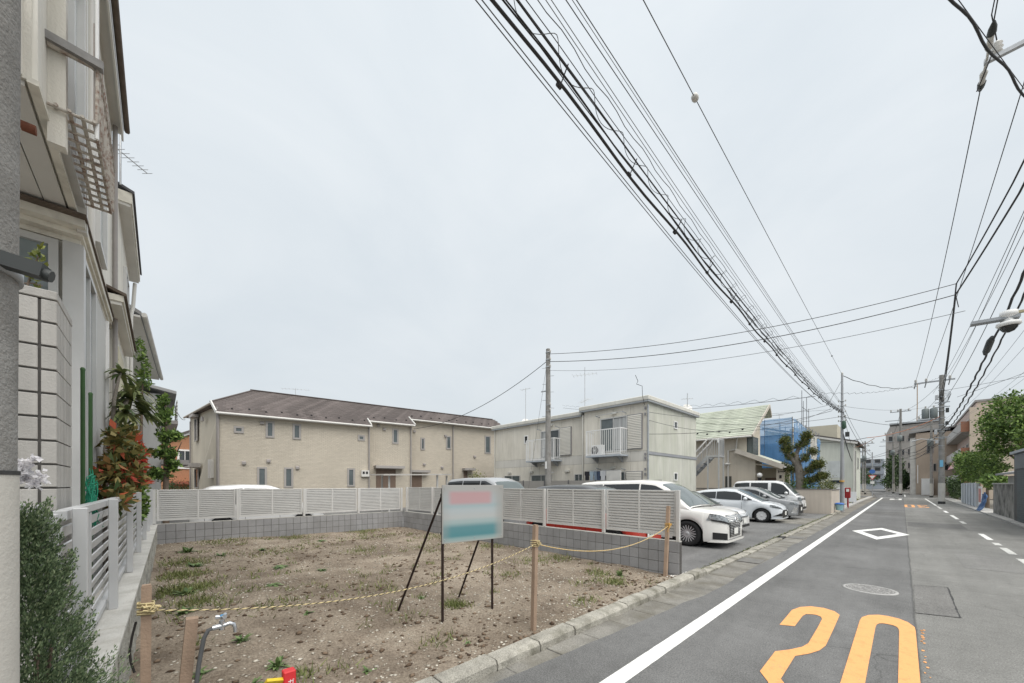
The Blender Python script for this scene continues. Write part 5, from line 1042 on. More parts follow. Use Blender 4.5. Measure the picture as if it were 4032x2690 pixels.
def smooth_interp(pts, s=.05):
    xs = [p[0] for p in pts]; ys = [p[1] for p in pts]
    return lambda x: sum(np.interp(x+d, xs, ys) for d in (-s, -s/2, 0, s/2, s))/5
def car(name, label, loc, rz, L, Wd, paint, deck, roof, wheels, wr, sides, ws, belt_tumble=.28, nose=.30, tail=.22, sill=.20, wheel=None, cat='car', mirror=None, roofmat=None, front=None, rear_glass=None, nosez=(.30, .75), handles=(), rail=False):
    t = T(name, label, cat, loc, rz); hw = Wd/2; hl = L/2
    deckf = smooth_interp(deck, .06); rooff = smooth_interp(roof, .07)
    def halfw(x):
        f = max(0, (x-(hl-nose*1.9))/(nose*1.9)); g = max(0, (-x-(hl-tail*1.7))/(tail*1.7)); return hw*(1-.28*f**2.6-.16*g**2.6)
    def bot(x):
        z = sill
        for wx in wheels:
            dx = abs(x-wx); R_ = wr+.065
            if dx < R_: z = max(z, math.sqrt(R_*R_-dx*dx)+wr-.02)
        f = max(0, (x-(hl-.12))/.12); g = max(0, (-x-(hl-.1))/.1); return z+.06*f+.08*g
    xs = sorted(set([round(v, 3) for v in list(np.linspace(-hl, hl, 70))+[w+s*(wr+.065)*c for w in wheels for s in (-1, 1) for c in (.5, .7, .85, .93, .98, 1.0, 1.005)]+[hl-.02, hl-.05, hl-.09, hl-.14, -hl+.02, -hl+.05, -hl+.1]]))
    rings = []
    for x in xs:
        w = halfw(x); b_ = bot(x); t_ = deckf(x); m1 = b_+(t_-b_)*.35; m2 = b_+(t_-b_)*.72
        sd = [(w*.965, b_), (w*.995, b_+(t_-b_)*.12), (w, m1), (w*.985, m2), (w*.955, t_-.035), (w*.93, t_-.008), (w*.60, t_+.015), (0, t_+.025)]
        ring = [(x, y, z) for y, z in sd]+[(x, -y, z) for y, z in sd[-2::-1]]
        rings.append(ring)
    b = MB(); b.loft(rings, 0, True, False); b.add(rings[-1], [tuple(range(len(rings[-1])))]); b.add(rings[0], [tuple(range(len(rings[0])))[::-1]]); body = P(t, 'body', b, paint)
    P(t, 'underbody', MB().box(-hl+.12, hl-.15, -hw*.82, hw*.82, .17, .5), TRIM)
    # cabin
    rx0, rx1 = roof[0][0], roof[-1][0]
    def sidey(x, z): return halfw(x)*.945-belt_tumble*max(0, z-deckf(x))
    rg = []
    for x in np.linspace(rx0, rx1, 60):
        dz = deckf(x)-.03; zt = max(rooff(x), dz+.01); ze = max(dz, zt-.07); zs = (dz+ze)/2
        sd = [(sidey(x, dz), dz), (sidey(x, zs)+.008, zs), (sidey(x, ze), ze), (sidey(x, ze)-.06, (ze+zt)/2+.012), (sidey(x, ze)-.20, zt), (0, zt+.02)]
        rg.append([(x, y, z) for y, z in sd]+[(x, -y, z) for y, z in sd[-2::-1]])
    b = MB(); b.loft(rg, 0, True, False); P(t, 'cabin', b, roofmat or paint)
    def side_patch(x0, x1, s, lo=.035, hi=.115, name='side_window', mat=CARGL, off=.007):
        n = 18; vs = []; ok = []
        for i in range(n+1):
            x = x0+(x1-x0)*i/n; zb = deckf(x)+lo; zt = max(zb+.004, rooff(x)-hi)
            for j in range(5):
                z = zb+(zt-zb)*j/4; vs.append((x, s*(sidey(x, z)+.008*math.sin(PI*j/4)+off), z))
        q = MB(); q.add(vs, [(i*5+j, (i+1)*5+j, (i+1)*5+j+1, i*5+j+1) for i in range(n) for j in range(4)], 0, True); return P(t, name, q, mat)
    for s in (1, -1):
        for x0, x1 in sides: side_patch(x0, x1, s)
    def top_patch(x0, x1, fr, mat, nm):
        n = 12; m_ = 10; vs = []
        for i in range(n+1):
            x = x0+(x1-x0)*i/n; ze = max(deckf(x), rooff(x)-.07); wy = max(.05, sidey(x, ze)-.055)*fr
            for j in range(m_+1):
                f = -1+2*j/m_; zt = rooff(x); y = f*wy; e = abs(y)/(max(.21, sidey(x, ze))); z = zt+.02*(1-min(1, e*1.3))-.035*max(0, (abs(y)-(sidey(x, ze)-.20))/.15)+.012
                vs.append((x+.006*(1 if x > 0 else -1), y, z))
        q = MB(); q.add(vs, [(i*(m_+1)+j, (i+1)*(m_+1)+j, (i+1)*(m_+1)+j+1, i*(m_+1)+j+1) for i in range(n) for j in range(m_)], 0, True); return P(t, nm, q, mat)
    top_patch(ws[0], ws[1], .97, WSGL, 'windscreen')
    if rear_glass: top_patch(rear_glass[0], rear_glass[1], .9, CARGL, 'rear_window')
    me = wheel
    for wx in wheels:
        for s in (1, -1):
            o = PC(t, 'wheel', me[0], (wx, s*(hw-.125), wr), (0, 0, 0 if s > 0 else PI))
            for nm, mm in (('rim', me[1]), ('brake_disc', me[2])): c = lk(nm, mm); c.parent = o
            q = MB(); q.lathe([(wr+.06, -.2), (wr+.06, .0)], (wx, s*(hw-.26), wr), 20, 0, 'y', d=s); P(t, 'wheel_arch', q, TRIM)
    def nx(y, z):
        for x in np.arange(hl, hl-.9, -.012):
            if halfw(x)*.99 >= abs(y) and deckf(x)+.01 >= z: return x
        return hl-.9
    def npatch(c4, nm, mat, off=.010, n=8, m_=4, sub=None, label=None):
        vs = []
        for i in range(n+1):
            for j in range(m_+1):
                f, g = i/n, j/m_; y = (c4[0][0]*(1-f)+c4[1][0]*f)*(1-g)+(c4[3][0]*(1-f)+c4[2][0]*f)*g; z = (c4[0][1]*(1-f)+c4[1][1]*f)*(1-g)+(c4[3][1]*(1-f)+c4[2][1]*f)*g
                yy = max(-hw*.985, min(hw*.985, y)); vs.append((nx(yy, z)+off, y+(off if y > hw*.6 else (-off if y < -hw*.6 else 0)), z))
        q = MB(); q.add(vs, [(i*(m_+1)+j, (i+1)*(m_+1)+j, (i+1)*(m_+1)+j+1, i*(m_+1)+j+1) for i in range(n) for j in range(m_)], 0, True); return P(t, nm, q, mat, sub=sub, label=label)
    if front: front(t, npatch, hw, hl)
    if mirror:
        mx_, mz = mirror
        for s in (1, -1):
            q = MB(); y = s*(sidey(mx_, mz)+.13); q.lathe([(.02, -.10), (.075, -.07), (.085, 0), (.07, .08), (.02, .1)], (mx_, y, mz+.06), 10, 0, 'y'); q.bar((mx_, s*(sidey(mx_, mz)-.02), mz), (mx_, y, mz+.02), .05, .03, 0); P(t, 'mirror', q, paint)
    for hx, hz in handles:
        for s in (1, -1): P(t, 'door_handle', MB().box(hx-.09, hx+.09, s*(halfw(hx)*.985)-.012, s*(halfw(hx)*.985)+.022, hz-.014, hz+.014, b=.008), CHROM)
    for dx in sorted(set(v for p_ in sides for v in p_[:1])):   # door gaps
        for s in (1, -1):
            pts = []
            for j in range(8):
                z = max(bot(dx)+.02, .26)+(deckf(dx)-.06-max(bot(dx)+.02, .26))*j/7; fz = (z-bot(dx))/(deckf(dx)-bot(dx)); w = halfw(dx)*np.interp(fz, [0, .12, .35, .72, 1], [.965, .995, 1, .985, .955]); pts.append((dx, s*(w+.0), z))
            P(t, 'door_gap', MB().tube(pts, .005, 4), TRIM)
    return t
W1 = make_wheel(.345, .22, 18, RIM, .45); W2 = make_wheel(.30, .19, 9, RIMW, 1, True); W3 = make_wheel(.28, .16, 8, RIM, .9); W4 = make_wheel(.32, .2, 10, RIM, .8)
def plate(t, np_, y, z, txt, off=.03, w=.165, h=.083):
    p = np_([(y-w, z-h), (y+w, z-h), (y+w, z+h), (y-w, z+h)], 'number_plate', PLATE, off, 2, 2); return p
# big white minivan
def f_mini(t, np_, hw, hl):
    for s in (1, -1):
        np_([(s*.90, .74), (s*.46, .60), (s*.44, .80), (s*.88, .92)], 'headlight', LAMP, .012); np_([(s*.86, .72), (s*.48, .62), (s*.47, .655), (s*.88, .77)], 'headlight_trim', TRIM, .017)  # headlight with a black trim strip outlining its lower edge
        np_([(s*.86, .25), (s*.62, .24), (s*.62, .40), (s*.86, .43)], 'fog_recess', TRIM, .012)
    g = np_([(-.44, .28), (.44, .28), (.48, .86), (-.48, .86)], 'grille', TRIM, .010, 10, 8)
    for k in range(13): z = .305+.043*k; w = .43+.04*(z-.3); np_([(-w, z), (w, z), (w, z+.02), (-w, z+.02)], 'grille_bar', CHROM, .022, 12, 1, sub=g)
    q = MB(); q.lathe([(.075, 0), (.075, .015), (.055, .02), (.05, .012)], (hl+.02, 0, .72), 18, 0, 'x'); P(t, 'emblem', q, CHROM); plate(t, np_, 0, .43, '', .035)
    np_([(-.9, .17), (.9, .17), (.88, .23), (-.88, .23)], 'lower_lip', MATS['pearl_white'], .05, 16, 2)
PW = paintmat('pearl_white', (.74, .73, .70)); car('minivan', 'large white minivan with tall chrome grille, nearest in the parking lot', (-5.6, 11.35, .06), 0, 4.92, 1.85, PW,
    [(-2.46, .98), (-2.3, 1.04), (0, 1.02), (1.25, 1.03), (1.6, 1.02), (2.1, .96), (2.38, .86), (2.46, .62)], [(-2.45, 1.05), (-2.34, 1.5), (-2.15, 1.74), (-1.6, 1.79), (0, 1.82), (.55, 1.77), (.95, 1.58), (1.62, 1.04)], (-1.42, 1.55), .345,
    [(-2.15, -1.25), (-1.2, .05), (.10, .92), (.97, 1.25)], (.72, 1.58), .30, .34, .2, .17, W1, 'minivan', (1.0, 1.08), front=f_mini, handles=((.12, .88), (-.25, .88)))
# white sedan
def f_sedan(t, np_, hw, hl):
    for s in (1, -1): np_([(s*.80, .62), (s*.42, .58), (s*.42, .68), (s*.78, .76)], 'headlight', LAMP, .012)
    g = np_([(-.38, .55), (.38, .55), (.40, .70), (-.40, .70)], 'grille', TRIM, .012)
    for k in range(4): z = .562+.034*k; np_([(-.38, z), (.38, z), (.38, z+.014), (-.38, z+.014)], 'grille_bar', CHROM, .02, 10, 1, sub=g)
    np_([(-.6, .22), (.6, .22), (.55, .31), (-.55, .31)], 'lower_intake', TRIM, .012); plate(t, np_, 0, .44, '')
W_S = paintmat('solid_white', (.72, .72, .72)); car('sedan', 'white compact sedan half hidden behind the minivan', (-5.95, 14.6, .06), 0, 4.40, 1.70, W_S,
    [(-2.2, .86), (-2.05, .93), (-1.3, .94), (.8, .90), (1.2, .90), (1.75, .84), (2.1, .73), (2.2, .55)], [(-1.75, .94), (-1.1, 1.36), (-.6, 1.45), (.1, 1.46), (.5, 1.38), (1.3, .92)], (-1.25, 1.35), .30, [(-1.1, -.35), (-.30, .6), (.62, .9)], (.32, 1.28), .35, .34, .2, .19, W2, 'car', (.72, .95), front=f_sedan, rear_glass=(-1.68, -1.1), handles=((-.2, .78),))
# silver white hatchback
def f_hatch(t, np_, hw, hl):
    for s in (1, -1): np_([(s*.82, .70), (s*.38, .57), (s*.36, .65), (s*.82, .80)], 'headlight', LAMP, .012); np_([(s*.80, .69), (s*.40, .575), (s*.39, .60), (s*.80, .715)], 'headlight_trim', TRIM, .016); np_([(s*.80, .30), (s*.45, .30), (s*.42, .50), (s*.66, .42)], 'fog_recess', TRIM, .012)  # same black trim outline along the lower edge of the headlight
    np_([(-.44, .26), (.44, .26), (.40, .56), (-.40, .56)], 'grille', TRIM, .012); plate(t, np_, 0, .42, '')
    np_([(-.82, .18), (.82, .18), (.8, .23), (-.8, .23)], 'lower_lip', MATS['silver_white'], .03, 12, 2)
SWT = paintmat('silver_white', (.62, .65, .68)); car('hatchback', 'silver white hatchback with covered wheels in the middle of the parking row', (-5.6, 20.05, .06), 0, 4.05, 1.70, SWT,
    [(-2.02, .95), (-1.85, 1.03), (-1.2, 1.02), (0, .94), (.9, .93), (1.2, .92), (1.7, .82), (1.95, .70), (2.02, .5)], [(-1.98, 1.03), (-1.75, 1.28), (-1.1, 1.42), (-.2, 1.48), (.3, 1.44), (1.3, .94)], (-1.25, 1.32), .30, [(-1.65, -.55), (-.52, .52), (.55, .95)], (.30, 1.28), .36, .34, .2, .19, W2, 'car', (.72, .97), front=f_hatch, handles=((-.40, .83),))
# dark silver car
def f_dark(t, np_, hw, hl):
    for s in (1, -1): np_([(s*.82, .74), (s*.45, .68), (s*.45, .77), (s*.8, .84)], 'headlight', LAMP, .012); np_([(s*.80, .3), (s*.66, .3), (s*.62, .55), (s*.74, .6)], 'corner_trim', CHROM, .014)
    np_([(-.58, .27), (.58, .27), (.5, .66), (-.5, .66)], 'grille', TRIM, .014); np_([(-.5, .66), (.5, .66), (.52, .72), (-.52, .72)], 'upper_grille', BLACK, .012); plate(t, np_, 0, .50, '')
DSL = paintmat('dark_silver', (.26, .27, .28)); car('dark_car', 'dark silver car with big black grille between the hatchback and the kei van', (-5.45, 22.6, .06), 0, 4.1, 1.72, DSL,
    [(-2.05, .98), (-1.9, 1.02), (0, .98), (1, .98), (1.3, .97), (1.8, .90), (2.0, .80), (2.05, .6)], [(-2.02, 1.04), (-1.85, 1.35), (-1.2, 1.5), (0, 1.55), (.4, 1.48), (1.3, 1.0)], (-1.25, 1.3), .32, [(-1.7, -.55), (-.5, .5), (.53, .95)], (.35, 1.28), .33, .32, .2, .19, W4, 'car', (.75, 1.04), front=f_dark)
# boxy kei van
def f_kei(t, np_, hw, hl):
    for s in (1, -1): np_([(s*.70, .80), (s*.50, .80), (s*.50, 1.02), (s*.70, 1.0)], 'headlight', LAMP, .014)
    np_([(-.46, .84), (.46, .84), (.46, .93), (-.46, .93)], 'grille', TRIM, .012); np_([(-.6, .36), (.6, .36), (.58, .48), (-.58, .48)], 'lower_intake', TRIM, .012); plate(t, np_, 0, .58, '')
    for s in (1, -1): np_([(s*.70, .55), (s*.60, .55), (s*.60, .62), (s*.70, .62)], 'fog_lamp', LAMP, .014)
KWT = paintmat('van_white', (.68, .69, .70)); car('kei_van', 'boxy silver white kei van with tall roof at the end of the row', (-5.35, 25.4, .06), 0, 3.4, 1.475, KWT,
    [(-1.7, 1.1), (-1.6, 1.16), (0, 1.12), (1.0, 1.10), (1.35, 1.08), (1.58, 1.02), (1.68, .85), (1.7, .5)], [(-1.69, 1.15), (-1.62, 1.6), (-1.5, 1.85), (-1, 1.89), (.5, 1.88), (.85, 1.78), (1.42, 1.1)], (-1.05, 1.12), .28, [(-1.5, -.75), (-.68, .15), (.3, 1.12)], (.84, 1.38), .17, .2, .14, .24, W3, 'van', (1.02, 1.15), front=f_kei)
# red car just behind the louvre fence
def f_red(t, np_, hw, hl):
    for s in (1, -1): np_([(s*.78, .74), (s*.42, .70), (s*.42, .82), (s*.76, .86)], 'headlight', LAMP, .012)
    np_([(-.45, .55), (.45, .55), (.42, .66), (-.42, .66)], 'grille', TRIM, .012); p = plate(t, np_, -.05, .50, '', .03)
    o = lk('plate_number', text_mesh('16-35', .12, PLTX)); o.parent = t; o.location = (hl+.045, -.05, .49); o.rotation_euler = (PI/2, 0, PI/2); o.scale = (.8, 1, 1)
REDP = paintmat('car_red', (.42, .035, .02)); car('red_car', 'red car with dark roof parked right behind the louvre fence', (-6.05, 8.72, .06), 0, 3.6, 1.62, REDP,
    [(-1.8, .96), (-1.65, 1.02), (0, 1.0), (.9, 1.0), (1.2, .99), (1.6, .92), (1.77, .78), (1.8, .5)], [(-1.77, 1.03), (-1.68, 1.4), (-1.45, 1.62), (-.8, 1.67), (.2, 1.66), (.55, 1.56), (1.2, 1.0)], (-1.2, 1.22), .30, [(-1.5, -.6), (-.55, .4), (.45, .9)], (.5, 1.16), .25, .25, .18, .2, W4, 'car', (.75, 1.06), roofmat=M('roof_dark', (.07, .072, .075), .3, .05, 2, spec=.5, coat=.5), front=f_red)
# grey van behind the signboard, white car behind the back fence
GVN = paintmat('van_grey', (.34, .35, .36)); car('grey_van', 'grey high roof van whose roof shows above the signboard', (-11.0, 9.3, .07), 0, 4.4, 1.72, GVN,
    [(-2.2, 1.02), (-2.05, 1.08), (0, 1.05), (1.2, 1.04), (1.6, 1.02), (2.0, .95), (2.15, .8), (2.2, .55)], [(-2.18, 1.08), (-2.1, 1.6), (-1.9, 1.88), (-1, 1.93), (.5, 1.92), (1.0, 1.75), (1.6, 1.06)], (-1.35, 1.35), .31, [(-1.9, -.9), (-.85, .2), (.25, 1.2)], (.95, 1.55), .2, .26, .2, .2, W4, 'van', (1.2, 1.1), front=f_sedan)
car('white_car', 'white car parked along the far side of the back fence', (-15.9, 2.6, .07), PI/2, 3.9, 1.66, W_S,
    [(-1.95, .95), (-1.8, 1.0), (0, .97), (.9, .96), (1.2, .95), (1.7, .86), (1.9, .72), (1.95, .5)], [(-1.92, 1.0), (-1.8, 1.4), (-1.4, 1.60), (-.6, 1.66), (.2, 1.64), (.6, 1.5), (1.25, .98)], (-1.15, 1.2), .30, [(-1.6, -.6), (-.55, .4), (.45, .95)], (.5, 1.2), .28, .3, .2, .2, W4, 'car', (.75, 1.02), front=f_sedan)
# ------------------------------------------------------------------ utility poles
PCON = M('pole_concrete', (.27, .264, .252), .95, .16, 3, .5, 70, dirt=((.13, .12, .105), .6, 2.5), fine=.15, fs=150); PWRAP = M('pole_wrap', (.55, .53, .485), .85, .08, 3, .2, 60, dirt=((.3, .28, .25), .4, 3)); PST = M('pole_steel', (.36, .37, .385), .5, .08, 2, metal=.3)
INS = M('porcelain', (.58, .57, .54), .3, .05, 5); DKBOX = M('dark_box', (.05, .055, .055), .5)
np_ = T('utility_pole', 'rough concrete utility pole with pale wrap cropped by the left edge', 'utility pole', (-2.33, -.55, 0))
b = MB(); b.tube([(-2.33, -.565, 1.78), (-2.335, -.54, 6), (-2.34, -.51, 11)], [.166, .160, .135], 32); P(np_, 'shaft', b, PCON)
b = MB(); b.tube([(-2.33, -.565, -.1), (-2.33, -.565, 1.79)], .171, 32); P(np_, 'wrap', b, PWRAP)
b = MB(); b.tube([(-2.33, -.565, 1.785), (-2.33, -.565, 1.80)], .1735, 32); P(np_, 'wrap_edge', b, TAR)
b = MB(); b.lathe([(.170, -.028), (.176, -.028), (.176, .028), (.170, .028)], (-2.33, -.56, 2.55), 32); bd = P(np_, 'band', b, STEEL)
b = MB(); b.bar((-2.22, -.41, 2.555), (-2.19, -.31, 2.535), .05, .05); b.tube([(-2.20, -.345, 2.54), (-2.19, -.295, 2.525)], .022, 8); P(np_, 'band_bolt', b, DKBOX, sub=bd)
P(np_, 'sign_plate', MB().box(-2.155, -2.147, -.64, -.405, 2.80, 3.08, b=.003), WHITE)
text_part(np_, 'plate_lettering', '止', .05, BLACK, (-2.1465, -.44, 2.94), PI/2)
def pole(label, x, y, h, r0, r1, mat, name='utility_pole', wrap=None, steps=0, n=14):
    t = T(name, label, 'utility pole', (x, y, 0)); b = MB(); b.tube([(x, y, -.1), (x, y, h*.5), (x, y, h)], [r0, (r0+r1)/2, r1], n); P(t, 'shaft', b, mat)
    if wrap: b = MB(); b.tube([(x, y, .2), (x, y, wrap)], r0+.008, n); P(t, 'wrap', b, PWRAP); b = MB(); b.tube([(x, y, -.05), (x, y, .22)], r0+.012, n); P(t, 'base_sleeve', b, TAR)
    for k in range(steps):
        a = PI/2*(k % 2)*2+.6; z = 2.4+(h-3)*k/steps; b = MB(); b.tube([(x+r0*.6*math.cos(a), y+r0*.6*math.sin(a), z), (x+(r0+.14)*math.cos(a), y+(r0+.14)*math.sin(a), z)], .012, 5); P(t, 'step_bolt', b, STEEL)
    return t
def insulator(t, x, y, z, s=1, nm='insulator'):
    b = MB(); b.lathe([(.02*s, 0), (.05*s, .02*s), (.03*s, .05*s), (.055*s, .07*s), (.03*s, .10*s), (.05*s, .12*s), (.02*s, .16*s)], (x, y, z), 10); P(t, nm, b, INS)
lpole = pole('slim grey steel pole at the far end of the low beige wall', -2.72, 32.5, 8.95, .115, .055, PST)
insulator(lpole, -2.72, 32.5, 8.9, 1.3)
for z in (5.9, 6.2, 6.5, 6.9, 7.2):
    b = MB(); b.lathe([(.10, -.03), (.12, 0), (.10, .03)], (-2.72, 32.5, z), 10); P(lpole, 'band', b, STEEL)
    for s in (-1, 1): insulator(lpole, -2.72+.17*s, 32.45, z-.04, .8)
b = MB(); b.lathe([(.05, 0), (.11, .08), (.11, .45), (.05, .55)], (-2.62, 32.35, 5.35), 10); P(lpole, 'splice_box', b, M('splice_green', (.05, .10, .07), .5)); P(lpole, 'cable_box', MB().box(-2.56, -2.36, 32.3, 32.5, 4.85, 5.15), DKBOX); b = MB(); b.tube([(-2.72, 32.38, 1.9), (-2.72, 32.38, 2.0)], .13, 10); P(lpole, 'tape_band', b, ORG)
ppole = pole('concrete utility pole standing in the parking lot before the prefab apartment', -13.44, 15.5, 9.2, .185, .115, PCON, steps=14)
for z in (9.0, 8.6, 8.2, 6.1, 5.8): 
    b = MB(); b.lathe([(.13, -.03), (.15, 0), (.13, .03)], (-13.44, 15.5, z), 10); P(ppole, 'band', b, STEEL); insulator(ppole, -13.25, 15.45, z-.05, 1)
P(ppole, 'number_tag', MB().box(-13.5, -13.38, 15.31, 15.325, 2.6, 3.0), WHITE); b = MB(); b.bar((-13.44, 15.5, 6.9), (-13.9, 15.45, 6.92), .05, .06); P(ppole, 'bracket_arm', b, STEEL)
rpole = pole('thick concrete pole with transformer on the right past the panel fence', 2.42, 50.6, 11.5, .215, .15, PCON, wrap=1.85, steps=16)
P(rpole, 'crossarm', MB().box(.75, 3.2, 50.5, 50.6, 10.95, 11.07), STEEL); P(rpole, 'crossarm', MB().box(.9, 2.4, 50.5, 50.6, 7.55, 7.65), STEEL)
for x in (.85, 1.5, 2.9): insulator(rpole, x, 50.55, 11.07, 2); b = MB(); b.bar((x, 50.55, 11.0), (x-.1, 50.1, 10.5), .05, .09); P(rpole, 'strain_clamp', b, DKBOX)
for x in (1.45, 1.95): b = MB(); b.lathe([(.2, 0), (.24, .05), (.24, .8), (.18, .88), (.05, .92)], (x, 50.4, 7.72), 16); tr_ = P(rpole, 'transformer', b, M('transformer_grey', (.19, .215, .215), .5, .08, 2)); insulator(rpole, x, 50.4, 8.62, 1.4)
b = MB(); b.tube([(.95, 50.5, 11.0), (.95, 50.5, 9.0), (.93, 50.5, 7.6)], .035, 6); P(rpole, 'drop_tube', b, M('drop_tube_tan', (.42, .30, .2), .6))
b = MB()
for k in range(9): z = 5.2+.62*k; b.lathe([(.19, -.03), (.215, 0), (.19, .03)], (2.42, 50.6, z), 12)
P(rpole, 'band_set', b, STEEL, stuff=True)
for k, (dx, z, s) in enumerate(((-.35, 6.2, .2), (.3, 7.0, .16), (-.3, 9.3, .22), (.32, 8.1, .2), (-.28, 5.4, .15))): P(rpole, 'cable_box', MB().box(2.42+dx-.1, 2.42+dx+.1, 50.3, 50.5, z, z+s*2, b=.02), DKBOX if k % 2 else GALV)
P(rpole, 'blue_plate', MB().box(2.3, 2.5, 50.36, 50.38, 3.3, 3.9), M('plate_blue', (.18, .45, .65), .5)); b = MB()
for k in range(5): b.tube([(2.6+.35*math.cos(a)*(.6+.1*k), 50.45-.02*k, 9.3+.35*math.sin(a)+.1*k) for a in frange(0, 6.28, 14)], .014, 5)
P(rpole, 'cable_coil', b, CABLE); b = MB(); b.tube([(2.4, 50.5, 5.6), (1.2, 50.5, 5.9), (.6, 50.5, 5.7)], [.03, .03, .07], 8); P(rpole, 'street_lamp', b, GALV)
for z in (5.9, 6.6, 8.6, 9.0): P(rpole, 'arm_bracket', MB().box(2.0, 2.9, 50.42, 50.5, z, z+.07), STEEL)
qpole = pole('concrete pole cropped out past the right edge, carrying the street lamp', 2.45, 15.1, 13.3, .20, .14, PCON, wrap=1.85)
P(qpole, 'crossarm', MB().box(1.42, 3.5, 15.05, 15.15, 12.35, 12.45), GALV)
for x in (1.62, 2.3, 3.3): insulator(qpole, x, 15.1, 12.45, 2.0)
for s, y in ((1, 15.55), (-1, 14.65)):
    b = MB(); b.tube([(1.46, 15.1, 12.4), (1.46, 15.1+s*.3, 12.42), (1.46, 15.1+s*.42, 12.43), (1.46, 15.1+s*.62, 12.44), (1.46, 15.1+s*.8, 12.45)], [.02, .03, .075, .055, .06], 10); P(qpole, 'strain_insulator', b, INS); b = MB(); b.tube([(1.46, 15.1+s*.78, 12.45), (1.46, 15.1+s*.95, 12.46), (1.46, 15.1+s*1.1, 12.47)], [.08, .07, .03], 8); P(qpole, 'insulator_cover', b, DKBOX)
b = MB(); b.tube([(1.46, 16.1, 12.45), (1.35, 15.6, 12.1), (1.40, 15.0, 12.0), (1.62, 15.1, 12.75)], .012, 6); P(qpole, 'jumper_wire', b, CABLE)
b = MB(); b.bar((2.4, 15.1, 5.92), (1.9, 15.05, 5.92), .07, .06); P(qpole, 'lamp_arm', b, M('arm_yellow_grey', (.42, .38, .25), .5)); b = MB(); b.bar((1.95, 15.0, 5.80), (1.20, 15.0, 5.83), .24, .07); P(qpole, 'street_lamp', b, STEEL)
b = MB(); b.lathe([(.05, .36), (.14, .33), (.15, .22), (.07, .18), (.08, .1), (.19, .06), (.20, 0), (.17, -.03)], (1.78, 14.95, 5.62), 18); dm = P(qpole, 'dome_camera', b, WHITE); b = MB(); b.lathe([(.15, 0), (.14, -.06), (.09, -.13), (.02, -.16)], (1.78, 14.95, 5.60), 18); P(qpole, 'dome', b, CARGL, sub=dm)
for lab, x, y, h, r in (('concrete pole with two crossarms past the crossing', -.19, 88, 14.1, .2), ('pole partly hidden by cables further down the street', -2.2, 132, 13.2, .2), ('slimmer pole just behind the transformer pole', 2.67, 74.5, 11.0, .16), ('far pole on the left near the end of the street', -7.5, 150, 12, .18), ('pole on the left just past the sign pole', -4.6, 92, 9.5, .13), ('second pole on the left past the crossing', -6.3, 118, 11, .16), ('pole standing close behind the one with two crossarms', -1.2, 104, 12, .18)):
    t = pole(lab, x, y, h, r, r*.7, PCON, wrap=1.85)
    P(t, 'crossarm', MB().box(x-1.2, x+1.2, y-.05, y+.05, h-.5, h-.38), STEEL); P(t, 'crossarm', MB().box(x-1.8, x+.2, y-.05, y+.05, h-1.9, h-1.8), STEEL)
    for k in (-1.1, -.3, .9): insulator(t, x+k, y, h-.38, 2.2)
    b = MB(); b.lathe([(.2, 0), (.3, .05), (.3, .9), (.2, 1)], (x-.1, y-.45, h*.62), 12); P(t, 'transformer', b, MATS['transformer_grey'])
sp2 = pole('thin steel pole with traffic signs at the crossing', -2.85, 71.5, 6.2, .06, .05, PST, 'sign_pole')
b = MB(); b.prism([(-2.85-.42, 3.0), (-2.85+.42, 3.0), (-2.85, 2.3)], 'y', 71.38, 71.4); tri = P(sp2, 'stop_sign', b, M('sign_red', (.55, .04, .04), .5)); b = MB(); b.prism([(-2.85-.30, 2.93), (-2.85+.30, 2.93), (-2.85, 2.45)], 'y', 71.365, 71.379); P(sp2, 'sign_face', b, WHITE, sub=tri)
b = MB(); b.lathe([(.3, 0), (.3, .02)], (-2.85, 71.36, 3.5), 20, 0, 'y'); P(sp2, 'blue_sign', b, M('sign_blue', (.06, .16, .45), .5)); P(sp2, 'small_plate', MB().box(-3.05, -2.65, 71.37, 71.39, 1.8, 2.15), WHITE)
# ------------------------------------------------------------------ cables
def span(p, q, sag, n=24): return rope_pts(p, q, sag, n)
def cable(label, pts, r, mat=CABLE, name='overhead_cable', n=6):
    b = MB(); b.tube(pts, r, n); return ONE(name, b, mat, label, 'cable')
def wav(pts, amp, per, seed=0):
    out = []
    for i, p in enumerate(pts): s = (p-pts[0]).length; out.append(p+Vector((amp*math.sin(2*PI*s/per+seed), 0, amp*math.cos(2*PI*s/per*.93+seed*2))))
    return out
GREYC = M('cable_grey', (.10, .105, .11), .6, .1, 3); THINC = M('cable_weathered', (.17, .175, .18), .6)
bt = T('cable_bundle', 'thick bundle of black communication cables with lashing coils crossing the sky', 'cable bundle', (-2.6, 16, 5.5))
A0, A1 = Vector((-2.42, -.5, 6.28)), Vector((-2.74, 32.4, 6.5))
def off(dx, dz, sag=.66, n=70): return span(A0+Vector((dx, 0, dz)), A1+Vector((dx*.4, 0, dz*.6)), sag, n)
P(bt, 'main_cable', MB().tube(wav(off(-.07, -.02, .70, 90), .012, 3.1), .016, 8), CABLE)
for dx, dz, r, sg_, am, pr_ in ((-.04, .05, .009, .66, .010, 2.4), (.0, .0, .007, .68, .012, 2.9), (.03, .09, .008, .65, .008, 4), (.0, .12, .005, .62, .003, 5), (.06, .04, .006, .67, .012, 2.2), (-.06, .09, .006, .66, .010, 3.5), (.08, .10, .0045, .64, .008, 1.9)): P(bt, 'strand_cable', MB().tube(wav(off(dx, dz, sg_, 90), am, pr_, dx*40), r, 6), CABLE)
cen = off(.03, .09, .63, 700); co = []
for i, p in enumerate(cen):
    a = 2*PI*i/14; rr = .05+.06*(.5+.5*math.sin(i*.031+1.3*math.sin(i*.011))); co.append(p+Vector((rr*math.cos(a), 0, rr*math.sin(a))))
P(bt, 'lashing_coil', MB().tube(co, .004, 4), GREYC)
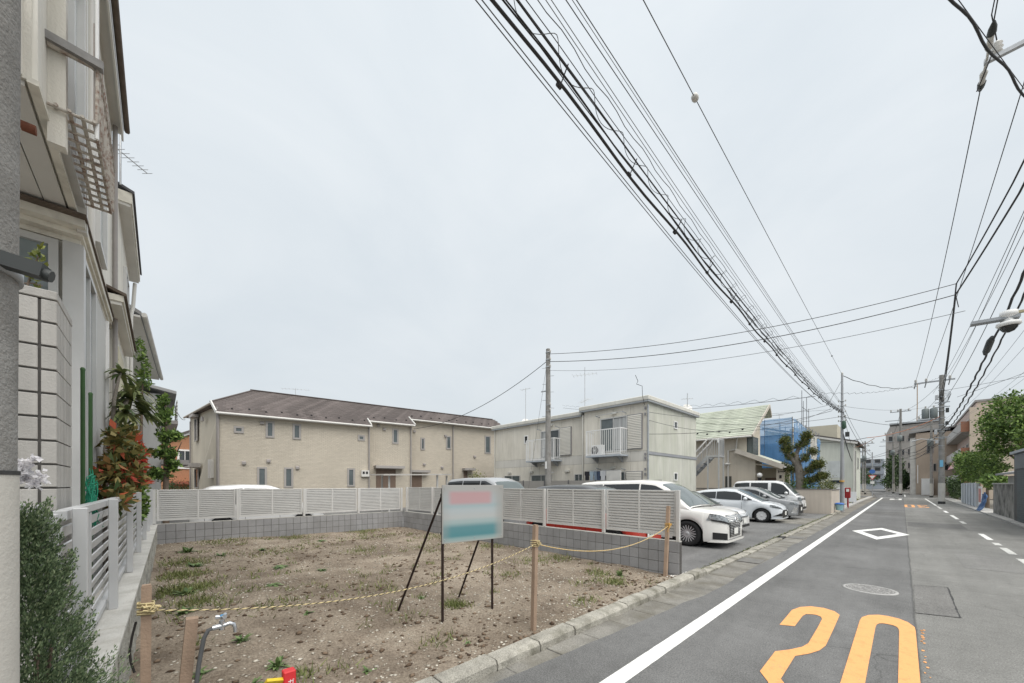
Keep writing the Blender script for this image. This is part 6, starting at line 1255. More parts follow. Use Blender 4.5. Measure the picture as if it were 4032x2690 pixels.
for k in range(22):
    f = (k+.4)/22; p = A0+(A1-A0)*f+Vector((-.07, 0, -.02-4*.70*f*(1-f))); b = MB(); b.tube([p+V(0, 0, -.035), p+V(.03, .02, .05), p+V(.10, .03, .17)], .007, 5); b.lathe([(.024, -.03), (.024, .03)], tuple(p), 8, 0, 'y'); P(bt, 'hanger_clip', b, CABLE)
cable('wavy thin cable running just right of the lashed bundle', wav(off(.19, .08, .68, 160), .011, .8), .0045, GREYC)
cable('straight thin wire next to the wavy cable', off(.19, .15, .63), .004, THINC); cable('second straight thin wire beside the wavy cable', off(.20, .20, .60), .004, THINC)
cable('left wire of the close set of three thin wires', span(A0+V(.19, 0, .26), A1+V(.0, 0, .4), .14, 50), .005, GREYC); cable('middle wire of the close set of three thin wires', span(A0+V(.22, 0, .29), A1+V(.02, 0, .45), .14, 50), .0035, THINC); cable('right wire of the close set of three thin wires', span(A0+V(.24, 0, .31), A1+V(.05, 0, .45), .14, 50), .005, GREYC)
cable('lower thin pair wire, left, under the bundle', span(A0+V(-.32, 0, .25), (-2.85, 24.5, 5.85), .45, 50), .006, GREYC); cable('lower thin pair wire, right, under the bundle', span(A0+V(-.26, 0, .22), (-2.8, 24.5, 5.8), .44, 50), .006, GREYC)
g = T('guy_wire', 'single high wire with a round guy insulator, right of the bundle', 'cable', (-2.6, 16, 8)); b = MB(); b.tube(span((-2.5, -.5, 8.62), (-2.72, 32.4, 8.95), .06, 40), .007, 6); P(g, 'wire', b, GREYC); b = MB(); b.lathe([(.02, -.06), (.05, -.05), (.06, 0), (.05, .05), (.02, .06)], (-2.547, 6.92, 8.65), 12, 0, 'y'); P(g, 'guy_insulator', b, INS); b = MB(); b.lathe([(.015, -.06), (.04, 0), (.015, .06)], (-2.684, 27, 8.86), 10, 0, 'y'); P(g, 'guy_insulator', b, DKBOX)
K1, K2 = (1.44, 22.3, 9.5), (1.42, 22.3, 9.08)
PP = lambda z: (-13.44, 15.45, z)
cable('upper service cable from the parking lot pole across the road', span(PP(8.92), K1, .55, 40), .013); cable('second service cable from the parking lot pole, thicker and lower', span(PP(8.5), K2, .62, 40), .016)
cable('thin third wire from the parking lot pole towards the street lamp', span(PP(8.02), (1.3, 17.5, 6.95), .55, 40), .008, GREYC)
b = MB(); b.tube([(-8.75, 16.4, 6.95), (-8.72, 16.6, 6.7), (-8.85, 16.7, 6.6), (-8.66, 16.9, 6.5), (-8.8, 17.2, 6.1), (-8.84, 17.5, 5.7)], .012, 6); ONE('service_drop', b, CABLE, 'curly wire dropping to the prefab apartment roof corner', 'cable')
cable('cable sagging from the parking lot pole to the cream apartments', span(PP(8.55), F.p(11.1, -.75, 5.75), .75, 30), .016); cable('thin stay wire slanting down beside the parking lot pole', [(-13.44, 15.5, 8.9), (-15.9, 16.2, .1)], .008, THINC)
cable('first service wire from the roadside bundle to the prefab apartment wall', span((-2.72, 26, 6.0), (-8.72, 17.6, 5.35), .5), .010, GREYC); cable('second service wire to the prefab apartment, sagging lower', span((-2.72, 27, 5.95), (-8.72, 17.7, 4.95), .9), .010, GREYC); cable('lowest service wire reaching the prefab apartment', span((-2.72, 27.5, 5.9), (-8.72, 17.6, 4.25), .35), .012)
cable('lashed wire running left behind the prefab roof', span((-2.72, 21.6, 5.75), (-24, 30, 9.6), .5, 40), .013, GREYC); cable('wavy lashing wire above the one behind the prefab roof', wav(span((-2.72, 21.6, 5.8), (-24, 30, 9.85), .45, 120), .07, .9), .007, GREYC)
cable('thin wire from the slim steel pole to the left over the green roof', span((-2.72, 32.4, 6.7), (-26, 33, 9.0), .3), .008, THINC); cable('black cable from the slim pole to the prefab side', span((-2.72, 32.4, 6.2), (-9.5, 24, 5.7), .35), .012)
cable('thick dark cable from the left pole over the road to the right pole', wav(span((-2.34, -.4, 8.6), (2.42, 15.05, 9.95), .12, 60), .02, 2.0), .019); cable('thin messenger wire above the thick cable over the road', span((-2.34, -.4, 8.64), (2.42, 15.05, 10.02), .06, 30), .006)
hv0 = [(1.46, 16.2, 12.47), (2.3, 15.1, 12.75), (3.3, 15.1, 12.75)]; hv1 = [(.85, 50.4, 11.2), (1.5, 50.4, 11.2), (2.9, 50.4, 11.2)]
for p, q, l in zip(hv0, hv1, ('leftmost', 'middle', 'rightmost')): cable('%s of the three high voltage lines on the right' % l, span(p, q, .55, 40), .012)
cable('high voltage line leaving the top of the picture on the right', [(1.46, 14.1, 12.47), (1.3, -4, 12.6)], .012); cable('looped wire at the top right corner by the insulator', [(1.62, 15.1, 12.8), (1.5, 14.7, 13.2), (1.6, 14.2, 13.9)], .012)
kk = Vector((2.3, 50.4, 9.5)); cable('upper thick cable from the right edge to the transformer pole', [Vector((2.3, 14.9, 10.3))]+span((2.1, 17, 10.05), K1, .04, 6)+span(K1, kk, .75, 26)[1:], .021); cable('lower thick cable from the right edge to the transformer pole', [Vector((2.36, 14.9, 9.9))]+span((2.2, 17, 9.7), K2, .03, 6)+span(K2, kk+V(.05, 0, -.5), .7, 26)[1:], .026)
cable('vertical tie between the two thick cables where the service wires leave', [K1, K2, (1.5, 22.4, 8.6)], .014)
cable('medium cable right of the two thick ones', span((2.4, 15, 8.7), (2.35, 50.4, 8.9), .62, 40), .012); cable('thin cable right of the medium one', span((2.45, 15, 9.7), (1.9, 50.4, 9.9), .45, 40), .009, GREYC); cable('thin straight cable ending at the crossarm', span((2.7, 15, 9.9), (2.2, 50.4, 10.3), .5, 40), .009, GREYC)
hc = T('heavy_cable', 'heaviest cable with a bulging splice closure near the street lamp', 'cable', (2.4, 30, 7)); b = MB(); b.tube(wav(span((2.45, 15.2, 8.3), (2.42, 50.4, 6.6), .75, 70), .02, 1.7), .034, 8); P(hc, 'main_run', b, CABLE); b = MB(); b.tube(wav(span((2.53, 15.2, 7.9), (2.46, 50.4, 6.2), .75, 70), .02, 1.9), .026, 8); P(hc, 'second_run', b, CABLE); b = MB(); b.tube([(2.38, 23.2, 7.42), (2.38, 23.6, 7.36), (2.38, 24.6, 7.22), (2.38, 25.0, 7.18)], [.05, .11, .11, .05], 10); P(hc, 'splice_closure', b, DKBOX)
for i, (x, z) in enumerate(((4.2, 9.8), (4.8, 9.9), (6.2, 10.3), (6.8, 10.4))): cable(('first', 'second', 'third', 'last')[i]+' of the faint wires above the right hand tree, counted from the road', span((x, 15, z), (x*.8, 72, 9.6+.2*i), .9, 30), .009, M('cable_violet_grey', (.24, .24, .29), .6))
cable('wire crossing from the right edge to the peach apartment', span((12, 34, 11.5), (3.4, 52, 9.6), .3), .014, GREYC); cable('second wire at the right edge, nearly level', span((14, 40, 10.2), (2.5, 50.6, 10.1), .3), .014, GREYC)
cable('dark cable from the slim steel pole up to the transformer pole', wav(span((-2.68, 32.5, 8.85), (.9, 50.4, 10.75), .45, 40), .02, 3), .020); cable('lashed wire over the slim steel pole towards the right', wav(span((-2.9, 25, 6.5), (2.3, 50.4, 11.3), .45, 90), .04, 1.1), .009, GREYC); cable('short wire from the bundle up to the top of the slim pole', [(-2.74, 26.2, 6.1), (-2.72, 32.4, 8.6)], .012, GREYC)
ORC = M('cable_orange', (.40, .17, .10), .6); cable('orange covered cable from the transformer pole to the left', span((2.3, 50.5, 7.8), (-2.3, 48, 6.1), .35, 24), .030, ORC); cable('black end of the orange cable reaching the pale building', span((-2.3, 48, 6.1), (-6.8, 55.4, 6.6), .15, 16), .024); cable('orange branch dropping to the pale building', span((-1.8, 48.5, 6.05), (-3.6, 55.4, 5.8), .1, 12), .024, ORC)
for i, (p, q, s, r) in enumerate((((-2.7, 32.6, 6.5), (-2.85, 71.4, 5.6), .6, .014), ((-2.65, 32.6, 6.8), (-2.8, 71.4, 5.9), .5, .010), ((-2.7, 32.6, 6.2), (2.3, 50.5, 7.2), .4, .014), ((-2.7, 32.6, 6.9), (2.4, 50.5, 8.9), .4, .008), ((-2.7, 32.6, 5.2), (-5.5, 90, 5.4), 1.0, .03))):
    cable(('heavy', 'light', 'medium', 'faint', 'thickest')[i]+' cable leading away down the street from the slim steel pole', span(p, q, s, 30), r)
for i, (p, q, s, r) in enumerate((((2.42, 50.8, 10.9), (-.9, 88, 13.7), .8, .014), ((2.42, 50.8, 9.9), (-.19, 88, 12), .9, .014), ((2.42, 50.8, 6.5), (-.19, 88, 7.5), 1.2, .035), ((2.42, 50.8, 6.0), (-.19, 88, 6.6), 1.3, .03), ((-.19, 88.2, 7.2), (-2.2, 132, 7.4), 1.4, .035), ((-.19, 88.2, 13.6), (-2.2, 132, 12.8), 1.0, .02), ((2.42, 50.6, 6.3), (-7, 80, 6.0), 1.0, .02), ((-.19, 88, 8), (-9, 92, 5.8), .7, .025), ((-.19, 88, 7), (-8, 128, 7), 1.2, .03))):
    cable(('top', 'second', 'thick sagging', 'lowest thick', 'far thick', 'far high', 'left going', 'house side', 'farthest left')[i]+' cable strung beyond the transformer pole', span(p, q, s, 24), r)
for i, (p, q, s_, r) in enumerate((((2.42, 50.4, 6.9), (6.2, 71, 8.0), .5, .018), ((2.42, 50.4, 7.3), (5.6, 70.8, 9.6), .5, .014), ((2.42, 50.7, 6.0), (1.6, 93, 7.2), 1.0, .022), ((2.42, 50.7, 5.4), (-4.6, 92, 6.6), 1.1, .022), ((-2.72, 32.6, 7.0), (-3.8, 56, 5.9), .5, .012), ((-4.6, 92, 8.8), (-6.3, 118, 9.8), .8, .022), ((-2.85, 71.5, 5.9), (-4.6, 92, 8.6), .6, .016), ((2.67, 74.5, 9.8), (-.19, 88, 11), .5, .018))):
    cable(('cable from the transformer pole to the peach apartment', 'upper cable from the transformer pole to the peach apartment corner', 'cable from the transformer pole to the tan house', 'cable from the transformer pole crossing to the left past the crossing', 'thin service wire from the slim steel pole to the pale green building', 'far left cable between two poles', 'cable from the sign pole onward', 'short cable behind the transformer pole')[i], span(p, q, s_, 20), r)
cable('thin wire from the balcony house to the cream apartments', span((-23, .4, 5.6), (-33.2, 1.2, 6.1), .3), .014, GREYC)
cable('grey cable pair hanging in front of the cream house', wav(span((-2.34, -.6, 6.5), (-3.55, -.66, 4.0), -.0, 20), .02, 1), .008, GREYC); cable('thin white lead hanging down the cream house front', [(-3.50, -.68, 5.2), (-3.50, -.67, 4.2), (-3.52, -.675, 3.6), (-3.5, -.67, 2.9)], .006, WHITE)
# ------------------------------------------------------------------ antennas
def antenna(label, base, h, yagis, dish=None, r=.02):
    t = T('tv_antenna', label, 'antenna', base); x, y, z = base; b = MB(); b.tube([base, (x, y, z+h)], r, 6); P(t, 'mast', b, GALV)
    for zz, ang, ln, ne, ew in yagis:
        c, s = math.cos(ang), math.sin(ang); p, q = (x-c*ln/2, y-s*ln/2, z+zz), (x+c*ln/2, y+s*ln/2, z+zz+.04); yb = P(t, 'boom', MB().tube([p, q], r*.6, 5), GALV)
        for k in range(ne):
            f = k/(ne-1); e = ew*(1-.35*f); cx_, cy_, cz_ = (p[i]+(q[i]-p[i])*f for i in range(3)); P(t, 'element', MB().tube([(cx_+s*e/2, cy_-c*e/2, cz_), (cx_-s*e/2, cy_+c*e/2, cz_)], r*.4, 4), GALV, sub=yb)
    if dish:
        zz, rr, ang = dish; q = MB(); q.lathe([(.01, 0), (rr*.6, .02), (rr*.9, .07)], (0, 0, 0), 20, 0, 'x'); q.xf(Matrix.Translation((x, y, z+zz)) @ Matrix.Rotation(ang, 4, 'Z') @ Matrix.Rotation(-.6, 4, 'Y')); P(t, 'dish', q, GUTW)
    return t
antenna('tall television antenna with two booms on the prefab roof', (-14.2, 20, 5.95), 3.4, [(2.9, .5, 1.5, 7, .9), (1.2, 2.6, 1.4, 5, .6)]); antenna('antenna mast with a small dish at the left end of the prefab roof', (-18.6, 19, 5.95), 2.7, [(2.6, .3, .7, 4, .5)], (.25, .3, -.6))
antenna('antenna mast with round white dish on the green roof ridge', (-12.5, 32.3, 7.45), 2.0, [(1.5, .8, .8, 4, .5)], (.75, .42, -.7), .03); antenna('long yagi antenna sticking out behind the cream house', (-9.25, -.50, 6.9), 1.0, [(.55, PI-.75, .95, 12, .28)], None, .014); antenna('thin antenna on the ridge of the cream apartments', tuple(F.p(4.0, -3.8, 7.7)), .55, [(.45, 1.2, 1.6, 8, .5)], None, .015)
antenna('left antenna above the blue scaffold', (-9.5, 42, 6.9), 2.2, [(2.0, .2, .9, 4, .6)]); antenna('right antenna above the blue scaffold', (-8.3, 44, 6.9), 1.7, [(1.6, 1.2, .9, 4, .6)])
antenna('antenna on the balcony house roof', (-22.5, -.4, 6.0), 1.0, [(.8, 2.6, 1.1, 6, .5)], None, .015)
# ------------------------------------------------------------------ tiled pier, street bits
pr_ = T('tiled_pier', 'tall pier clad in pale square tiles behind the juniper', 'pier', (-3.75, -.62, 0))
TIL = M('pier_tile', (.44, .425, .40), .75, .08, 3, .2, 90, rnd=.06, streak=.15); P(pr_, 'core', MB().box(-4.0, -3.494, -.80, -.456, 0, 2.84), MORT)
for r in range(21):
    z0 = 2.848-.14*(r+1)+.004; z1 = 2.848-.14*r-.004
    if z0 < 0: break
    for c in range(3):
        y1, y0 = ((-.450, -.510), (-.522, -.66), (-.672, -.80))[c]; P(pr_, 'tile', MB().box(-3.5, -3.484, y0, y1, z0+.002, z1-.002, b=.003), TIL)
    for c in range(5):
        x1 = -3.502-.10*c; P(pr_, 'tile', MB().box(x1-.092, x1, -.458, -.45, z0, z1), TIL)
P(pr_, 'cap', MB().box(-4.005, -3.482, -.81, -.448, 2.850, 2.90, b=.004), TIL)
pq = T('pet_notice', 'small pet notice plate with line drawing fixed to the tiled pier', 'sign', (-3.48, -.66, 1.7)); P(pq, 'plate', MB().box(-3.483, -3.476, -.70, -.595, 1.62, 1.96, b=.002), M('plate_grey_white', (.50, .49, .47), .6)); b = MB()
for y0, y1, z0, z1 in ((-.69, -.605, 1.94, 1.945), (-.69, -.605, 1.865, 1.87), (-.69, -.686, 1.87, 1.94), (-.609, -.605, 1.87, 1.94)): b.box(-3.4755, -3.4745, y0, y1, z0, z1)
P(pq, 'drawing_frame', b, BLACK); text_part(pq, 'lettering', '犬の', .05, BLACK, (-3.4745, -.625, 1.80), PI/2, True)
rb = T('red_post_box', 'red box on a thin post beside the slim steel pole', 'post box', (-2.78, 37, 0)); b = MB(); b.tube([(-2.78, 37, 0), (-2.78, 37, .75)], .05, 8); P(rb, 'post', b, M('sign_red2', (.30, .025, .028), .5)); P(rb, 'box', MB().box(-2.95, -2.63, 36.85, 37.1, .72, 1.5, b=.04), MATS['sign_red2']); P(rb, 'label_plate', MB().box(-2.86, -2.7, 36.84, 36.849, 1.2, 1.4), WHITE)
bk = T('blue_bin', 'pale bucket with blue lid hung beside the beige wall end', 'bin', (-2.62, 29.0, .2)); b = MB(); b.lathe([(.15, 0), (.19, .32), (.2, .34)], (-2.55, 29, .22), 14); P(bk, 'bucket', b, M('bucket_teal', (.30, .48, .52), .5)); b = MB(); b.lathe([(.23, 0), (.23, .04), (.12, .09), (.02, .1)], (-2.55, 29, .57), 14); P(bk, 'lid', b, M('lid_blue', (.04, .13, .42), .45))
for i, (x, y, w, h, c) in enumerate(((-3.3, 40, .7, 1.5, 'white notice panel standing past the red post box'), (-3.0, 44, .5, 1.1, 'low white board by the grass tuft'))): t = T('notice_board', c, 'board', (x, y, 0)); P(t, 'panel', MB().box(x-w/2, x+w/2, y, y+.05, .2, h), WHITE); P(t, 'legs', MB().box(x-.03, x+.03, y+.051, y+.08, 0, h-.1), STEEL)
# ------------------------------------------------------------------ plants
def leaf_quads(pos, l, w, rs, up=.3, dirs=None):
    n = len(pos); d = rs.normal(size=(n, 3)) if dirs is None else dirs+rs.normal(size=(n, 3))*.35; d[:, 2] += up
    d /= np.linalg.norm(d, axis=1)[:, None]; s = np.cross(d, rs.normal(size=(n, 3))); s /= np.linalg.norm(s, axis=1)[:, None]
    L_ = l*rs.uniform(.6, 1.25, (n, 1)); W_ = w*rs.uniform(.7, 1.2, (n, 1)); nn = np.cross(d, s)*L_*.12
    return np.stack([pos, pos+d*L_*.5+s*W_*.5+nn, pos+d*L_, pos+d*L_*.5-s*W_*.5+nn], 1).reshape(-1, 3)
def blob_pts(blobs, n, rs, shell=.55):
    tot = sum(r[0]*r[1]*r[2] for _, r in blobs)**1.0; out = []
    for c, r in blobs:
        k = max(8, int(n*(r[0]*r[1]*r[2])/tot)); m = max(4, k//28)      # leaves sit in sub-clumps
        dv = rs.normal(size=(m, 3)); dv /= np.linalg.norm(dv, axis=1)[:, None]; cc = dv*(shell+(1-shell)*rs.rand(m, 1))*np.array(r)+np.array(c)
        idx = rs.randint(0, m, k); out.append(cc[idx]+rs.normal(size=(k, 3))*np.array(r)*.17)
    return np.concatenate(out)
def off_mesh(me, loc):
    n = len(me.vertices); a = np.empty(n*3, np.float32); me.vertices.foreach_get('co', a); a = a.reshape(-1, 3)-np.array(loc, np.float32); me.vertices.foreach_set('co', a.ravel()); me.update(); return me
BARK = M('bark', (.17, .13, .10), .95, .25, 6, .9, 30); BARKG = M('bark_grey', (.20, .18, .155), .95, .2, 6, .9, 30)
def plant(name, label, cat, base, blobs, n, l, w, mat, limbs=(), seed=1, bark=BARK, up=.3, shell=.55, cname='crown', group=None):
    rs = np.random.RandomState(seed); t = T(name, label, cat, base, group=group)
    for i, (pts, r) in enumerate(limbs): P(t, 'trunk' if i == 0 else 'limb', MB().tube(pts, r, 8), bark)
    pos = blob_pts(blobs, n, rs, shell); me = np_mesh(cname, leaf_quads(pos, l, w, rs, up), 4, mat); P(t, cname, off_mesh(me, base), None); return t
LG = leafmat('leaf_green', (.03, .065, .016), (.175, .275, .062), (.28, .39, .10)); LD = leafmat('leaf_dark', (.014, .032, .012), (.07, .12, .035)); LY = leafmat('leaf_yellow_green', (.06, .085, .015), (.26, .28, .06)); LJ = leafmat('leaf_juniper', (.05, .085, .042), (.21, .285, .15), (.36, .42, .25), trans=.25); LO = leafmat('leaf_olive_brown', (.03, .045, .014), (.15, .18, .045), (.30, .24, .09))
# juniper by the near pole: feathery upward sprays
rs = np.random.RandomState(5); jt = T('juniper', 'feathery grey green juniper in front of the left fence', 'shrub', (-2.72, -.36, 0))
sp = []; dr = []
for k in range(1250):
    a = rs.rand()*6.28; z_ = .1+1.46*rs.rand()**.85; rad = np.interp(z_, [.1, .6, .95, 1.25, 1.56], [.20, .20, .17, .11, .025])*math.sqrt(rs.rand())*1.1; p0 = np.array([-2.70+rad*math.cos(a), -.45+rad*math.sin(a), z_]); h = z_/1.5; d0 = np.array([math.cos(a)*.5, math.sin(a)*.5, 1.0]); d0 /= np.linalg.norm(d0); ln = .07+.09*rs.rand()
    for i in range(34): f = rs.rand(); sp.append(p0+d0*ln*f+np.array([0, 0, -.25*f*f*ln*(1-h)])+rs.normal(size=3)*.012*(1-.5*f)); dr.append(d0)
me = np_mesh('foliage', leaf_quads(np.array(sp), .019, .0065, rs, .15, np.array(dr)), 4, LJ); P(jt, 'foliage', off_mesh(me, (-2.72, -.36, 0)), None)
for k in range(9): a = k*.7; P(jt, 'stem', MB().tube([(-2.7, -.45, 0), (-2.7+.05*math.cos(a), -.45+.05*math.sin(a), .5), (-2.7+.09*math.cos(a), -.45+.09*math.sin(a), 1.0)], [.02, .012, .004], 6), BARK)
# low right-hand spray reaching over the wall
sp = []; dr = []
for k in range(170):
    p0 = np.array([-2.68+rs.normal()*.08, -.29+rs.normal()*.04, .30+.48*rs.rand()]); d0 = np.array([-.2+rs.normal()*.3, .65+rs.normal()*.2, .75]); d0 /= np.linalg.norm(d0); ln = .12+.1*rs.rand()
    for i in range(22): f = rs.rand(); sp.append(p0+d0*ln*f+rs.normal(size=3)*.010); dr.append(d0)
me = np_mesh('foliage', leaf_quads(np.array(sp), .019, .0065, rs, .15, np.array(dr)), 4, LJ); P(jt, 'foliage', off_mesh(me, (-2.72, -.36, 0)), None)
# white flowers behind it
ft = T('white_flower_shrub', 'clusters of white blossom peeking from behind the near pole', 'flowers', (-2.95, -.52, 1.0)); rs = np.random.RandomState(8); pos = blob_pts([((-2.95, -.47, 1.78), (.06, .055, .05)), ((-2.95, -.50, 1.86), (.05, .05, .04)), ((-2.95, -.485, 1.62), (.05, .05, .035)), ((-2.95, -.50, 1.47), (.04, .035, .05)), ((-2.95, -.49, 1.36), (.03, .03, .04))], 700, rs)
me = np_mesh('blossom', leaf_quads(pos, .026, .020, rs, .2), 4, leafmat('petal_white', (.75, .73, .76), (.9, .89, .9), trans=.35)); P(ft, 'blossom', off_mesh(me, (-2.95, -.52, 1.0)), None); P(ft, 'stem', MB().tube([(-2.95, -.55, 0), (-2.96, -.53, .9), (-2.95, -.5, 1.8)], [.012, .01, .005], 6), BARK)
# twig above the pier
tw = T('leafy_twig', 'budding twig with a few fresh leaves above the tiled pier', 'twig', (-3.6, -.58, 2.85)); P(tw, 'twig', MB().tube([(-3.6, -.60, 2.8), (-3.6, -.575, 2.95), (-3.6, -.555, 3.05), (-3.6, -.53, 3.16)], [.008, .006, .005, .003], 5), BARK); P(tw, 'twig', MB().tube([(-3.6, -.67, 2.87), (-3.6, -.62, 2.935), (-3.6, -.555, 2.96), (-3.6, -.52, 2.955)], [.005, .005, .004, .003], 5), BARK)
rs = np.random.RandomState(2); pos = np.concatenate([rs.normal(size=(9, 3))*.012+np.array(c) for c in ((-3.6, -.53, 3.16), (-3.6, -.535, 3.10), (-3.6, -.53, 2.99), (-3.6, -.56, 2.98), (-3.6, -.66, 2.89))]); me = np_mesh('leaves', leaf_quads(pos, .05, .028, rs, .3), 4, LY); P(tw, 'leaves', off_mesh(me, (-3.6, -.58, 2.85)), None)
# green garden poles and net
GP = M('garden_pole_green', (.035, .085, .028), .5, .15, 8); 
for lab, x, y, z in (('taller green plastic garden pole behind the left fence', -4.2, -.42, 2.60), ('shorter green plastic garden pole behind the left fence', -4.62, -.42, 2.49)):
    b = MB(); b.tube([(x, y, 0), (x, y, z)], .0125, 8); b.lathe([(.0135, 0), (.014, .015), (.008, .025)], (x, y, z-.005), 8); ONE('garden_pole', b, GP, lab, 'pole', (x, y, 0))
b = MB(); rs = np.random.RandomState(4)
for k in range(26):
    x = -4.2-.42*rs.rand(); pts = [(x+rs.normal()*.02, -.40+rs.normal()*.02, 1.4+.1*i+rs.normal()*.03) for i in range(5)]; b.tube(pts, .004, 4)
for k in range(10): b.tube([(-4.2-.1*i, -.40+rs.normal()*.02, 1.42+.045*k+rs.normal()*.03) for i in range(5)], .0035, 4)
ONE('garden_net', b, M('net_green', (.02, .25, .15), .6), 'crumpled bright green netting tied to the garden poles', 'net')
# photinia: red and bronze leaves
LP = leafmat('leaf_photinia', (.05, .085, .025), (.24, .19, .06), (.52, .10, .05)); LP2 = leafmat('leaf_photinia_red', (.42, .04, .03), (.62, .13, .07))
pt_ = plant('photinia_shrub', 'red and bronze leaved shrub leaning over the left fence', 'shrub', (-6.5, -.45, 0), [((-6.4, -.36, 2.0), (.6, .17, .36)), ((-6.0, -.40, 1.7), (.5, .13, .22)), ((-6.9, -.30, 2.25), (.45, .15, .22)), ((-7.2, -.24, 1.85), (.4, .10, .28))], 1500, .125, .055, LP, [([(-6.5, -.45, 0), (-6.48, -.44, .9), (-6.4, -.38, 1.7)], [.03, .025, .012]), ([(-6.5, -.45, 1), (-6.8, -.34, 1.7), (-7.1, -.26, 2.0)], [.02, .015, .006]), ([(-6.5, -.45, 1), (-6.2, -.38, 1.5), (-6.0, -.36, 1.8)], [.02, .015, .006])], 11, BARK, .1)
rs = np.random.RandomState(12); pos = blob_pts([((-7.2, -.22, 2.22), (.22, .10, .12)), ((-6.7, -.22, 2.05), (.2, .06, .1)), ((-7.1, -.16, 1.95), (.2, .06, .08)), ((-6.2, -.34, 1.75), (.2, .1, .12)), ((-6.9, -.2, 1.78), (.2, .06, .06))], 260, rs); me = np_mesh('young_leaves', leaf_quads(pos, .12, .04, rs, .5), 4, LP2); P(pt_, 'young_leaves', off_mesh(me, (-6.5, -.45, 0)), None)
# strap-leaved plant on a bent trunk
ST = leafmat('leaf_strap', (.04, .07, .022), (.20, .23, .085), (.30, .30, .14)); st = T('strap_leaved_tree', 'long strap leaved plant on a twisted bare stem above the red shrub', 'plant', (-7.6, -.55, 0)); P(st, 'trunk', MB().tube([(-7.3, -.56, 0), (-7.3, -.56, 1.6), (-7.35, -.53, 2.2), (-7.5, -.48, 2.5), (-7.7, -.42, 2.75), (-7.9, -.36, 3.0)], [.05, .045, .04, .035, .03, .025], 8), BARKG)
P(st, 'limb', MB().tube([(-7.5, -.48, 2.5), (-7.4, -.46, 2.9), (-7.45, -.42, 3.2), (-7.6, -.40, 3.35)], [.025, .02, .015, .01], 6), BARKG)
b = MB(); rnd_ = random.Random(3)
for c, nl, ll in (((-7.9, -.33, 3.02), 44, .62), ((-8.3, -.20, 2.86), 40, .55), ((-7.6, -.40, 3.3), 20, .4), ((-8.0, -.40, 2.8), 22, .5), ((-8.1, -.28, 3.15), 30, .5), ((-7.5, -.36, 2.75), 24, .4)):
    for k in range(nl):
        a = rnd_.uniform(0, 6.28); el = rnd_.uniform(-.2, 1.3); L_ = ll*rnd_.uniform(.6, 1.1); w = .030*rnd_.uniform(.7, 1.2); d = Vector((math.cos(a)*math.cos(el), .55*math.sin(a)*math.cos(el), math.sin(el))); s = d.cross(Vector((0, 0, 1))).normalized()*w; pts = []
        for i in range(6): f = i/5; p = Vector(c)+d*L_*f+Vector((0, 0, -.55*L_*f*f)); ww = 1-abs(2*f-.7)**2*.55 if f < .99 else .05; pts.append((p-s*ww, p+s*ww))
        b.add([q for pr in pts for q in pr], [(2*i, 2*i+1, 2*i+3, 2*i+2) for i in range(5)])
P(st, 'leaf_crown', b, ST)
plant('garden_tree', 'fine leaved green tree beside the white gabled house eave', 'tree', (-11.5, -.35, 0), [((-11.4, -.30, 4.3), (.5, .15, .3)), ((-11.2, -.33, 4.65), (.3, .1, .2)), ((-11.7, -.2, 4.0), (.3, .1, .15))], 420, .09, .045, LG, [([(-11.5, -.35, 0), (-11.5, -.33, 2), (-11.45, -.28, 4.2)], [.05, .04, .01])], 13, BARK)
plant('broadleaf_tree', 'layered green tree between the balcony house and the orange house', 'tree', (-19.5, .15, 0), [((-19.5, .12, 4.3), (.5, .28, .4)), ((-19.4, .25, 3.6), (.6, .34, .3)), ((-19.5, .10, 3.0), (.6, .34, .25)), ((-19.3, .35, 2.5), (.5, .25, .25)), ((-19.5, .1, 4.9), (.3, .18, .3)), ((-19.6, -.05, 2.1), (.6, .3, .25))], 2400, .16, .09, LG, [([(-19.5, .15, 0), (-19.5, .15, 2.2), (-19.5, .15, 4.8)], [.10, .08, .02]), ([(-19.5, .15, 2), (-19.4, .4, 2.8), (-19.4, .6, 3.4)], [.04, .03, .01])], 14)
for i, (lab, c, r, n, m_) in enumerate((('low bright shrub behind the left corner of the back fence', (-15.5, -.3, 1.3), (1.0, .3, .55), 900, LY), ('dark round shrub at the foot of the orange house', (-33.5, .75, 1.5), (1, .7, .75), 900, LD), ('yellow green shrub beside the left end of the prefab apartment', (-20.9, 16.4, 1.6), (.9, .8, 1.0), 1500, LY), ('small dark shrub behind the photinia', (-9.3, -.3, 1.5), (.5, .12, .45), 700, LG), ('dark hedge clump left of the pollarded tree', (-5.2, 30.2, 1.5), (.7, .5, .9), 1400, LG), ('bright shrub right of the pollarded tree trunk', (-4.0, 29.3, 1.4), (.35, .35, .7), 800, LG), ('thin bare looking shrub by the pale green building', (-4.4, 40, 1.9), (.9, .8, .8), 700, LO), ('low grass tuft at the foot of the pale building', (-3.1, 46, .4), (.35, 1.5, .4), 600, LY), ('shrub row behind the low beige wall end', (-3.6, 33.2, 1.5), (.5, 1.2, .5), 900, LO))):
    plant('shrub', lab, 'shrub', (c[0], c[1], 0), [(c, r)], n, .11 if r[0] > .6 else .08, .06, m_, [([(c[0], c[1], 0), (c[0], c[1], c[2])], [.03, .01])], 30+i, shell=.35)
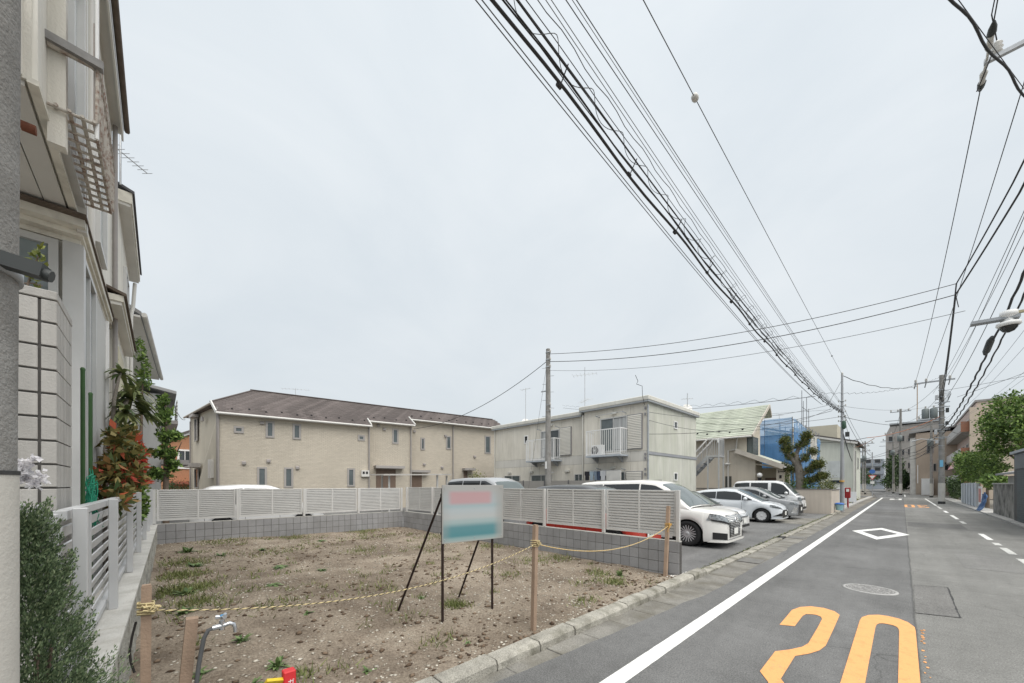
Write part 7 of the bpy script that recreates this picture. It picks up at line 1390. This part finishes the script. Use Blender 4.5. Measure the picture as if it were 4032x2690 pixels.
# pollarded tree with knobbly arms
pl = T('pollarded_tree', 'thick pollarded tree with knobbly arms and tufted leaves by the beige wall', 'tree', (-4.45, 29.4, 0)); P(pl, 'trunk', MB().tube([(-4.45, 29.4, 0), (-4.47, 29.4, .9), (-4.42, 29.4, 1.8), (-4.5, 29.4, 2.6), (-4.6, 29.4, 3.2), (-4.75, 29.4, 3.8)], [.30, .27, .25, .22, .18, .13], 12), BARKG)
arms = [([(-4.55, 29.4, 2.9), (-4.95, 29.3, 3.5), (-5.15, 29.3, 3.9), (-5.2, 29.3, 4.55)], [0.136, 0.122, 0.109, 0.068]), ([(-4.7, 29.4, 3.6), (-4.45, 29.4, 4.2), (-4.25, 29.4, 4.4), (-4.15, 29.4, 4.75)], [0.109, 0.102, 0.088, 0.054]), ([(-4.45, 29.4, 2.2), (-4.05, 29.3, 2.6), (-3.75, 29.3, 2.9), (-3.55, 29.3, 3.1)], [0.122, 0.102, 0.082, 0.054]), ([(-4.45, 29.4, 1.9), (-3.95, 29.3, 2.0), (-3.6, 29.3, 2.1), (-3.35, 29.3, 2.25)], [0.102, 0.082, 0.068, 0.041]), ([(-4.5, 29.4, 2.4), (-4.9, 29.5, 2.7), (-5.3, 29.5, 2.9)], [0.095, 0.082, 0.041]), ([(-4.6, 29.4, 3.0), (-4.2, 29.3, 3.4), (-3.85, 29.3, 3.8)], [0.088, 0.075, 0.041])]
blobs = []
for pts, r in arms:
    P(pl, 'limb', MB().tube(pts, r, 9), BARKG)
    for k, p in enumerate(pts[1:]): blobs.append((p, (.30, .28, .26))); 
blobs += [((-5.2, 29.3, 4.6), (.32, .3, .33)), ((-4.15, 29.4, 4.75), (.28, .28, .3)), ((-3.6, 29.3, 2.9), (.4, .3, .3)), ((-5.1, 29.3, 4.1), (.35, .3, .3)), ((-3.4, 29.3, 2.3), (.28, .25, .18))]
rs = np.random.RandomState(21); pos = blob_pts(blobs, 15000, rs, .35)+rs.normal(size=(1, 3))*0; pos = pos+np.random.RandomState(5).normal(size=pos.shape)*.05; me = np_mesh('crown', leaf_quads(pos, .11, .04, rs, .5), 4, LO); P(pl, 'crown', off_mesh(me, (-4.45, 29.4, 0)), None)
# right hand trees
plant('street_tree', 'large leafy green tree overhanging the right side of the street', 'tree', (6.6, 50, 0), [((6.3, 50, 7.0), (1.9, 2.2, 1.5)), ((7.6, 49, 6.2), (1.6, 2, 1.4)), ((6.0, 51, 5.2), (1.5, 1.8, 1.3)), ((7.2, 46, 5.2), (1.5, 2, 1.2)), ((5.2, 53, 6.8), (.9, 1, .9)), ((7.2, 48, 4.2), (1.0, 1.4, .7)), ((6.0, 50, 8.4), (1.0, 1.2, .8)), ((8.6, 45, 5.5), (1.6, 2, 1.4))], 15000, .26, .13, LG, [([(6.6, 50, 0), (6.6, 50, 2.5), (6.4, 50, 5)], [.2, .16, .08]), ([(6.6, 50, 2.5), (7.4, 49, 4.5), (7.8, 48.5, 6)], [.1, .08, .03]), ([(6.5, 50, 3.5), (5.6, 51.5, 5), (5.2, 53, 6.5)], [.08, .06, .02])], 41, BARK)
for i, (lab, b0, bl, n, m_) in enumerate((('rounded bright green tree behind the white panel fence', (5.0, 56, 0), [((4.9, 55, 3.9), (1.3, 3.0, 1.0)), ((4.7, 58, 3.0), (1.0, 3, 1.0)), ((5.2, 52, 3.0), (1.0, 2, .8)), ((4.5, 61, 4.2), (.8, 2, 1.0))], 7000, LG), ('dark hedge at the foot of the peach apartment', (4.3, 66, 0), [((4.2, 66, 1.4), (.6, 3.5, 1.2)), ((4.0, 62, 1.2), (.5, 2, .9))], 1800, LD), ('climbing green bush over the poster board', (4.2, 43, 0), [((4.2, 42, 1.9), (.5, 1.2, .4)), ((4.3, 40.5, 2.1), (.4, .9, .35))], 900, LG), ('dark tree beside the tan house', (-.1, 96, 0), [((.2, 99, 2.4), (.8, 2, 1.6)), ((.3, 101, 3.6), (.6, 1.5, .8))], 1500, LD), ('tall dark trees beyond the tan house', (-1.2, 112, 0), [((-1.2, 112, 5.5), (1.3, 3, 2.6)), ((-1.6, 110, 2.5), (1.4, 3, 1.8))], 2600, LD), ('far trees on the left at the end of the street', (-9, 170, 0), [((-8.5, 165, 4), (2, 3, 2.5)), ((-7, 172, 3), (1.6, 3, 1.8)), ((-10.5, 160, 3.4), (2, 3, 2))], 2000, LD))):
    plant('tree' if i != 1 else 'hedge', lab, 'tree' if i != 1 else 'hedge', b0, bl, n, .24 if b0[1] < 80 else .42, .13 if b0[1] < 80 else .22, m_, [([b0, (b0[0], b0[1], bl[0][0][2])], [.12, .05])], 50+i)
# weeds and grass on the lot
LW_ = leafmat('leaf_weed', (.045, .085, .022), (.16, .235, .085), (.22, .28, .13)); GRS = leafmat('grass_blade', (.07, .09, .025), (.22, .25, .09), (.34, .31, .16))
def weed(label, x, y, r, n, h=.5, grey=False):
    z = soilz(x, y); t = T('weed', label, 'weed', (x, y, z)); rr = random.Random(int(x*97+y*31)); b = MB()
    for k in range(n):
        a = rr.uniform(0, 6.28); el = rr.uniform(.1, 1.2)*h*1.6; L_ = r*rr.uniform(.55, 1.1); d = Vector((math.cos(a)*math.cos(el), math.sin(a)*math.cos(el), math.sin(el))); s = d.cross(Vector((0, 0, 1))).normalized()*L_*.13; pts = []
        o_ = Vector((x, y, z))+Vector((rr.gauss(0, .12), rr.gauss(0, .12), 0))*r
        for i in range(5): f = i/4; p = o_+d*L_*f+Vector((0, 0, -.35*L_*f*f)); ww = math.sin(PI*min(.97, .15+.85*f)); pts.append((p-s*ww, p+s*ww))
        b.add([q for pr in pts for q in pr], [(2*i, 2*i+1, 2*i+3, 2*i+2) for i in range(4)])
    P(t, 'leaves', b, LW_); return t
weed('large broad leaved weed rosette behind the garden tap', -3.55, .33, .19, 46, .55); weed('leafy weed standing right of the garden tap', -3.95, .78, .14, 30, .8); weed('small weed rosette below the rope, left part of the lot', -4.8, .62, .13, 26); weed('pale weed next to the rope knot', -4.2, .25, .12, 22)
weed('weed rosette near the left retaining wall, nearest of three', -6.2, .22, .17, 34); weed('middle weed rosette along the left retaining wall', -7.3, .28, .20, 40); weed('farthest weed rosette along the left retaining wall', -9.6, .5, .2, 40); weed('tall weed clump in the left back corner', -11.5, .45, .24, 46, .8)
weed('small weed in front of the signboard, right of the gas marker', -3.35, 1.35, .09, 18); weed('weed at the foot of the right block wall near its end', -3.6, 6.15, .15, 34, .9); weed('weed in the middle of the lot left of the signboard', -5.2, 1.35, .10, 20); weed('weed tuft behind the signboard brace', -7.5, 2.2, .14, 24)
weed('broad weed left of the red gas marker', -3.7, .55, .13, 26); weed('weed pair below the back wall, left one', -10.6, 1.0, .17, 30); weed('weed pair below the back wall, right one', -10.9, 1.8, .15, 26); weed('weed between the brace feet of the signboard', -4.9, 2.8, .10, 20); weed('silvery flat weed in the left half of the lot', -7.0, 1.3, .16, 30, .25); weed('silvery flat weed far left of the signboard', -8.4, 1.7, .2, 34, .25); weed('flat weed near the foot of the back block wall', -11.6, 3.4, .2, 34, .3); weed('small weed just inside the kerb before the middle stake', -3.15, 2.35, .08, 16)
rs = np.random.RandomState(77); gp = []; gd = []
def tuft(x, y, r, n, h):
    for k in range(n):
        px_, py_ = x+rs.normal()*r*.5, y+rs.normal()*r*.5
        if not (-13.35 < px_ < -2.82 and -.05 < py_ < 6.82): continue
        gp.append((px_, py_, soilz(px_, py_)-.005)); gd.append((rs.normal()*.6, rs.normal()*.6, 1.0*h))
for x, y, r, n in ((-4.25, 2.95, .17, 260), (-3.35, 5.6, .22, 200), (-3.9, 5.9, .25, 200), (-2.95, .58, .16, 260), (-7.6, .25, .45, 900), (-8.8, .25, .4, 600), (-6.6, .35, .3, 350), (-10.2, .3, .5, 500), (-5.5, 5.9, .5, 220), (-12.9, 3, .5, 260), (-12.9, 5.2, .6, 300), (-12.8, 1.2, .6, 300), (-10, 6.5, .6, 260), (-7.6, 6.5, .5, 260), (-5.3, 6.5, .4, 200), (-9, 3.5, .5, 150), (-6.0, 2.5, .4, 100), (-10.5, 2, .7, 220), (-11.3, 4.8, .8, 240), (-4.9, 4.6, .3, 90), (-3.4, 2.2, .2, 40), (-8.5, 5, .6, 150), (-3.1, 4.3, .15, 50), (-5.8, 1.2, .35, 120), (-3.6, .9, .15, 60)): tuft(x, y, r, n, 1)
for k in range(130): tuft(-2.85-10*rs.rand(), 6.8*rs.rand(), .12, 16, 1)
gp = np.array(gp); gd = np.array(gd); d = gd/np.linalg.norm(gd, axis=1)[:, None]; s = np.cross(d, rs.normal(size=d.shape)); s /= np.linalg.norm(s, axis=1)[:, None]; L_ = rs.uniform(.035, .11, (len(gp), 1)); W_ = .0065
o = lk('grass', np_mesh('grass', np.stack([gp-s*W_, gp+s*W_, gp+d*L_+s*W_*.3, gp+d*L_-s*W_*.3], 1).reshape(-1, 3), 4, GRS)); o['kind'] = 'stuff'; o['label'] = 'thin grass and seedlings sprouting across the bare soil'; o['category'] = 'grass'
# roadside moss strip and debris along the kerb
gp = []
for k in range(900):
    y = rs.uniform(7, 27); gp.append((-2.78+rs.normal()*.03, y, .055))
gp = np.array(gp); d = np.stack([rs.normal(size=900)*.6, rs.normal(size=900)*.6, np.ones(900)], 1); d /= np.linalg.norm(d, axis=1)[:, None]; s = np.cross(d, rs.normal(size=d.shape)); s /= np.linalg.norm(s, axis=1)[:, None]; L_ = rs.uniform(.01, .05, (900, 1))
o = lk('kerb_weeds', np_mesh('kerb_weeds', np.stack([gp-s*.005, gp+s*.005, gp+d*L_+s*.002, gp+d*L_-s*.002], 1).reshape(-1, 3), 4, GRS)); o['kind'] = 'stuff'; o['label'] = 'thin weeds growing along the parking lot kerb'; o['category'] = 'weeds'
